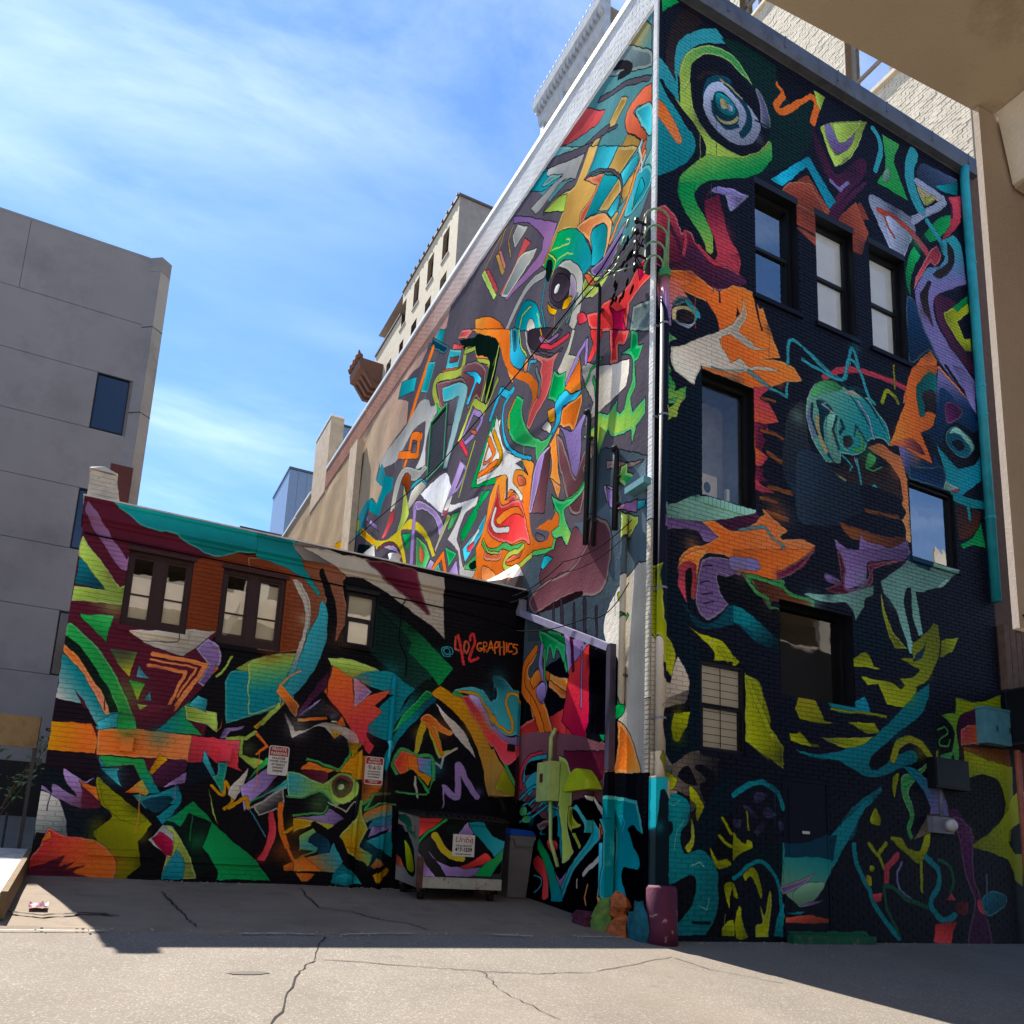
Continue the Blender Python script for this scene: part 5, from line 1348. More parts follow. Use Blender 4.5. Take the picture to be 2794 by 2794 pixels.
# ---------------------------------------------------------------- ground
ys = [-260, -60, -14, -9, -6, -4, -2, -1, 0, 1, 2, 3, 4, 6, 9, 14, 60, 260]; xs = [-260, -60, -20, -10, -6, -3, 0, 3, 6, 10, 20, 60, 260]
b = MB()
for i in range(len(xs)-1):
    for j in range(len(ys)-1):
        b.quad(*[(x, y, gz(x, y)-.01) for x, y in ((xs[i], ys[j]), (xs[i+1], ys[j]), (xs[i+1], ys[j+1]), (xs[i], ys[j+1]))])
ground = struct(b.build('ground', 'ground', origin=(0, 0, 0)))
ground['label'] = 'sunlit pale concrete lot in front of the mural walls'
b = MB(); nx, ny = 60, 26
X = np.linspace(-9.5, .0, nx); 
def seam(x): return .20+.05*math.sin(x*1.7)+.03*math.sin(x*5.1)
for i in range(nx-1):
    for j in range(ny-1):
        def P(ii, jj):
            y = seam(X[ii])+(3.95-seam(X[ii]))*jj/(ny-1); return (X[ii], y, gz(0, y)+.006+.012*math.sin(X[ii]*2.3+y*1.9)*math.sin(y*1.3)*(1 if 0 < jj < ny-1 else 0)+(.008 if jj else -.026))
        b.quad(P(i, j), P(i+1, j), P(i+1, j+1), P(i, j+1))
apron = struct(b.build('apron', 'apron', origin=(-4.6, 2, .2)))
apron['label'] = 'darker worn concrete apron along the foot of the low mural wall'
def ribbon(pts, w, name, mat, parent, h=.016, jit=.022, n=9):
    b = MB(); P = []
    for (x0, y0), (x1, y1) in zip(pts[:-1], pts[1:]):
        for k in range(n): t = k/n; P.append((x0+(x1-x0)*t+random.uniform(-jit, jit), y0+(y1-y0)*t+random.uniform(-jit, jit)))
    P.append(pts[-1])
    L_ = []
    for k, (x, y) in enumerate(P):
        a, c = P[max(0, k-1)], P[min(len(P)-1, k+1)]; d = Vector((c[0]-a[0], c[1]-a[1])).normalized(); ww = w*random.uniform(.45, 1.3)*(.4 if k in (0, len(P)-1) else 1)
        L_.append(((x-d.y*ww, y+d.x*ww), (x+d.y*ww, y-d.x*ww)))
    for (a, c), (e, f) in zip(L_[:-1], L_[1:]):
        b.quad(*[(q[0], q[1], gz(*q)+h) for q in (a, e, f, c)])
    return b.build(name, mat, parent)
ribbon([(-4.18, .15), (-4.56, -.95), (-4.82, -1.47), (-5.33, -2.95), (-5.6, -4)], .008, 'crack', 'crack', ground, h=-.004)
ribbon([(-4.57, -.96), (-3.6, -1.28), (-3.05, -1.5), (-2.5, -1.62), (-1.81, -1.58)], .007, 'crack', 'crack', ground, h=-.004)
ribbon([(-1.81, -1.58), (-.31, -.9), (-.28, -1.5), (.2, -2.2)], .006, 'crack', 'crack', ground, h=-.004)
ribbon([(-3.05, -1.5), (-3.2, -2.2), (-3.1, -3.1)], .004, 'crack', 'crack', ground, h=-.004)
ribbon([(-5.66, 2.72), (-5.58, 1.9), (-5.55, 1.13), (-5.48, .39)], .014, 'crack', 'crack', apron, h=.03)
ribbon([(-3.72, 3.45), (-3.86, 1.76), (-3.49, 1.52), (-3.29, 1.0), (-2.98, .77), (-2.89, .36)], .011, 'crack', 'crack', apron, h=.03)
ribbon([(-7.3, 1.05), (-6.9, .9), (-6.5, 1.1), (-6.2, .95)], .03, 'crack', 'crack', apron, h=.03, jit=.04)
for x0, x1 in ((-8.5, -6.3), (-5.1, -4.2), (-4.0, -3.1), (-2.2, -1.6), (-1.0, -.3)):
    ribbon([(x0, seam(x0)), ((x0+x1)/2, seam((x0+x1)/2)), (x1, seam(x1))], .014, 'joint', 'joint', apron, h=.012, jit=.01)
b = MB(); n = 18
b.quad(*[(-5.25+.17*math.cos(2*math.pi*k/n)*(1+.15*math.sin(3*k)), -1.47+.06*math.sin(2*math.pi*k/n), gz(0, -1.47+.06*math.sin(2*math.pi*k/n))-.004) for k in range(n)])
b.build('oil_stain', plain('faded_stain', (92, 84, 76), .8), ground)
# ---------------------------------------------------------------- walls of brick
COURSE, BRICK, JOINT = .0677, .2139, .0107
def wall_sheet(b, x0, x1, z0, z1, y, holes, axis='X'):
    xsn = sorted({x0, x1, *[h[0] for h in holes], *[h[1] for h in holes]}); zsn = sorted({z0, z1, *[h[2] for h in holes], *[h[3] for h in holes]})
    xsn = [v for v in xsn if x0 <= v <= x1]; zsn = [v for v in zsn if z0 <= v <= z1]
    for i in range(len(xsn)-1):
        for j in range(len(zsn)-1):
            cx, cz = (xsn[i]+xsn[i+1])/2, (zsn[j]+zsn[j+1])/2
            if any(h[0] < cx < h[1] and h[2] < cz < h[3] for h in holes): continue
            q = ((xsn[i], zsn[j]), (xsn[i+1], zsn[j]), (xsn[i+1], zsn[j+1]), (xsn[i], zsn[j+1]))
            if axis == 'X': b.quad(*[(a, y, c) for a, c in q])
            else: b.quad(*[(y, a, c) for a, c in reversed(q)])
def brick_list(x0, x1, z0, z1, holes, JOINT=JOINT):
    out = []; r = 0; z = z0
    while z+.05 < z1:
        za, zb = z, z+COURSE-JOINT; x = x0-(BRICK/2 if r % 2 else 0)
        while x < x1:
            xa, xb = max(x, x0), min(x+BRICK-JOINT, x1); x += BRICK
            segs = [(xa, xb)]
            for h in holes:
                if h[2] < zb-.01 and h[3] > za+.01:
                    ns = []
                    for a, c in segs:
                        if c <= h[0] or a >= h[1]: ns.append((a, c)); continue
                        if a < h[0]: ns.append((a, h[0]))
                        if c > h[1]: ns.append((h[1], c))
                    segs = ns
            for a, c in segs:
                if c-a > .03: out.append((a, c, za, zb))
        z += COURSE; r += 1
    return out
def five_face(b, a, c, za, zb, y, d, axis, sgn=-1):
    """a brick proud of the joint plane at y; sgn the outward side"""
    P = [(a, y, za), (c, y, za), (c, y, zb), (a, y, zb), (a, y+sgn*d, za), (c, y+sgn*d, za), (c, y+sgn*d, zb), (a, y+sgn*d, zb)]
    if axis == 'Y': P = [(q[1], q[0], q[2]) for q in P]
    i = len(b.v); b.v += P
    F = ((4, 5, 6, 7), (0, 1, 5, 4), (1, 2, 6, 5), (2, 3, 7, 6), (3, 0, 4, 7))
    for f in F: b.f.append(tuple(i+k for k in (f if axis == 'X' else f[::-1]))); b.m.append(0)
def lay_bricks(bricks, y, parent, mat, name='brick', axis='X', d0=.010, count=300, stuffname='brickwork'):
    w, h = BRICK-JOINT, COURSE-JOINT
    full = [k for k, q in enumerate(bricks) if abs(q[1]-q[0]-w) < .002]
    def dist(k):
        q = bricks[k]; c = Vector(((q[0]+q[1])/2, y, (q[2]+q[3])/2)) if axis == 'X' else Vector((y, (q[0]+q[1])/2, (q[2]+q[3])/2))
        return (c-CAM).length
    near = set(sorted(full, key=dist)[:count])
    b = MB()
    for k, q in enumerate(bricks):
        if k in near: continue
        five_face(b, q[0], q[1], q[2], q[3], y, d0+random.uniform(-.0018, .0018), axis)
    stuff(b.build(stuffname, mat, parent))
    if near:
        t = MB(); five_face(t, -w/2, w/2, 0, h, 0, d0, axis); V = t.v
        me = bpy.data.meshes.new(name); me.from_pydata(V, [], t.f); me.materials.append(MT[mat]); me.update()
        for k in sorted(near):
            q = bricks[k]; cx = (q[0]+q[1])/2
            j = random.uniform(-.0015, .0015)
            place(name, me, (cx, y+j, q[2]) if axis == 'X' else (y+j, cx, q[2]), parent)
# ---------------------------------------------------------------- windows
def ring(b, x0, x1, z0, z1, t, y0, y1, tb=None):
    tb = t if tb is None else tb
    b.box(x0, x0+t, y0, y1, z0, z1).box(x1-t, x1, y0, y1, z0, z1).box(x0+t, x1-t, y0, y1, z1-t, z1).box(x0+t, x1-t, y0, y1, z0, z0+tb)
def window(parent, x0, x1, z0, z1, y, frame='black', depth=.16, t=.06, kind='hung', blind_or_reflection='blindw', glass='glass', reveal='black', label=None, blind_rects=None):
    yf = y+depth
    f = MB(); ring(f, x0, x1, z0, z1, t, yf-.05, yf+.05); w = f.build('window', frame, parent)
    if label: w['label'] = label
    r = MB()                                                     # the jambs of the opening
    r.quad((x0, y-.004, z0), (x0, yf+.05, z0), (x0, yf+.05, z1), (x0, y-.004, z1)); r.quad((x1, yf+.05, z0), (x1, y-.004, z0), (x1, y-.004, z1), (x1, yf+.05, z1))
    r.quad((x0, yf+.05, z1), (x1, yf+.05, z1), (x1, y-.004, z1), (x0, y-.004, z1)); r.quad((x0, y-.004, z0), (x1, y-.004, z0), (x1, yf+.05, z0), (x0, yf+.05, z0))
    r.build('reveal', reveal, w)
    a, c, e, g = x0+t, x1-t, z0+t, z1-t
    if kind == 'hung':
        m = (e+g)/2; s = MB(); s.box(a, c, yf-.04, yf+.04, m-.03, m+.03); s.box(a, a+.035, yf-.03, yf+.03, e, m-.03).box(c-.035, c, yf-.03, yf+.03, e, m-.03); s.build('sash', frame, w)
        panes = [(a, c, e, m-.03), (a, c, m+.03, g)]
    elif kind == 'casement':
        m = (a+c)/2; s = MB(); s.box(m-.07, m+.07, yf-.045, yf+.045, e, g)
        for xa, xb in ((a, m-.07), (m+.07, c)): ring(s, xa, xb, e, g, .035, yf-.03, yf+.03, .09)
        s.build('sash', frame, w); panes = [(a+.035, m-.105, e+.09, g-.035), (m+.105, c-.035, e+.09, g-.035)]
    else: panes = [(a, c, e, g)]
    for p in panes:
        q = MB(); q.quad((p[0], yf, p[2]), (p[1], yf, p[2]), (p[1], yf, p[3]), (p[0], yf, p[3])); q.build('pane', glass, w)
    if blind_or_reflection:
        q = MB()
        for p in (blind_rects or panes): q.quad((p[0], yf+.02, p[2]), (p[1], yf+.02, p[2]), (p[1], yf+.02, p[3]), (p[0], yf+.02, p[3]))
        q.build('blind', blind_or_reflection, w)  # real shades on the tall wall, reflection tone on the low building
    q = MB(); q.quad((x0, yf+.55, z0), (x1, yf+.55, z0), (x1, yf+.55, z1), (x0, yf+.55, z1))
    q.quad((x0, yf+.06, z0), (x0, yf+.55, z0), (x0, yf+.55, z1), (x0, yf+.06, z1)); q.quad((x1, yf+.55, z0), (x1, yf+.06, z0), (x1, yf+.06, z1), (x1, yf+.55, z1))
    q.quad((x0, yf+.55, z1), (x1, yf+.55, z1), (x1, yf+.06, z1), (x0, yf+.06, z1)); q.quad((x0, yf+.06, z0), (x1, yf+.06, z0), (x1, yf+.55, z0), (x0, yf+.55, z0))
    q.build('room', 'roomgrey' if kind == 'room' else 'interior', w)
    return w
def text_mesh(body, size, mat, name, parent, loc, sx=1., rot=(math.pi/2, 0, 0), align='CENTER', shear=0., bold=0.):
    cu = bpy.data.curves.new('tmp', 'FONT'); cu.body = body; cu.size = size; cu.align_x = align; cu.align_y = 'CENTER'; cu.extrude = .0006; cu.shear = shear; cu.offset = bold
    to = bpy.data.objects.new('tmp', cu); COL.objects.link(to); dg = bpy.context.evaluated_depsgraph_get(); me = bpy.data.meshes.new_from_object(to.evaluated_get(dg))
    bpy.data.objects.remove(to); bpy.data.curves.remove(cu)
    me.name = name; me.materials.clear(); me.materials.append(MT[mat])
    me.transform(Matrix.Rotation(rot[2], 4, 'Z') @ Matrix.Rotation(rot[0], 4, 'X') @ Matrix.Diagonal((sx, 1, 1, 1)))
    return place(name, me, loc, parent)
# ================================================================ TALL BUILDING
W_F, H_F = 7.66, 15.2
tall = tag(empty('tall_building', (3.8, 0, 0)), 'tall corner building painted with a swirling multicoloured mural, gutter along its top', 'building')
UW = [(2.0, 2.96), (3.4, 4.33), (4.74, 5.68)]
holes = [(a, c, 10.24, 12.37) for a, c in UW]+[(.88, 1.92, 6.42, 8.49), (5.49, 6.69, 6.45, 7.90), (.84, 1.67, 2.58, 3.88), (2.38, 3.95, 3.58, 5.08), (2.36, 3.30, .12, 2.33)]
b = MB(); wall_sheet(b, 0.02, W_F, -.5, H_F, 0, holes); front_wall = b.build('front_wall', 'front', tall)
lay_bricks(brick_list(.0, W_F, -.28, H_F, holes), 0, front_wall, 'front', d0=.011, count=260)
# side wall: rough render, a little uneven, with its louvre opening
lv = (8.55, 9.6, 10.5, 12.05)
b = MB(); Yb = sorted({0, lv[0], lv[1], *np.arange(0, 30.01, .5).tolist()}); Zb = sorted({-.5, 0.3, lv[2], lv[3], 14.95, *np.arange(1, 14.9, .5).tolist()})
def bulge(y, z): return -.02*math.sin(y*.9+z*.4)*math.sin(z*.7+1)-.012*math.sin(y*2.3+1.7*z)
def edge(y, z): return (y < .31 or z > 14.9 or z < .2 or (lv[0]-.1 < y < lv[1]+.1 and lv[2]-.1 < z < lv[3]+.1))
for i in range(len(Yb)-1):
    for j in range(len(Zb)-1):
        y0, y1, z0, z1 = Yb[i], Yb[i+1], Zb[j], Zb[j+1]
        if lv[0] < (y0+y1)/2 < lv[1] and lv[2] < (z0+z1)/2 < lv[3]: continue
        b.quad(*[(0 if edge(y, z) else bulge(y, z), y, z) for y, z in ((y1, z0), (y0, z0), (y0, z1), (y1, z1))])
wall_sheet(b, 0, 21.2, 14.95, 15.75, 0, [], 'Y'); wall_sheet(b, 21.2, 30, 14.95, 15.75, 0, [], 'Y')
side_wall = b.build('side_wall', 'side', tall)
# corner bond: bare brick ends left proud of the render, and the white painted band under the coping
q = [(a, c, za, zb) for a, c, za, zb in brick_list(.01, .105, .4, 14.95, [])]
lay_bricks(q, -.012, side_wall, 'whitebrick_or_side' if False else 'side', axis='Y', d0=.02, count=20, stuffname='corner_brickwork')
lay_bricks(brick_list(0, 21.1, 14.97, 15.74, [], .02), 0, side_wall, 'side', axis='Y', d0=.03, count=0, stuffname='parapet_brickwork')
# wall step / pilaster far along, pier above the roof line, return walls, roof
b = MB(); b.box(-.24, -.03, 16.0, 16.9, 3, 14.6); b.build('pilaster', 'tanbrick', tall)
b = MB(); b.box(-.02, .5, 21.2, 23.6, 14.9, 18.1); b.build('roof_pier', 'tanbrick', tall)
b = MB(); b.box(-.04, .52, 21.15, 23.65, 18.1, 18.18); b.build('pier_cap', 'coping', tall)
for y0, y1 in ((-.04, 6.72), (6.76, 11.46), (11.5, 16.06), (16.1, 21.14), (23.66, 26.4), (26.44, 30.0)):
    dz = random.uniform(-.02, .02)
    b = MB(); b.prism([(-.06, 15.76+dz), (-.06, 15.87+dz), (-.02, 15.9+dz), (.34, 15.9+dz), (.34, 15.76+dz)], 1, y0, y1); b.build('coping', 'coping', tall)
b = MB(); b.box(.02, .3, .3, 30, 15.0, 15.752); b.build('parapet_back', 'tanbrick', tall)
b = MB(); b.box(.03, W_F, .03, 29.98, 15.0, 15.1); b.build('roof', 'roof', tall)
b = MB(); b.quad((W_F, 0, -.5), (W_F, 30, -.5), (W_F, 30, 15.2), (W_F, 0, 15.2)); b.quad((0, 30, -.5), (0, 30, 15.7), (W_F, 30, 15.7), (W_F, 30, -.5)); b.build('rear_wall', 'tanbrick', tall)
# gutter along the front eave
b = MB(); b.prism([(-.02, 15.22), (-.15, 15.22), (-.20, 15.34), (-.20, 15.52), (-.17, 15.52), (-.17, 15.36), (-.13, 15.26), (-.02, 15.26)], 0, .0, 7.95)
gut = b.build('gutter', 'gutter', tall)
b = MB(); b.box(.05, 7.7, -.018, .25, 15.205, 15.62); b.build('fascia', 'gutter', tall)
for x in (1.3, 2.6, 3.9, 5.2, 6.5, 7.6):
    b = MB(); b.box(x-.02, x+.02, -.205, -.01, 15.525, 15.54); b.box(x-.02, x+.02, -.206, -.2005, 15.30, 15.525); b.build('gutter_strap', 'gutter', gut)
# big teal downspout at the right edge
b = MB(); b.tube([(7.55, -.13, 15.25), (7.55, -.11, 14.9), (7.57, -.11, 12), (7.58, -.11, 6.0)], .085, 14); ds = b.build('downspout', 'teal', tall, True)
for z in (13.0, 10.3, 9.7, 7.6):
    b = MB(); b.tube([(7.575, -.11, z), (7.575, -.11, z+.05)], .094, 14); b.build('pipe_band', 'teal', ds)
# windows
for k, (a, c) in enumerate(UW):
    w = window(tall, a, c, 10.24, 12.37, 0, depth=.2, t=.075, blind_or_reflection=None if k == 0 else 'blindw', glass='glass' if k == 0 else 'glassdim')
    s = MB(); s.box(a-.06, c+.06, -.05, .02, 10.15, 10.232); s.build('sill', 'front', w)
    s = MB(); s.box(a-.02, c+.02, -.016, .0, 12.375, 12.5); s.build('lintel', 'black', w)
w = window(tall, .88, 1.92, 6.42, 8.49, 0, depth=.18, t=.07, kind='room', blind_or_reflection=None, glass='glassdim', label='tall window of the middle floor with a pale box standing inside')
s = MB()
for i in range(13): s.box(.90+i*.078, .90+i*.078+.068, -.035, .01, 6.27, 6.41)
s.build('sill', 'front', w)
w = window(tall, 5.49, 6.69, 6.45, 7.90, 0, depth=.1, t=.05, kind='fixed', blind_or_reflection=None, glass='glass', label='single pane window reflecting blue sky')
s = MB(); s.box(5.45, 6.74, -.04, .02, 6.36, 6.44); s.build('sill', 'front', w)
w = window(tall, .84, 1.67, 2.58, 3.88, 0, depth=.06, t=.05, kind='hung', blind_or_reflection='blind', glass='glassdim', label='small barred window with white shade behind thin bars')
s = MB()
for z in np.linspace(2.70, 3.8, 11): s.box(.90, 1.61, .0, .01, z-.004, z+.004)
s.box(1.21, 1.22, -.001, .009, 2.64, 3.82); s.build('security_bars', 'black', w)
w = window(tall, 2.38, 3.95, 3.58, 5.08, 0, depth=.22, t=.06, kind='fixed', blind_or_reflection=None, glass='glassdim', label='wide dark display window above the door')
# door, step and mail slot
b = MB(); b.box(2.405, 3.255, -.004, .05, .142, 2.285); door = b.build('door', 'front', tall)
b = MB(); ring(b, 2.362, 3.298, .12, 2.328, .04, -.012, .05, .02); b.build('door_frame', 'front', door)
b = MB(); b.box(2.48, 3.18, -.009, -.0045, .3, 1.05); b.box(2.48, 3.18, -.009, -.0045, 1.2, 2.18); b.build('door_panel', 'front', door)
b = MB(); b.box(2.74, 2.88, -.02, -.0095, 1.53, 1.57); b.build('mail_slot', 'signwhite', door)
b = MB(); b.quad((2.36, .112, .1), (3.3, .112, .1), (3.3, .112, 2.33), (2.36, .112, 2.33)); b.build('door_back', 'black', door)
b = MB(); b.box(2.40, 4.05, -.14, -.01, -.06, .09); b.build('step', plain('green_painted_step', (24, 92, 64), .7, var=.3, dirt=((120, 110, 100), 5, .55, .7)), tall)
# louvre in the side wall
b = MB(); b.box(-.02, .03, lv[0]-.04, lv[0], lv[2], lv[3]).box(-.02, .03, lv[1], lv[1]+.04, lv[2], lv[3]).box(-.02, .03, lv[0]-.04, lv[1]+.04, lv[3], lv[3]+.04).box(-.02, .03, lv[0]-.04, lv[1]+.04, lv[2]-.04, lv[2])
vent = b.build('louvre_vent', plain('green_louvre_paint', (22, 140, 80), .5), tall)
b = MB(); b.quad((.25, lv[1]-.002, lv[2]), (0, lv[1]-.002, lv[2]), (0, lv[1]-.002, lv[3]), (.25, lv[1]-.002, lv[3])); b.quad((0, lv[0]+.002, lv[2]), (.25, lv[0]+.002, lv[2]), (.25, lv[0]+.002, lv[3]), (0, lv[0]+.002, lv[3])); b.build('reveal', bpy.data.materials['green_louvre_paint'], vent)
b = MB(); b.quad((.25, lv[1], lv[2]), (.25, lv[0], lv[2]), (.25, lv[0], lv[3]), (.25, lv[1], lv[3])); b.build('vent_back', 'black', vent)
z = lv[2]+.03
while z < lv[3]-.08:
    b = MB(); b.hexa([(.0, lv[0], z), (.12, lv[0], z+.05), (.12, lv[1], z+.05), (.0, lv[1], z), (.0, lv[0], z+.02), (.12, lv[0], z+.07), (.12, lv[1], z+.07), (.0, lv[1], z+.02)]); b.build('slat', 'gutter', vent); z += .085
# corner service conduit with four goosenecks
b = MB(); b.tube([(.10, -.085, gz(0, 0)-.05), (.10, -.085, 9.75)], .072, 16); cond = b.build('service_conduit', 'front', tall, True)
b = MB(); b.tube([(.10, -.085, 9.72), (.10, -.085, 9.84)], .088, 16); b.build('conduit_cap', 'greencap', cond)
b = MB(); b.box(-.02, .20, -.165, -.005, .0, .0+2.12); b.build('pipe_guard', 'front', cond)
goose = []
for k, (zt, dx, out) in enumerate(((10.98, .05, .40), (10.68, .015, .36), (10.38, -.02, .34), (10.14, -.05, .28))):
    x = .10+dx; P = [(x, -.09, 9.8), (x, -.10, zt-.2)]
    for t in np.linspace(0, 1, 8): P.append((x-out*.55*(1-math.cos(t*math.pi))*.9, -.10+.1*t, zt-.2+.2*math.sin(t*math.pi)-.16*t))
    b = MB(); b.tube(P, .016, 8); b.build('gooseneck', 'greencable', cond, True); goose.append(P[-1])
for z in (2.9, 4.75, 7.4, 8.9):
    b = MB(); b.tube([(.10, -.085, z), (.10, -.085, z+.03)], .079, 16); b.box(-.02, .22, -.02, -.004, z, z+.03); b.build('conduit_clamp', 'greypaint', cond)
# rack of insulators and drooping splices beside the goosenecks
b = MB(); b.box(-.10, -.0, .14, .18, 9.9, 10.9); rack = b.build('insulator_rack', 'darkmetal', tall)
for k in range(5):
    z = 9.95+k*.2; b = MB(); b.tube([(-.1, .16, z), (-.26, .16, z)], [.02, .02], 8); b.tube([(-.26, .16, z-.03), (-.26, .16, z+.03)], .04, 10); b.build('insulator', 'black', rack, True)
for k in range(22):                                           # taped splices hanging off the drop wires
    y = random.uniform(.15, .95); p = Vector((-.12-random.uniform(0, .22), y, 11.0-.5*y+random.uniform(-.45, .35)-(k % 4)*.3)); d = Vector((random.uniform(-.03, .03), random.uniform(.03, .1), random.uniform(-.14, -.05)))
    b = MB(); b.tube([p, p+d*.25, p+d*.75, p+d], [.006, .022, .022, .006], 7); b.build('cable_splice', 'cable' if k % 4 else 'greencable', rack, True)
for k, g_ in enumerate(goose):                                # drop wires from the goosenecks to the rack
    e = Vector((-.28, .16, 9.95+k*.2)); g0 = Vector(g_); b = MB(); b.tube([g0, g0.lerp(e, .5)+Vector((-.05, 0, -.15)), e], .01, 6); b.build('drop_wire', 'cable', rack, True)
    e2 = Vector((-.2, 1.2+.25*k, 10.62-.05*k)); b = MB(); b.tube([e, e.lerp(e2, .5)+Vector((0, 0, -.06)), e2], .01, 6); b.build('drop_wire', 'cable' if k % 2 else 'greencable', rack, True)
# conduits down the side wall
for (y, z0, z1, r, mt) in ((1.72, 6.0, 8.35, .045, 'black'), (1.49, 5.9, 10.6, .03, 'black'), (.88, 5.95, 7.3, .05, 'black'), (.62, 3.2, 6.2, .05, 'side')):
    b = MB(); b.tube([(-.07, y, z0), (-.07, y, z1-.06), (-.10, y, z1), (-.14, y, z1-.05)], r, 10); c_ = b.build('conduit', mt, tall, True)
    for z in (z0+.4, z1-.5):
        b = MB(); b.box(-.075, .0, y-r-.02, y+r+.02, z, z+.03); b.build('clamp', 'darkmetal', c_)
# sill bracket on the corner
b = MB(); b.box(-.16, .0, .02, .5, 6.35, 6.45); b.build('corner_bracket', 'tealbox', tall)
# ---------------------------------------------------------------- cables strung along the side wall (things of their own)
def cable(pts, r, label, mat='cable', sag=.0, n=14, group=None):
    P = []
    for a, c in zip(pts[:-1], pts[1:]):
        for k in range(n):
            t = k/n; P.append((a[0]+(c[0]-a[0])*t, a[1]+(c[1]-a[1])*t, a[2]+(c[2]-a[2])*t-sag*4*t*(1-t)))
    P.append(pts[-1]); b = MB(); b.tube(P, r, 6); o = b.build('cable', mat, None, True); return tag(o, label, 'cable', group or 'cables along the side wall')
cable([(-.3, .5, 10.75), (-.22, 1.2, 10.66), (-.22, 4.1, 10.40), (-.22, 8.4, 10.22), (-.22, 17.5, 11.05)], .013, 'long black cable running along the painted side wall past the louvre')
cable([(-.3, .55, 10.55), (-.2, 1.2, 10.55), (-.18, 2.9, 10.45)], .012, 'short green cable leaving the goosenecks beside the long black one', 'greencable')
cable([(-.12, .35, 5.9), (-.3, 2.0, 5.75), (-.45, 3.9, 5.62)], .008, 'upper dark grey cable sagging from the corner to the low roof end', 'cable', sag=.12)
cable([(-.12, .35, 5.75), (-.35, 2.0, 5.55), (-.6, 3.95, 5.5)], .006, 'thin dark cable hanging just under the upper dark grey cable', 'cable', sag=.15)
cable([(-.12, .4, 4.95), (-.3, 1.2, 4.6), (-.75, 3.9, 5.1)], .008, 'lower dark grey cable looped from the corner to the low roof', 'cable', sag=.18)
# ---------------------------------------------------------------- things fixed to the tall building
t = tag(empty('meter_cabinet', (7.24, -.14, 3.33)), 'teal two-door electric cabinet high on the right end of the dark wall', 'cabinet')
for x0, x1 in ((6.9, 7.24), (7.25, 7.57)):
    b = MB(); b.box(x0, x1, -.2, -.012, 3.33, 3.93); d_ = b.build('cabinet_door', 'tealbox', t)
    b = MB(); b.box(x0+.27, x0+.29, -.215, -.2, 3.55, 3.65); b.build('latch', 'darkmetal', d_)
b = MB(); b.box(6.88, 7.59, -.205, -.011, 3.935, 3.97); b.build('cabinet_top', 'tealbox', t)
t = tag(empty('junction_box', (5.98, -.12, 2.45)), 'black utility box on the dark wall above the round meter', 'utility box')
b = MB(); b.box(5.55, 6.4, -.17, -.012, 2.45, 2.95); b.build('box_body', 'black', t); b = MB(); b.box(5.58, 6.37, -.178, -.171, 2.48, 2.92); b.build('cover', 'black', t)
t = tag(empty('electric_meter', (5.89, -.1, 1.7)), 'round grey electric meter on a pale box on the dark wall', 'meter')
b = MB(); b.box(5.5, 6.0, -.12, -.012, 1.72, 1.98); b.build('box_body', 'greypaint', t)
b = MB(); b.tube([(5.88, -.12, 1.85), (5.88, -.2, 1.85), (5.88, -.23, 1.85)], [.1, .1, .07], 16); m_ = b.build('dial', 'signwhite', t, True)
b = MB(); b.tube([(5.78, -.07, 1.98), (5.78, -.07, 2.46)], .03, 8); b.build('conduit', 'greypaint', t, True)
t = tag(empty('painted_meter_box', (-.06, 2.6, 1.9)), 'tall pale lime painted box with a small red window on the side wall', 'utility box')
b = MB(); b.box(-.2, -.02, 2.38, 2.80, 1.92, 2.55); b.build('box_body', 'limebox', t); b = MB(); b.box(-.215, -.2, 2.6, 2.68, 2.22, 2.36); b.build('window', 'rustbrown', t)
b = MB(); b.tube([(-.1, 2.55, 2.55), (-.1, 2.55, 2.95), (-.05, 2.5, 3.1)], .035, 8); b.build('conduit', 'limebox', t, True)
b = MB(); b.tube([(-.1, 2.5, 1.92), (-.1, 2.45, 1.3), (-.1, 2.2, .9)], .03, 8); b.build('conduit', 'limebox', t, True)
t = tag(empty('vent_hood', (-.1, 1.5, 2.0)), 'olive yellow painted dome hood over a pipe on the side wall', 'vent hood')
b = MB()
P = [(1.12+.84*k/10, 2.02+.33*math.sin(math.pi*k/10)) for k in range(11)]
b.prism([(y, z) for y, z in P], 0, -.22, -.02); b.build('hood_shell', 'olivehood', t)
b = MB(); b.box(-.14, -.03, 1.35, 1.75, 1.4, 2.03); b.build('pipe_box', 'side', t)
# square downspout from the low roof to the ground, fixed to the side wall
t = tag(empty('square_downspout', (-.12, .8, .1)), 'lilac grey square downspout sloping off the low roof and down the side wall', 'downspout')
def sqtube(pts, hw, name, mat, parent):
    b = MB()
    for (a, c) in zip(pts[:-1], pts[1:]):
        a, c = Vector(a), Vector(c); d = (c-a).normalized(); u = Vector((1, 0, 0)); v = d.cross(u).normalized()
        P = [tuple(p+u*sx*hw+v*sy*hw) for p in (a, c) for sx, sy in ((-1, -1), (1, -1), (1, 1), (-1, 1))]; b.hexa(P)
    return b.build(name, mat, parent)
lilac = plain('lilac_metal_paint', (158, 150, 176), .4, .2, var=.15)
sqtube([(-.12, 3.78, 5.38), (-.12, .86, 4.08)], .055, 'sloped_pipe', lilac, t)
sqtube([(-.12, .82, 4.12), (-.12, .80, 2.25)], .052, 'drop_pipe', plain('dark_lilac_metal', (70, 64, 82), .4, .2, var=.2), t)
sqtube([(-.12, .80, 2.24), (-.12, .80, 1.58)], .06, 'lower_pipe', 'side', t)
sqtube([(-.14, .80, 1.57), (-.14, .80, .25)], .075, 'boot_pipe', 'side', t)
sqtube([(-.12, 3.80, 5.62), (-.12, 3.78, 5.34)], .07, 'elbow', 'greypaint', t)
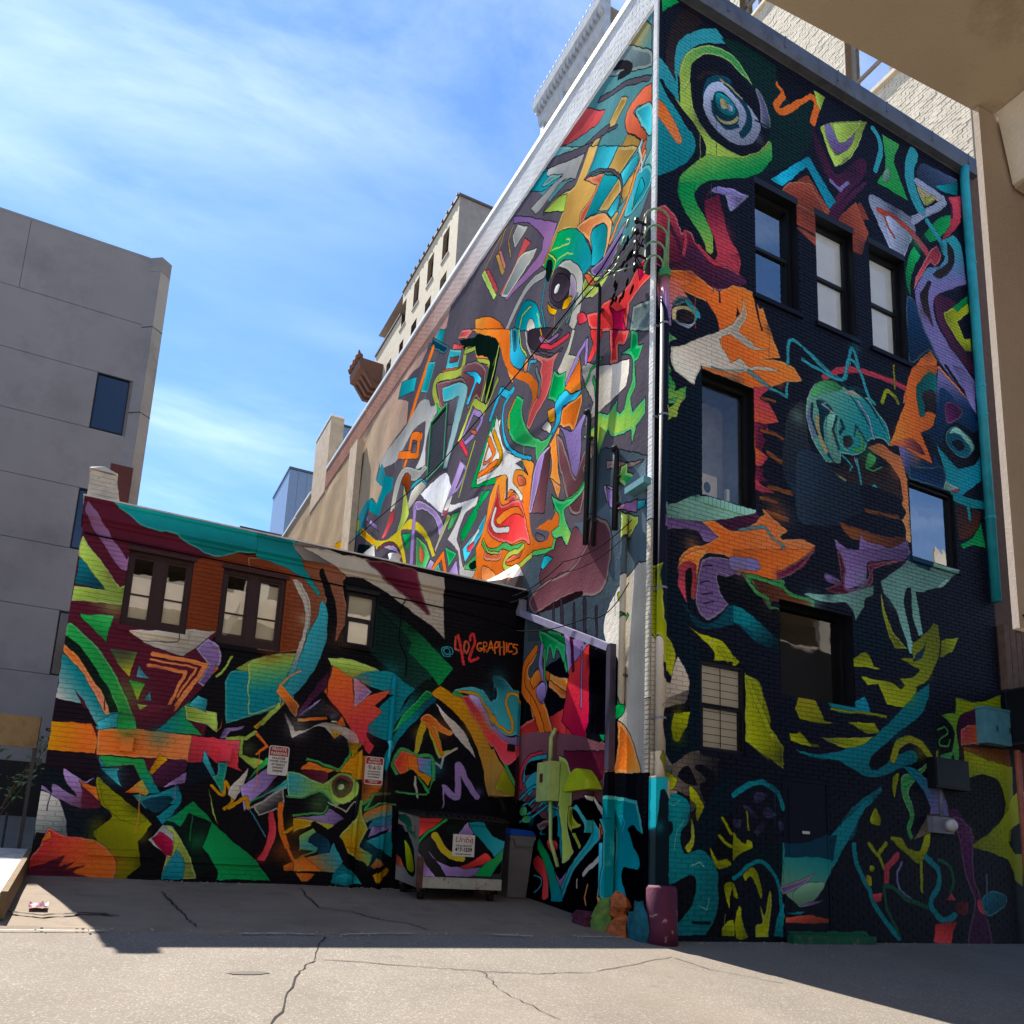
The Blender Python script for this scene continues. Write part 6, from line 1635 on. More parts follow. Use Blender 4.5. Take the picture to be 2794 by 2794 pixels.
# carton inside the middle window
t = tag(empty('cardboard_box', (1.3, .5, 6.43)), 'pale carton with a dark round mark standing inside the tall window', 'box')
b = MB(); b.box(1.02, 1.48, .36, .55, 6.50, 7.0); b.build('carton', 'blindb', t)
b = MB(); n = 16; b.quad(*[(1.28+.07*math.cos(2*math.pi*k/n), .354, 6.78+.09*math.sin(2*math.pi*k/n)) for k in range(n)]); b.build('dark_mark', 'black', t)
b = MB(); b.box(1.1, 1.42, .30, .35, 6.50, 6.63).box(1.62, 1.68, .30, .36, 6.5, 6.82); b.build('white_block', 'blindw', t)
# ================================================================ LOW ANNEX
YA, ZA = 3.85, 5.77
annex = tag(empty('annex_building', (-3.6, YA, .4)), 'low mural building with three windows and a teal cornice, between grey tower and tall building', 'building')
AW = [(-6.58, -5.68, 4.02, 5.17), (-5.25, -4.29, 3.98, 5.17), (-3.30, -2.79, 4.29, 5.20)]
b = MB(); wall_sheet(b, -7.23, 0, -.2, ZA, YA, AW); awall = b.build('front_wall', 'annex', annex)
lay_bricks(brick_list(-7.23, -.0, .30, 5.42, AW), YA, awall, 'annex', count=290)
b = MB(); b.prism([(YA+.0, 5.44), (YA-.035, 5.46), (YA-.035, 5.50), (YA-.09, 5.53), (YA-.09, 5.74), (YA-.12, 5.76), (YA-.12, 5.80), (YA+.2, 5.80), (YA+.2, 5.44)], 0, -7.26, -.02); corn = b.build('cornice', 'annex', annex)
b = MB(); b.box(-7.28, -.02, YA-.13, YA+.25, 5.803, 5.825); b.build('drip_edge', 'whitemetal', annex)
b = MB(); b.box(-7.2, -.05, YA+.2, 15.4, 5.6, 5.7); b.build('roof', 'roof', annex)
b = MB(); b.quad((-7.23, 15.4, -.2), (-7.23, YA, -.2), (-7.23, YA, 5.8), (-7.23, 15.4, 5.8)); b.quad((0, 15.4, -.2), (-7.23, 15.4, -.2), (-7.23, 15.4, 5.7), (0, 15.4, 5.7)); b.build('side_wall', plain('dark_alley_brick', (60, 52, 50), .9, bmp=.5, bscale=30), annex)
for k, h in enumerate(AW):
    w = window(annex, *h, YA, frame='brownwood' if k < 2 else 'black', depth=.09, t=.06 if k < 2 else .05, kind='casement' if k < 2 else 'hung', blind_or_reflection='blindb', glass='glassmid', reveal='brownwood' if k < 2 else 'black', blind_rects=None if k == 2 else ([(h[0]+.09, h[0]+.42, h[2]+.1, h[3]-.36), (h[1]-.42, h[1]-.09, h[2]+.1, h[3]-.36)] if k == 0 else [(h[0]+.09, h[0]+.42, h[2]+.2, h[3]-.28), (h[1]-.42, h[1]-.09, h[2]+.2, h[3]-.12)]))  # beige sheets behind the glass stand in for a pale building's reflection
    x0, x1, z0, z1 = h
    s = MB(); s.box(x0-.04, x1+.04, YA-.05, YA+.02, z0-.075, z0-.004); s.build('sill', 'annex', w)
    s = MB(); s.box(x0-.03, x1+.03, YA-.03, YA-.001, z1+.002, z1+.06); s.build('hood', 'brownwood' if k < 2 else 'black', w)
    if k < 2:
        a, c = x0+.06, x1-.06; m = (a+c)/2
        for xa, xb in ((a+.035, m-.105), (m+.105, c-.035)):
            s = MB(); s.box(xa, xb, YA+.07, YA+.088, z0+.50, z0+.522); s.build('meeting_rail', 'brownwood', w)
# brick chimney stub and the metal box behind it
b = MB(); b.hexa([(-7.24, YA-.01, 5.83), (-6.80, YA-.01, 5.83), (-6.80, YA+.42, 5.83), (-7.24, YA+.42, 5.83), (-7.24, YA-.01, 6.27), (-6.90, YA-.01, 6.25), (-6.90, YA+.42, 6.27), (-7.24, YA+.42, 6.27)])
chim = b.build('chimney', 'offwhitebrick', annex)
for r in range(6):
    for k in range(2):
        b = MB(); x0 = -7.235+k*.2+(0 if r % 2 else .03); b.box(x0, min(x0+.19, -6.84+(.0 if r < 3 else -.05)), YA-.018, YA-.011, 5.835+r*.07, 5.835+r*.07+.058); b.build('brick', 'offwhitebrick', chim)
b = MB(); b.hexa([(-7.26, YA-.04, 6.275), (-6.88, YA-.04, 6.275), (-6.88, YA+.46, 6.275), (-7.26, YA+.46, 6.275), (-7.24, YA, 6.31), (-7.07, YA, 6.36), (-7.07, YA+.42, 6.36), (-7.24, YA+.42, 6.31)]); b.build('chimney_cap', 'offwhitebrick', chim)
b = MB(); b.box(-7.02, -6.69, 4.9, 5.3, 5.7, 6.9); b.build('roof_box', 'rustbrown', annex)
b = MB(); b.tube([(-1.86, 6.0, 5.7), (-1.86, 6.0, 6.62)], .085, 14); vp = b.build('roof_vent', 'whitemetal', annex, True)
b = MB(); b.tube([(-1.86, 6.0, 6.62), (-1.86, 6.0, 6.7), (-1.86, 6.0, 6.74), (-1.86, 6.0, 6.84)], [.13, .14, .1, .13], 14); b.build('vent_cap', 'whitemetal', vp, True)
b = MB(); b.tube([(-1.86, 6.0, 6.40), (-1.86, 6.0, 6.46)], [.15, .09], 14); b.build('vent_collar', 'whitemetal', vp, True)
# flashing heap where the roof meets the tall wall
b = MB(); n = 9
G = [[(-1.05+1.0*i/n, 3.9+.75*j/n, 5.83+.62*(i/n)**1.3*(.35+.65*math.sin(math.pi*(j+1)/(n+2)))+random.uniform(-.02, .02)) for j in range(n+1)] for i in range(n+1)]
for i in range(n):
    for j in range(n): b.quad(G[i][j], G[i+1][j], G[i+1][j+1], G[i][j+1])
b.build('flashing', 'whitemetal', annex)
# bricked-up openings, a finger proud of the wall
for x0, x1, z0, z1 in ((-6.48, -5.78, .84, 1.24), (-5.24, -4.36, .80, 1.30)):
    b = MB(); b.box(x0, x1, YA-.022, YA-.0105, z0, z1); ip = b.build('infill_panel', 'annex', annex)
    b = MB(); b.box(x0-.08, x1+.08, YA-.045, YA-.0105, z0-.09, z0-.005); b.build('sill', 'annex', ip)
# painted chase and pipes on the face
b = MB(); b.box(-.56, -.12, YA-.12, YA-.009, 2.05, 3.93); ch = b.build('pipe_chase', 'annex', annex)
b = MB(); b.box(-.30, -.16, YA-.15, YA-.121, 2.84, 2.96); b.build('junction_box', 'black', ch)
for (x, z0, z1) in ((-2.40, .42, 3.86), (-2.86, .42, 2.75)):
    b = MB(); b.tube([(x, YA-.05, z0), (x, YA-.05, z1)], .04, 10); p_ = b.build('vertical_pipe', 'annex', annex, True)
    for z in (z0+.5, z1-.4):
        b = MB(); b.box(x-.07, x+.07, YA-.03, YA-.006, z, z+.03); b.build('clamp', 'annex', p_)
b = MB(); b.tube([(-7.2, YA-.02, 5.28), (-4, YA-.02, 5.26), (-1.2, YA-.02, 5.2), (-.1, YA-.02, 5.1)], .012, 6); b.build('wall_cable', 'cable', annex)
b = MB(); b.tube([(-2.28, YA-.02, 5.25), (-2.36, YA-.02, 5.1), (-2.36, YA-.02, 4.5), (-2.2, YA-.02, 4.2), (-2.2, YA-.02, 3.9)], .01, 6); b.build('wall_cable', 'cable', annex)
t = tag(empty('outlet_box', (-6.26, YA, 2.2)), 'small orange painted outlet box on the left of the orange band', 'outlet box', 'outlet boxes on the orange band'); b = MB(); b.box(-6.345, -6.175, YA-.09, YA-.009, 2.2, 2.41); b.build('box_body', 'annex', t); b = MB(); b.box(-6.335, -6.185, YA-.1, YA-.091, 2.21, 2.4); b.build('cover', 'annex', t)
t = tag(empty('outlet_box', (-4.92, YA, 2.19)), 'small red painted outlet box at the right end of the orange band', 'outlet box', 'outlet boxes on the orange band'); b = MB(); b.box(-5.0, -4.84, YA-.09, YA-.009, 2.19, 2.4); b.build('box_body', 'annex', t); b = MB(); b.box(-4.99, -4.85, YA-.1, YA-.091, 2.2, 2.39); b.build('cover', 'annex', t)
t = tag(empty('wall_lamp', (-3.36, YA, 3.0)), 'small dark dome lamp on the wall above the private parking sign', 'lamp')
b = MB(); b.tube([(-3.36, YA-.01, 3.08), (-3.36, YA-.08, 3.1), (-3.36, YA-.12, 3.06)], .035, 8); b.build('bracket', 'darkmetal', t, True)
b = MB(); b.tube([(-3.36, YA-.14, 3.12), (-3.36, YA-.14, 3.06), (-3.36, YA-.14, 2.98)], [.05, .1, .06], 12); b.build('dome', 'darkmetal', t, True); b = MB(); b.tube([(-3.36, YA-.14, 2.985), (-3.36, YA-.14, 2.965)], .05, 12); b.build('lens', 'signwhite', t)
# ---------------------------------------------------------------- the two parking signs
def rounded(x0, x1, z0, z1, r, n=5):
    P = []
    for cx, cz, a0 in ((x1-r, z1-r, 0), (x0+r, z1-r, 90), (x0+r, z0+r, 180), (x1-r, z0+r, 270)):
        for k in range(n+1): a = math.radians(a0+90*k/n); P.append((cx+r*math.cos(a), cz+r*math.sin(a)))
    return P
def sign(x0, x1, z0, z1, label):
    t = tag(empty('wall_sign', ((x0+x1)/2, YA, z0)), label, 'sign', 'parking signs on the low wall')
    b = MB(); b.prism(rounded(x0, x1, z0, z1, .035)[::-1], 1, YA-.022, YA-.016); b.build('plate', 'signwhite', t)
    for z in (z0+.03, z1-.03):
        b = MB(); b.tube([((x0+x1)/2, YA-.02, z), ((x0+x1)/2, YA-.027, z)], .007, 8); b.build('bolt', 'rust', t)
    return t
def red(t, x0, x1, z0, z1, top=True):
    P = rounded(x0, x1, z0, z1, .026); 
    b = MB()
    if top: P = [(x, z) if z > (z0+z1)/2 else (x0 if x < (x0+x1)/2 else x1, z0) for x, z in P]
    else: P = [(x, z) if z < (z0+z1)/2 else (x0 if x < (x0+x1)/2 else x1, z1) for x, z in P]
    b.quad(*[(x, YA-.0235, z) for x, z in P[::-1]]); b.build('red_field', 'signred', t)
ys_ = YA-.0255
t = sign(-4.29, -3.985, 2.07, 2.515, 'red and white private parking sign nearest the orange band'); cx = -4.1375
red(t, -4.277, -3.998, 2.36, 2.502)
for s_, z, sz, mt in (('PRIVATE', 2.462, .062, 'signwhite'), ('PARKING', 2.398, .062, 'signwhite'), ('VIOLATORS', 2.325, .042, 'signink'), ('TOWED AWAY', 2.277, .042, 'signink'), ('AT VEHICLE', 2.229, .042, 'signink'), ("OWNER'S", 2.181, .042, 'signink'), ('EXPENSE', 2.133, .042, 'signink')):
    text_mesh(s_, sz, mt, 'lettering', t, (cx, ys_, z), sx=.95 if sz > .05 else .9, bold=.0012)
t = sign(-2.77, -2.465, 2.055, 2.505, 'red and white private property sign beside the vertical pipe, with three round symbols'); cx = -2.6175
red(t, -2.757, -2.478, 2.385, 2.492); red(t, -2.757, -2.478, 2.07, 2.135, False)
for s_, z, sz, mt in (('PRIVATE', 2.462, .05, 'signwhite'), ('PROPERTY', 2.412, .05, 'signwhite'), ('NO SOLICITING', 2.265, .031, 'signink'), ('NO TRESPASSING', 2.222, .031, 'signink'), ('NO LOITERING', 2.179, .031, 'signink'), ('VIOLATORS WILL BE', 2.117, .02, 'signwhite'), ('PROSECUTED', 2.093, .024, 'signwhite')):
    text_mesh(s_, sz, mt, 'lettering', t, (cx, ys_, z), sx=.9, bold=.001)
for k, x in enumerate((-.075, .075)):
    b = MB(); n = 20
    for i in range(n):
        a0, a1 = 2*math.pi*i/n, 2*math.pi*(i+1)/n
        b.quad(*[(cx+x+r*math.cos(a), ys_, 2.335+r*math.sin(a)) for r, a in ((.034, a0), (.034, a1), (.027, a1), (.027, a0))])
    b.quad((cx+x-.022, ys_-.0005, 2.355), (cx+x-.018, ys_-.0005, 2.36), (cx+x+.022, ys_-.0005, 2.315), (cx+x+.018, ys_-.0005, 2.31))
    b.quad((cx+x-.008, ys_-.0003, 2.318), (cx+x+.008, ys_-.0003, 2.318), (cx+x+.006, ys_-.0003, 2.35), (cx+x-.006, ys_-.0003, 2.35)); b.build('pictogram', 'signink', t)
b = MB(); b.quad((cx-.034, ys_, 2.305), (cx+.034, ys_, 2.305), (cx, ys_, 2.362)); b.build('pictogram', 'signgold', t)
# ================================================================ DUMPSTER AND CART
t = tag(empty('dumpster', (-1.45, 3.25, gz(0, 3.2))), 'mural painted steel dumpster with black lid on casters against the low wall', 'dumpster')
X0, X1, Y0, Y1 = -2.17, -.73, 2.75, 3.72
def hex8(x0, x1, y0, y1, z00, z01, z10, z11): pass
b = MB(); b.quad((X0, Y0, .66), (X1-.08, Y0, .66), (X1, Y0, 1.53), (X0-.02, Y0, 1.53)); b.quad((X0, Y0, .66), (X0-.02, Y0, 1.53), (X0-.02, Y0+.03, 1.53), (X0, Y0+.03, .66))
fp = b.build('front_panel', 'binf', t)
for x in np.linspace(X0+.36, X1-.36, 3):
    b = MB(); b.box(x-.02, x+.02, Y0-.018, Y0-.001, .70, 1.50); b.build('rib', 'binf', fp) if False else None
b = MB(); b.quad((X0, Y1, .60), (X0, Y0, .50), (X0-.02, Y0, 1.53), (X0-.02, Y1, 1.66)); b.build('left_panel', 'bins', t)
b = MB(); b.quad((X1-.08, Y0, .5), (X1-.08, Y1, .6), (X1, Y1, 1.66), (X1, Y0, 1.53)); b.quad((X1-.08, Y1, .6), (X0, Y1, .6), (X0-.02, Y1, 1.66), (X1, Y1, 1.66)); b.quad((X0, Y0, .66), (X0, Y1, .66), (X1-.08, Y1, .66), (X1-.08, Y0, .66)); b.build('body', 'greypaint', t)
b = MB(); b.box(X0-.0, X1-.08, Y0-.07, Y0-.002, .50, .665); bm = b.build('bumper', 'binbar', t)
b = MB(); b.box(X0-.02, X0+.06, Y0-.075, Y0-.0, .49, .95); b.build('corner_post', 'rust', t)
b = MB(); b.hexa([(X0-.04, Y0-.03, 1.535), (X1+.03, Y0-.03, 1.535), (X1+.03, Y1+.02, 1.665), (X0-.04, Y1+.02, 1.665), (X0-.04, Y0-.03, 1.56), (X1+.03, Y0-.03, 1.56), (X1+.03, Y1+.02, 1.69), (X0-.04, Y1+.02, 1.69)]); lid = b.build('lid', 'binlid', t)
for k in range(14):
    x = X0+.02+k*.104; b = MB(); b.hexa([(x, Y0-.0, 1.563), (x+.05, Y0-.0, 1.563), (x+.05, Y1, 1.687), (x, Y1, 1.687), (x, Y0-.0, 1.59), (x+.05, Y0-.0, 1.59), (x+.05, Y1, 1.715), (x, Y1, 1.715)]); b.build('lid_rib', 'binlid', lid)
b = MB(); b.box(X0-.03, X1+.02, Y0-.02, Y0-.001, 1.47, 1.533); b.build('rim', 'binf', t)
b = MB(); b.box(X0-.16, X0-.02, Y0+.12, Y1-.1, 1.0, 1.12) if False else b.box(X0-.05, X0-.021, Y0+.15, Y1-.15, 1.32, 1.40); b.build('fork_pocket', 'bins', t)
for x, y in ((X0+.1, Y0+.08), (X1-.2, Y0+.08), (X0+.1, Y1-.12), (X1-.2, Y1-.12)):
    z = gz(x, y); b = MB(); b.box(x-.05, x+.05, y-.05, y+.05, z+.12, .66 if y > 3 else .5); c_ = b.build('caster', 'rust', t)
    b = MB(); b.tube([(x-.03, y, z+.085), (x+.03, y, z+.085)], .085, 14); b.build('wheel', 'rubber', c_, True)
b = MB(); b.box(-1.635, -1.27, Y0-.008, Y0-.003, .985, 1.315); lab = b.build('hauler_label', 'signwhite', t); yl = Y0-.0095
text_mesh('Uribe', .125, 'signred', 'lettering', lab, (-1.455, yl, 1.235), shear=.25, sx=1.05)
b = MB()
for i in range(14):
    a0, a1 = math.radians(-60+i*10), math.radians(-50+i*10)
    b.quad(*[(-1.39+r*1.0*math.cos(a), yl, 1.225+r*.8*math.sin(a)) for r, a in ((.095, a0), (.095, a1), (.088, a1), (.088, a0))])
b.build('swoosh', 'signred', lab)
text_mesh('REFUSE SERVICES', .034, 'signink', 'lettering', lab, (-1.452, yl, 1.143), sx=1.02, bold=.001)
text_mesh('467-1239', .078, 'black', 'lettering', lab, (-1.452, yl, 1.085), sx=.95, bold=.003)
text_mesh('www.uriberefuse.com', .03, 'black', 'lettering', lab, (-1.452, yl, 1.02), sx=.98, bold=.001)
# recycling cart
t = tag(empty('recycling_cart', (-.14, 3.3, gz(0, 3.3))), 'grey plastic wheeled cart with a blue lid beside the dumpster', 'cart')
zc = gz(0, 3.3); cx0, cx1 = -.50, -.06
b = MB(); b.hexa([(cx0+.05, 3.18, zc+.02), (cx1-.05, 3.18, zc+.02), (cx1-.05, 3.62, zc+.02), (cx0+.05, 3.62, zc+.02), (cx0, 3.06, zc+.98), (cx1, 3.06, zc+.98), (cx1, 3.66, zc+.98), (cx0, 3.66, zc+.98)]); b.build('body', 'cartgrey', t)
b = MB(); b.box(cx0-.015, cx1+.015, 3.035, 3.67, zc+.95, zc+1.0); b.build('rim', 'cartgrey', t)
b = MB(); b.hexa([(cx0+.1, 3.045, zc+.83), (cx1-.04, 3.045, zc+.83), (cx1-.04, 3.1, zc+.83), (cx0+.1, 3.1, zc+.83), (cx0+.05, 3.02, zc+.95), (cx1-.0, 3.02, zc+.95), (cx1-.0, 3.1, zc+.95), (cx0+.05, 3.1, zc+.95)]); b.build('front_lip', 'cartgrey', t)
b = MB(); b.hexa([(cx0-.02, 3.02, zc+1.003), (cx1+.02, 3.02, zc+1.003), (cx1+.02, 3.68, zc+1.003), (cx0-.02, 3.68, zc+1.003), (cx0+.02, 3.1, zc+1.09), (cx1-.02, 3.1, zc+1.09), (cx1-.02, 3.62, zc+1.14), (cx0+.02, 3.62, zc+1.14)]); b.build('lid', 'cartblue', t)
b = MB(); b.box(-.26, -.17, 3.145, 3.16, zc+.32, zc+.62); b.build('grab_slot', 'binlid', t)
b = MB(); b.box(-.27, -.17, 3.105, 3.112, zc+.665, zc+.70); b.box(-.26, -.18, 3.11, 3.118, zc+.60, zc+.62); b.build('stamped_mark', 'binlid', t)
for x in (cx0+.02, cx1-.02):
    b = MB(); b.tube([(x-.03, 3.62, zc+.1), (x+.03, 3.62, zc+.1)], .1, 14); b.build('wheel', 'rubber', t, True)
b = MB(); b.tube([(cx0+.05, 3.70, zc+.98), (cx1-.05, 3.70, zc+.98)], .018, 8); b.build('handle', 'cartgrey', t)
# ---------------------------------------------------------------- rubble and guard at the corner
b = MB(); b.tube([(.12, -.12, gz(0, 0)-.1), (.12, -.12, .2), (.12, -.12, .66), (.12, -.12, .70)], [.22, .21, .2, .17], 18); o = b.build('pipe_guard_bollard', 'plum', None, True); tag(o, 'plum and magenta painted concrete stub guarding the corner pipe', 'bollard')
def rock(c, r, mat, label, seed, flat=.7):
    rr = random.Random(seed); bm_ = MB(); n, m = 8, 6; V = []
    for i in range(m+1):
        th = math.pi*i/m
        for j in range(n):
            ph = 2*math.pi*j/n; k = 1+rr.uniform(-.32, .25)*(0 < i < m)
            V.append((c[0]+r[0]*k*math.sin(th)*math.cos(ph), c[1]+r[1]*k*math.sin(th)*math.sin(ph), c[2]+r[2]*k*math.cos(th)))
    bm_.v = V
    for i in range(m):
        for j in range(n): bm_.f.append((i*n+j, (i+1)*n+j, (i+1)*n+(j+1) % n, i*n+(j+1) % n)); bm_.m.append(0)
    return tag(bm_.build('rubble_rock', mat, None, False), label, 'rock', 'painted rubble at the corner')
rock((-.34, 1.02, .13), (.20, .34, .18), 'rockmaroon', 'dark maroon painted rock at the left of the corner rubble', 1)
rock((-.27, .64, .20), (.17, .22, .30), 'rocklime', 'lime and green painted rock in the middle of the corner rubble', 2)
rock((-.19, .38, .40), (.13, .15, .19), 'rockorange', 'upper orange painted rock of the corner rubble', 3)
rock((-.22, .36, .10), (.16, .18, .20), 'rockorange', 'lower orange painted rock of the corner rubble', 4)
rock((-.11, .05, .14), (.10, .18, .34), 'rockteal', 'teal painted slab leaning beside the plum stub', 5)
b = MB()
for k in range(420):                                           # grit swept up against the walls and the seam
    q = random.random()
    if q < .55: x, y = random.uniform(-7.2, -.2), YA-.03-abs(random.gauss(0, .10))
    elif q < .8: x = random.uniform(-7, 0); y = seam(x)+random.gauss(0, .05)
    else: x, y = random.uniform(.3, 7.5), -.05-abs(random.gauss(0, .08))
    r = random.uniform(.006, .02); z = gz(x, y)+(.012 if x < 0 and y > .2 else -.008); a = random.uniform(0, 6)
    b.hexa([(x+r*math.cos(a+i*1.57)*(.6 if h else 1), y+r*math.sin(a+i*1.57)*(.6 if h else 1), z+h*r*.8) for h in (0, 1) for i in range(4)])
tag(stuff(b.build('grit', 'gravel', None)), 'loose grit and crumbs along the foot of the walls', 'grit')
# ================================================================ LEFT: alley, platform, railing
t = tag(empty('timber_platform', (-8.5, 2.6, .2)), 'low platform with a sunlit pale deck and rough timber edge left of the mural', 'platform')
def slab(x0, x1, y0, y1, h0, h1): return [(x, y, gz(x, y)+h) for h in (h0, h1) for x, y in ((x0, y0), (x1, y0), (x1, y1), (x0, y1))]
b = MB(); b.hexa(slab(-7.30, -7.24, .6, 4.5, .04, .30)); b.build('edge_beam', 'timber', t)
for k in range(5):
    y0 = .62+k*.78; b = MB(); b.hexa(slab(-11.5, -7.302, y0, y0+.765, .17, .285)); b.build('deck_plank', 'joint', t)
for y in (.9, 2.6, 4.2):
    b = MB(); b.hexa(slab(-7.42, -7.31, y, y+.12, -.05, .165)); b.build('leg', 'timber', t)
t = tag(empty('railing', (-8.2, 5.0, .56)), 'grey metal railing with a plywood board across its top, left of the mural', 'railing')
for x in (-7.44, -8.9):
    b = MB(); b.box(x-.025, x+.025, 4.98, 5.03, gz(0, 5)-.05, 2.72); b.build('post', 'darkmetal', t)
b = MB(); b.box(-9.1, -7.42, 4.94, 4.975, 2.25, 2.71); b.build('board', 'wood', t)
b = MB(); b.tube([(-7.69, 5.5, gz(0, 5.5)-.02), (-7.69, 5.5, 1.3), (-7.74, 5.45, 1.37), (-8.6, 5.2, 1.1)], .018, 8); b.build('rail', 'darkmetal', t)
b = MB()
for k in range(260):
    x, y = random.uniform(-10, -7.28), random.uniform(4.75, 7.2); r = random.uniform(.015, .04); z = gz(x, y)
    b.hexa([(x-r, y-r, z), (x+r, y-r*.8, z), (x+r*.8, y+r, z), (x-r, y+r, z), (x-r*.6, y-r*.5, z+r), (x+r*.6, y-r*.5, z+r*.8), (x+r*.5, y+r*.5, z+r), (x-r*.5, y+r*.6, z+r*.9)])
tag(stuff(b.build('gravel', 'gravel', None)), 'loose gravel strip behind the platform in the alley', 'gravel')
def crumple(c, r, mat, name, label, cat, seed):
    rr = random.Random(seed); b = MB(); n = 6
    G = [[(c[0]+r[0]*(i/n-.5)*2, c[1]+r[1]*(j/n-.5)*2, c[2]+abs(rr.gauss(0, r[2]))) for j in range(n+1)] for i in range(n+1)]
    for i in range(n):
        for j in range(n): b.quad(G[i][j], G[i+1][j], G[i+1][j+1], G[i][j+1])
    return tag(b.build(name, mat, None), label, cat)
crumple((-6.98, 1.35, gz(0, 1.35)+.03), (.09, .12, .03), 'paper', 'wrapper', 'pink crumpled wrapper lying on the sunlit concrete', 'litter', 3)
crumple((-7.75, 4.75, gz(0, 4.75)+.02), (.14, .22, .06), 'bag', 'plastic_bag', 'pale plastic bag lying behind the platform', 'litter', 5)
t = tag(empty('shrub', (-8.05, 6.2, .7)), 'sparse leafy weed growing in the alley behind the railing', 'shrub')
b = MB(); L_ = MB()
for k in range(9):
    p = Vector((-8.05+random.uniform(-.1, .1), 6.2+random.uniform(-.1, .1), .68)); P = [p]
    d = Vector((random.uniform(-.12, .16), random.uniform(-.15, .15), .3))
    for i in range(6):
        p = p+d+Vector((random.uniform(-.04, .04), random.uniform(-.04, .04), random.uniform(-.03, .05))); P.append(p)
        if i > 1:
            for q in range(7):
                c = p+Vector((random.gauss(0, .09), random.gauss(0, .09), random.gauss(0, .08))); u = Vector((random.gauss(0, 1), random.gauss(0, 1), random.gauss(0, .6))).normalized()*.06; v = u.orthogonal().normalized()*.025
                L_.quad(c-u, c+v, c+u, c-v)
    b.tube(P, [.012, .011, .01, .008, .007, .006, .004], 5)
b.build('stems', 'timber', t); stuff(L_.build('leaves', 'leaf', t))
# ================================================================ GREY PRECAST TOWER
YG = 16.0
t = tag(empty('concrete_tower', (-14, YG, 1.6)), 'grey precast concrete tower with square dark blue windows behind the low building', 'building')
rows = [18.495, 16.3, 14.42, 12.66, 10.82, 9.02, 7.22, 5.42, 3.62, 1.4]
wins = {2: (-7.97, -7.11), 4: (-7.97, -7.11), 6: (-7.97, -7.11)}
b = MB(); b.box(-40, -7.02, YG+.06, 34, 1.0, 18.5); b.build('core', 'concrete', t)
for r in range(9):
    z1, z0 = rows[r], rows[r+1]; xs_ = [-7.03]; off = (.0, 1.0, .5, 1.4)[r % 4]
    x = -7.03
    if r in wins: xs_ = [wins[r][0]]; x = wins[r][0]
    first = 3.2+off*.8
    while x > -15:
        xn = x-first; first = 4.4
        b = MB(); b.box(xn+.012, x-.0, YG, YG+.055, z0+.008, z1-.008 if r else z1); b.build('panel', 'concrete', t); x = xn
    if r in wins:
        a, c = wins[r]; b = MB(); ring(b, a+.01, c, z0+.012, z1-.012, .03, YG-.005, YG+.05); w = b.build('window', 'black', t)
        b = MB(); b.box(a+.04, c-.03, YG+.04, YG+.052, z0+.04, z1-.04); b.build('pane', 'darkglass', w)
        if r == 6: b = MB(); b.box(a+.32, a+.52, YG+.02, YG+.039, z0+.05, z1-.05); b.build('mullion', 'wood', w)
b = MB(); b.prism([(-7.03, YG), (-6.74, YG-.22), (-6.46, YG+.02), (-6.46, 34), (-7.02, 34)], 2, 1.0, 18.1); b.build('corner_pier', ['concrete'], t)
b = MB(); b.quad((-6.735, YG-.226, 1.0), (-6.452, YG+.016, 1.0), (-6.452, YG+.016, 18.08), (-6.735, YG-.226, 18.08)); b.quad((-6.452, YG+.016, 1.0), (-6.452, 34, 1.0), (-6.452, 34, 18.08), (-6.452, YG+.016, 18.08)); b.build('pier_facing', 'concretelite', t)  # paler sheets on the pier's right sides, brighter light set as colour
for z in (16.2, 13.4, 10.4):
    b = MB(); b.prism([(-7.03, YG-.012), (-6.74, YG-.235), (-6.445, YG+.01), (-6.46, YG+.03), (-6.74, YG-.21), (-7.02, YG+.01)], 2, z, z+.02); b.build('pier_joint', 'crack', t)
b = MB(); b.prism([(-7.05, YG-.004), (-6.74, YG-.23), (-6.45, YG+.015), (-6.45, 34), (-7.05, 34)], 2, 18.1, 18.572); b.build('parapet', 'concrete', t)
b = MB(); b.box(-40, -7.05, YG+.0, 34, 18.5, 18.58); b.build('parapet', 'concrete', t)
b = MB(); b.box(-12, -6.9, YG-.6, YG-.02, 1.2, 3.0); b.build('loading_bay', 'black', t)  # black box standing in for a dark void and the shadowed alley
# ================================================================ BEHIND: tan tower, ornate block, cream block, metal sheds
def face_x(b, x, y0, y1, z0, z1, holes): wall_sheet(b, y0, y1, z0, z1, x, holes, 'Y')
t = tag(empty('tan_tower', (14, 38, 1.6)), 'tan brick tower with narrow dark windows rising behind the long mural wall', 'building')
TW = []
for r in range(4):
    for k in range(5):
        y = 32.9+k*2.55; z = 37.6-r*3.05
        if not (r == 0 and k == 4): TW.append((y, y+1.05, z, z+1.9 if r == 0 else z+1.8))
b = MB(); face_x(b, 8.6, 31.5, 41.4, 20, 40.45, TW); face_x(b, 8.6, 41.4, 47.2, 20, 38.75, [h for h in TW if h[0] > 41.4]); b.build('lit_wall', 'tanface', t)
b = MB(); b.quad((8.6, 31.5, 20), (20, 31.5, 20), (20, 31.5, 40.45), (8.6, 31.5, 40.45)); b.quad((8.6, 31.5, 40.45), (20, 31.5, 40.45), (20, 47, 40.45), (8.6, 47, 40.45)); b.quad((8.6, 47.2, 20), (8.6, 47.2, 38.7), (20, 47.2, 38.7), (20, 47.2, 20)); b.build('shaded_wall', 'greyface', t)  # greyer brick than the lit side, shade put into the colour
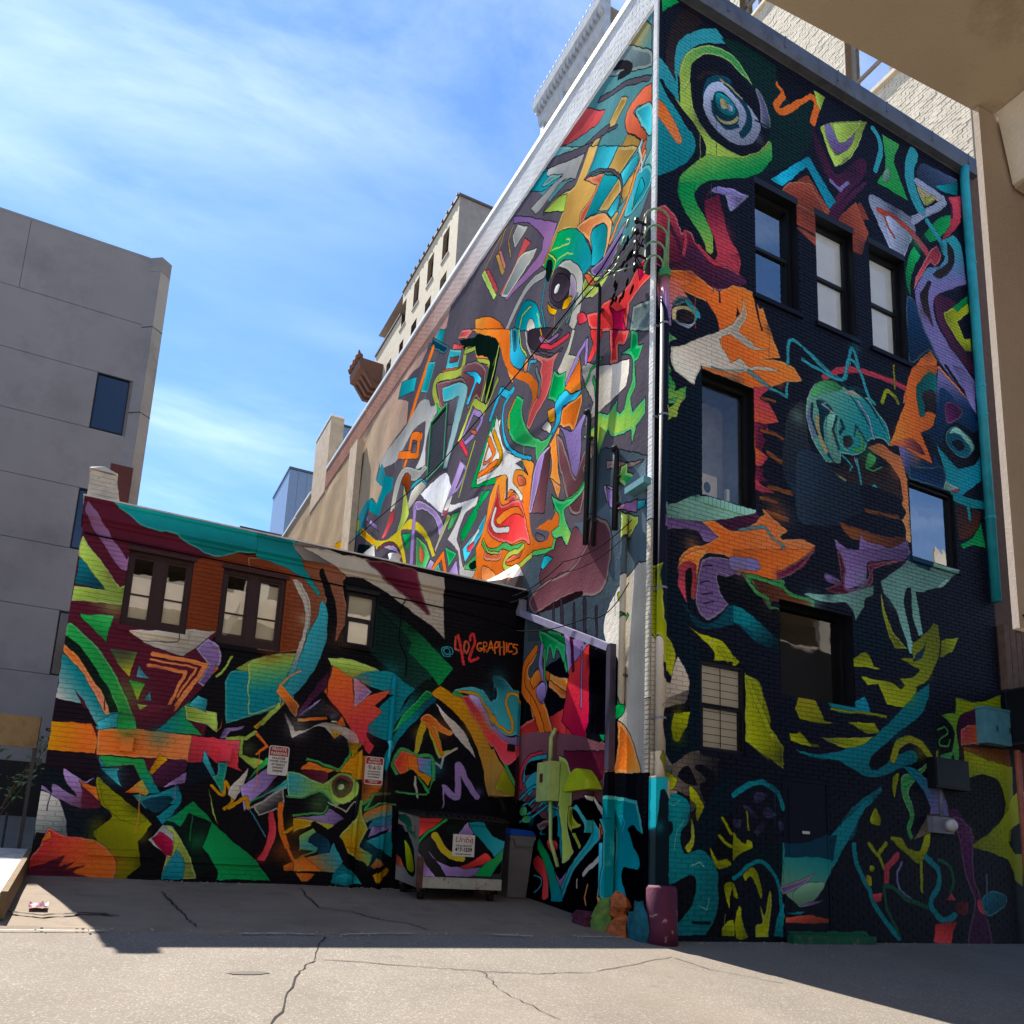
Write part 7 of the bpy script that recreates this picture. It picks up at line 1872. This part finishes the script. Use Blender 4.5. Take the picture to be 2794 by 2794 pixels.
for h in TW:
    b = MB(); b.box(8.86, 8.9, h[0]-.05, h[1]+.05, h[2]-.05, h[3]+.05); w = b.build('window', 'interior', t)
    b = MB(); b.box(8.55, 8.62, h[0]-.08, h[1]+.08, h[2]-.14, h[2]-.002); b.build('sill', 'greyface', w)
    b = MB(); b.box(8.82, 8.855, h[0]-.02, h[1]+.02, (h[2]+h[3])/2-.04, (h[2]+h[3])/2+.04); b.build('sash', 'rustbrown', w)
b = MB(); b.box(8.5, 20, 31.4, 41.45, 40.452, 40.6); b.build('coping', 'brownroof', t); b = MB(); b.box(8.5, 20, 41.46, 47.25, 38.752, 38.9); b.build('coping', 'brownroof', t)
for k in range(12):
    b = MB(); b.box(8.45, 8.6, 31.6+k*.8, 31.75+k*.8, 40.601, 40.72); b.build('coping_block', 'brownroof', t)
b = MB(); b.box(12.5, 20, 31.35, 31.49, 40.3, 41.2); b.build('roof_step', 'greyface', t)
# bracketed terracotta cornice at the far end
co = MB(); co.prism([(8.6, 35.3), (7.9, 35.5), (7.5, 35.9), (6.9, 36.1), (6.8, 36.7), (6.9, 36.9), (8.6, 36.9)], 1, 45.0, 47.5); c_ = co.build('cornice', 'cornice', t)
for k in range(4):
    y = 45.05+k*.72; b = MB(); b.prism([(8.5, 35.0), (7.9, 35.0), (7.2, 35.95), (8.5, 35.95)], 1, y, y+.28); b.build('bracket', 'cornice', c_)
    b = MB(); b.tube([(6.9, y+.15, 36.9), (6.85, y+.15, 37.15), (6.8, y+.15, 37.3), (6.78, y+.15, 37.55)], [.22, .26, .14, .05], 8); b.build('finial', 'cornice', c_)
t = tag(empty('ornate_building', (14, 18, 1.6)), 'pale terracotta building with an ornate bracketed cornice seen above the white parapet', 'building')
OW = [(15.9+k*1.8, 17.1+k*1.8, 31.5, 34.9) for k in range(3)]
b = MB(); face_x(b, 8.75, 15.4, 21.15, 20, 37.0, OW); b.quad((8.75, 21.15, 20), (8.75, 21.15, 37), (20, 21.15, 37), (20, 21.15, 20)); b.quad((8.75, 15.4, 37), (20, 15.4, 37), (20, 21.15, 37), (8.75, 21.15, 37)); b.build('wall', 'ornate', t)
for h in OW:
    b = MB(); b.box(9.0, 9.04, h[0]-.05, h[1]+.05, h[2], h[3]+.02); w = b.build('window', 'greyface', t)
    n = 8; s = MB()
    for i in range(n):
        a0, a1 = math.pi*i/n, math.pi*(i+1)/n; c0 = (h[0]+h[1])/2; r = .6
        s.quad((8.7, c0+r*math.cos(a0), h[3]-.2+.5*math.sin(a0)), (8.7, c0+r*math.cos(a1), h[3]-.2+.5*math.sin(a1)), (8.7, c0+(r+.25)*math.cos(a1), h[3]-.2+.75*math.sin(a1)), (8.7, c0+(r+.25)*math.cos(a0), h[3]-.2+.75*math.sin(a0)))
    s.build('arch', 'ornate', w)
co = MB(); co.prism([(8.75, 36.0), (8.55, 36.2), (8.45, 36.7), (8.2, 36.9), (8.15, 37.3), (8.75, 37.4)], 1, 15.4, 21.3); c_ = co.build('cornice', 'ornate', t)
for k in range(20):
    y = 15.5+k*.29; b = MB(); b.box(8.28, 8.5, y, y+.14, 36.55, 36.88); b.build('modillion', 'ornate', c_)
for k in range(20):
    y = 15.45+k*.29; b = MB(); b.box(8.14, 8.26, y, y+.12, 37.405, 37.46); b.build('cresting', 'ornate', c_)
for k in range(4):
    y = 15.35+k*1.85; b = MB(); b.box(8.6, 8.76, y, y+.28, 20, 36.1); b.build('pilaster', 'ornate', t)
t = tag(empty('cream_building', (14, 7, 1.6)), 'sunlit cream brick building with large windows above the gutter at upper right', 'building')
CW = [(1.2, 3.52, 20.42, 23.4), (6.2, 7.45, 27.2, 29.8), (1.2, 3.52, 25.5, 28.4), (9.5, 11.5, 27.2, 29.8)]
b = MB(); face_x(b, 8.6, .3, 15.35, 5, 34, CW); b.quad((8.6, .3, 5), (20, .3, 5), (20, .3, 34), (8.6, .3, 34)); b.quad((8.6, .3, 34), (20, .3, 34), (20, 15.35, 34), (8.6, 15.35, 34)); cw = b.build('wall', 'creamjoint', t)
b = MB(); z = 15.3; r = 0
while z < 30.2:
    y = .3-(.11 if r % 2 else 0)
    while y < 10:
        ya, yb = max(.3, y), min(y+.21, 10); segs = [(ya, yb)]
        for h in CW:
            if h[2] < z+.07 and h[3] > z: segs = [s for a, c in segs for s in ([(a, c)] if c <= h[0] or a >= h[1] else [q for q in ((a, h[0]), (h[1], c)) if q[1]-q[0] > .03])]
        for a, c in segs:
            if c-a > .03: five_face(b, a, c, z, z+.066, 8.6, .02+random.uniform(-.005, .005), 'Y')
        y += .22
    z += .08; r += 1
stuff(b.build('coursed_brickwork', 'cream', cw))
for h in CW:
    b = MB(); b.box(8.82, 8.9, h[0], h[0]+.1, h[2], h[3]).box(8.82, 8.9, h[1]-.1, h[1], h[2], h[3]).box(8.82, 8.9, (h[0]+h[1])/2-.04, (h[0]+h[1])/2+.04, h[2], h[3]).box(8.82, 8.9, h[0], h[1], h[2]+1.0, h[2]+1.08); w = b.build('window', 'greyface', t)
    b = MB(); b.box(8.86, 8.87, h[0]+.1, h[1]-.1, h[2], h[3]); b.build('pane', glass_mat('sky_reflecting_glass', base=.75), w)
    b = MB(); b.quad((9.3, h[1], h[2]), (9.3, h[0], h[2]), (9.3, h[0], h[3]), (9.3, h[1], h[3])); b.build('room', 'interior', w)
    b = MB(); b.box(8.50, 8.63, h[0]-.05, h[1]+.05, h[2]-.12, h[2]-.003); b.build('sill', 'cream', w)
def ribbed(name, x0, x1, y0, y1, z0, z1, label, step=.55):
    t = tag(empty(name, ((x0+x1)/2, y0, z0)), label, 'building')
    b = MB(); b.box(x0+.03, x1-.03, y0+.03, y1-.03, z0, z1-.02); b.build('core', 'panelblue', t)
    y = y0
    while y < y1-.05: b = MB(); b.box(x0, x0+.028, y+.012, min(y+step, y1)-.012, z0, z1-.05); b.build('panel', 'panelblue', t); y += step
    x = x0
    while x < x1-.05: b = MB(); b.box(x+.012, min(x+step, x1)-.012, y0, y0+.028, z0, z1-.05); b.build('panel', 'panelblue', t); x += step
    b = MB(); b.box(x0-.05, x1+.05, y0-.05, y1+.05, z1-.02, z1+.12); b.build('coping', 'gutter', t)
ribbed('metal_clad_block', 2.0, 6.5, 40.6, 45.7, 12, 24.9, 'blue grey metal clad block left of the tan wall end')
ribbed('metal_penthouse', 5.0, 8.0, 42.0, 46, 24.95, 29.5, 'small blue grey metal penthouse seen beside the stub pier on the long wall', .4)
t = tag(empty('brown_block', (-1, 30, 10)), 'low brown roof block beyond the teal cornice', 'building'); b = MB(); b.box(-1.75, 1.0, 30.5, 34, 10, 16.35); b.build('wall', 'brownroof', t); b = MB(); b.box(-1.8, 1.05, 30.45, 34.05, 16.352, 16.45); b.build('coping', 'brownroof', t)
for k, (x, z) in enumerate(((-1.45, 16.0), (-.75, 15.5))):
    b = MB(); b.box(x, x+.28, 30.47, 30.498, z, z+.16); b.build('white_panel', 'signwhite', t)
# ================================================================ RIGHT: brown neighbour beside the mural, parking deck wing close by
t = tag(empty('brown_building', (11, .2, -.6)), 'brown brick neighbour just right of the tall mural wall with an olive painted foot', 'building')
b = MB(); b.quad((W_F+.004, .02, -.6), (16, .02, -.6), (16, .02, 4.38), (W_F+.004, .02, 4.38)); b.build('lower_wall', 'front', t)
b = MB(); b.quad((W_F+.004, .02, 4.38), (16, .02, 4.38), (16, .02, 15.6), (W_F+.004, .02, 15.6)); b.quad((W_F, .02, 15.6), (16, .02, 15.6), (16, .3, 15.6), (W_F, .3, 15.6)); b.build('upper_wall', 'brownbrick', t)
for k in range(7):
    x = 7.72+k*.17; b = MB(); b.box(x, x+.15, -.12, .015, 4.40, 5.6-.05*(k % 3)); b.build('board', plain('brown_board', (120, 92, 74), .8, var=.3), t)
b = MB(); b.tube([(7.86, -.1, -.1), (7.86, -.1, 3.3)], .05, 10); b.build('pink_pipe', plain('salmon_pipe', (196, 110, 90), .5), t)
t = tag(empty('sign_cabinet', (8.1, -.4, 3.36)), 'dark grey projecting sign box at the right edge above the olive wall', 'sign box')
b = MB(); b.box(7.60, 9.2, -.75, -.12, 3.36, 4.36); b.build('box_body', plain('dark_slate_metal', (44, 44, 54), .5), t); b = MB(); b.box(7.585, 7.599, -.72, -.15, 3.4, 4.32); b.build('end_cap', 'black', t)
t = tag(empty('parking_deck', (6, -10, -1.2)), 'beige stucco parking deck at the right edge with a soffit overhead and a sunlit block', 'parking deck')
b = MB(); b.prism([(-1.02, -5.70), (20, -6.65), (20, -6.6), (-1.02, -5.65)], 2, 2.61, 6.99); b.build('wall', 'beige', t)
b = MB(); b.prism([(-3.7, -5.44), (-.82, -5.66), (-.76, -7.3), (-3.7, -17.0)], 2, 7.0, 7.6); b.build('soffit_slab', 'soffit', t)
b = MB(); b.prism([(-.74, -7.3), (20, -8.2), (20, -17), (-3.68, -17.0)], 2, 7.0, 7.62); b.build('soffit_slab', 'soffit', t)
b = MB(); b.hexa([(-.705, -7.0, 6.36), (1.4, -7.0, 6.36), (1.4, -5.735, 6.36), (-.705, -5.735, 6.36), (-.84, -7.0, 6.985), (1.4, -7.0, 6.985), (1.4, -5.735, 6.985), (-.84, -5.735, 6.985)]); b.build('projecting_block', plain('pale_stucco', (222, 216, 202), .9, var=.06, bmp=.8, bscale=40), t)
b = MB(); b.box(-.69, 1.4, -6.99, -5.74, 6.33, 6.358); b.build('block_soffit', 'soffit', t)
for x, y in ((4.0, -6.9), (12.0, -7.2), (4.0, -14), (12, -14), (-3.2, -15.5)):
    b = MB(); b.box(x, x+.6, y-.6, y, gz(0, y)-.2, 6.995); b.build('column', 'concretelite', t)
b = MB(); n = 18
for i in range(n):
    a0, a1 = 2*math.pi*i/n, 2*math.pi*(i+1)/n
    b.quad(*[(-.40+r*math.cos(a), -5.75, 6.03+r*1.2*math.sin(a)) for r, a in ((.18, a0), (.18, a1), (.145, a1), (.145, a0))])
b.build('wall_ring', 'signwhite', t)
b = MB(); b.tube([(-1.0, -5.72, 2.70), (-.9, -5.72, 2.64), (-.6, -5.73, 2.655)], .008, 6); b.build('hose', 'cable', t)
# the garage across the lot, behind the photographer; it shows in the window reflections
t = tag(empty('parking_garage', (-4, -19, -1.6)), 'beige parking garage across the lot with open decks', 'garage')
for k in range(5):
    z = -.6+k*3.6; b = MB(); b.box(-34, 30, -17.6, -17.2, z, z+1.25); b.build('spandrel', 'beige', t)
    b = MB(); b.box(-34, 30, -30, -17.62, z+.3, z+.6); b.build('deck', 'soffit', t)
for k in range(9):
    b = MB(); b.box(-34+k*8, -33.2+k*8, -17.15, -16.9, -1.7, 18); b.build('column', 'concretelite', t)
b = MB(); b.box(-34, 30, -30.4, -30, -1.7, 18); b.build('rear_wall', 'interior', t)
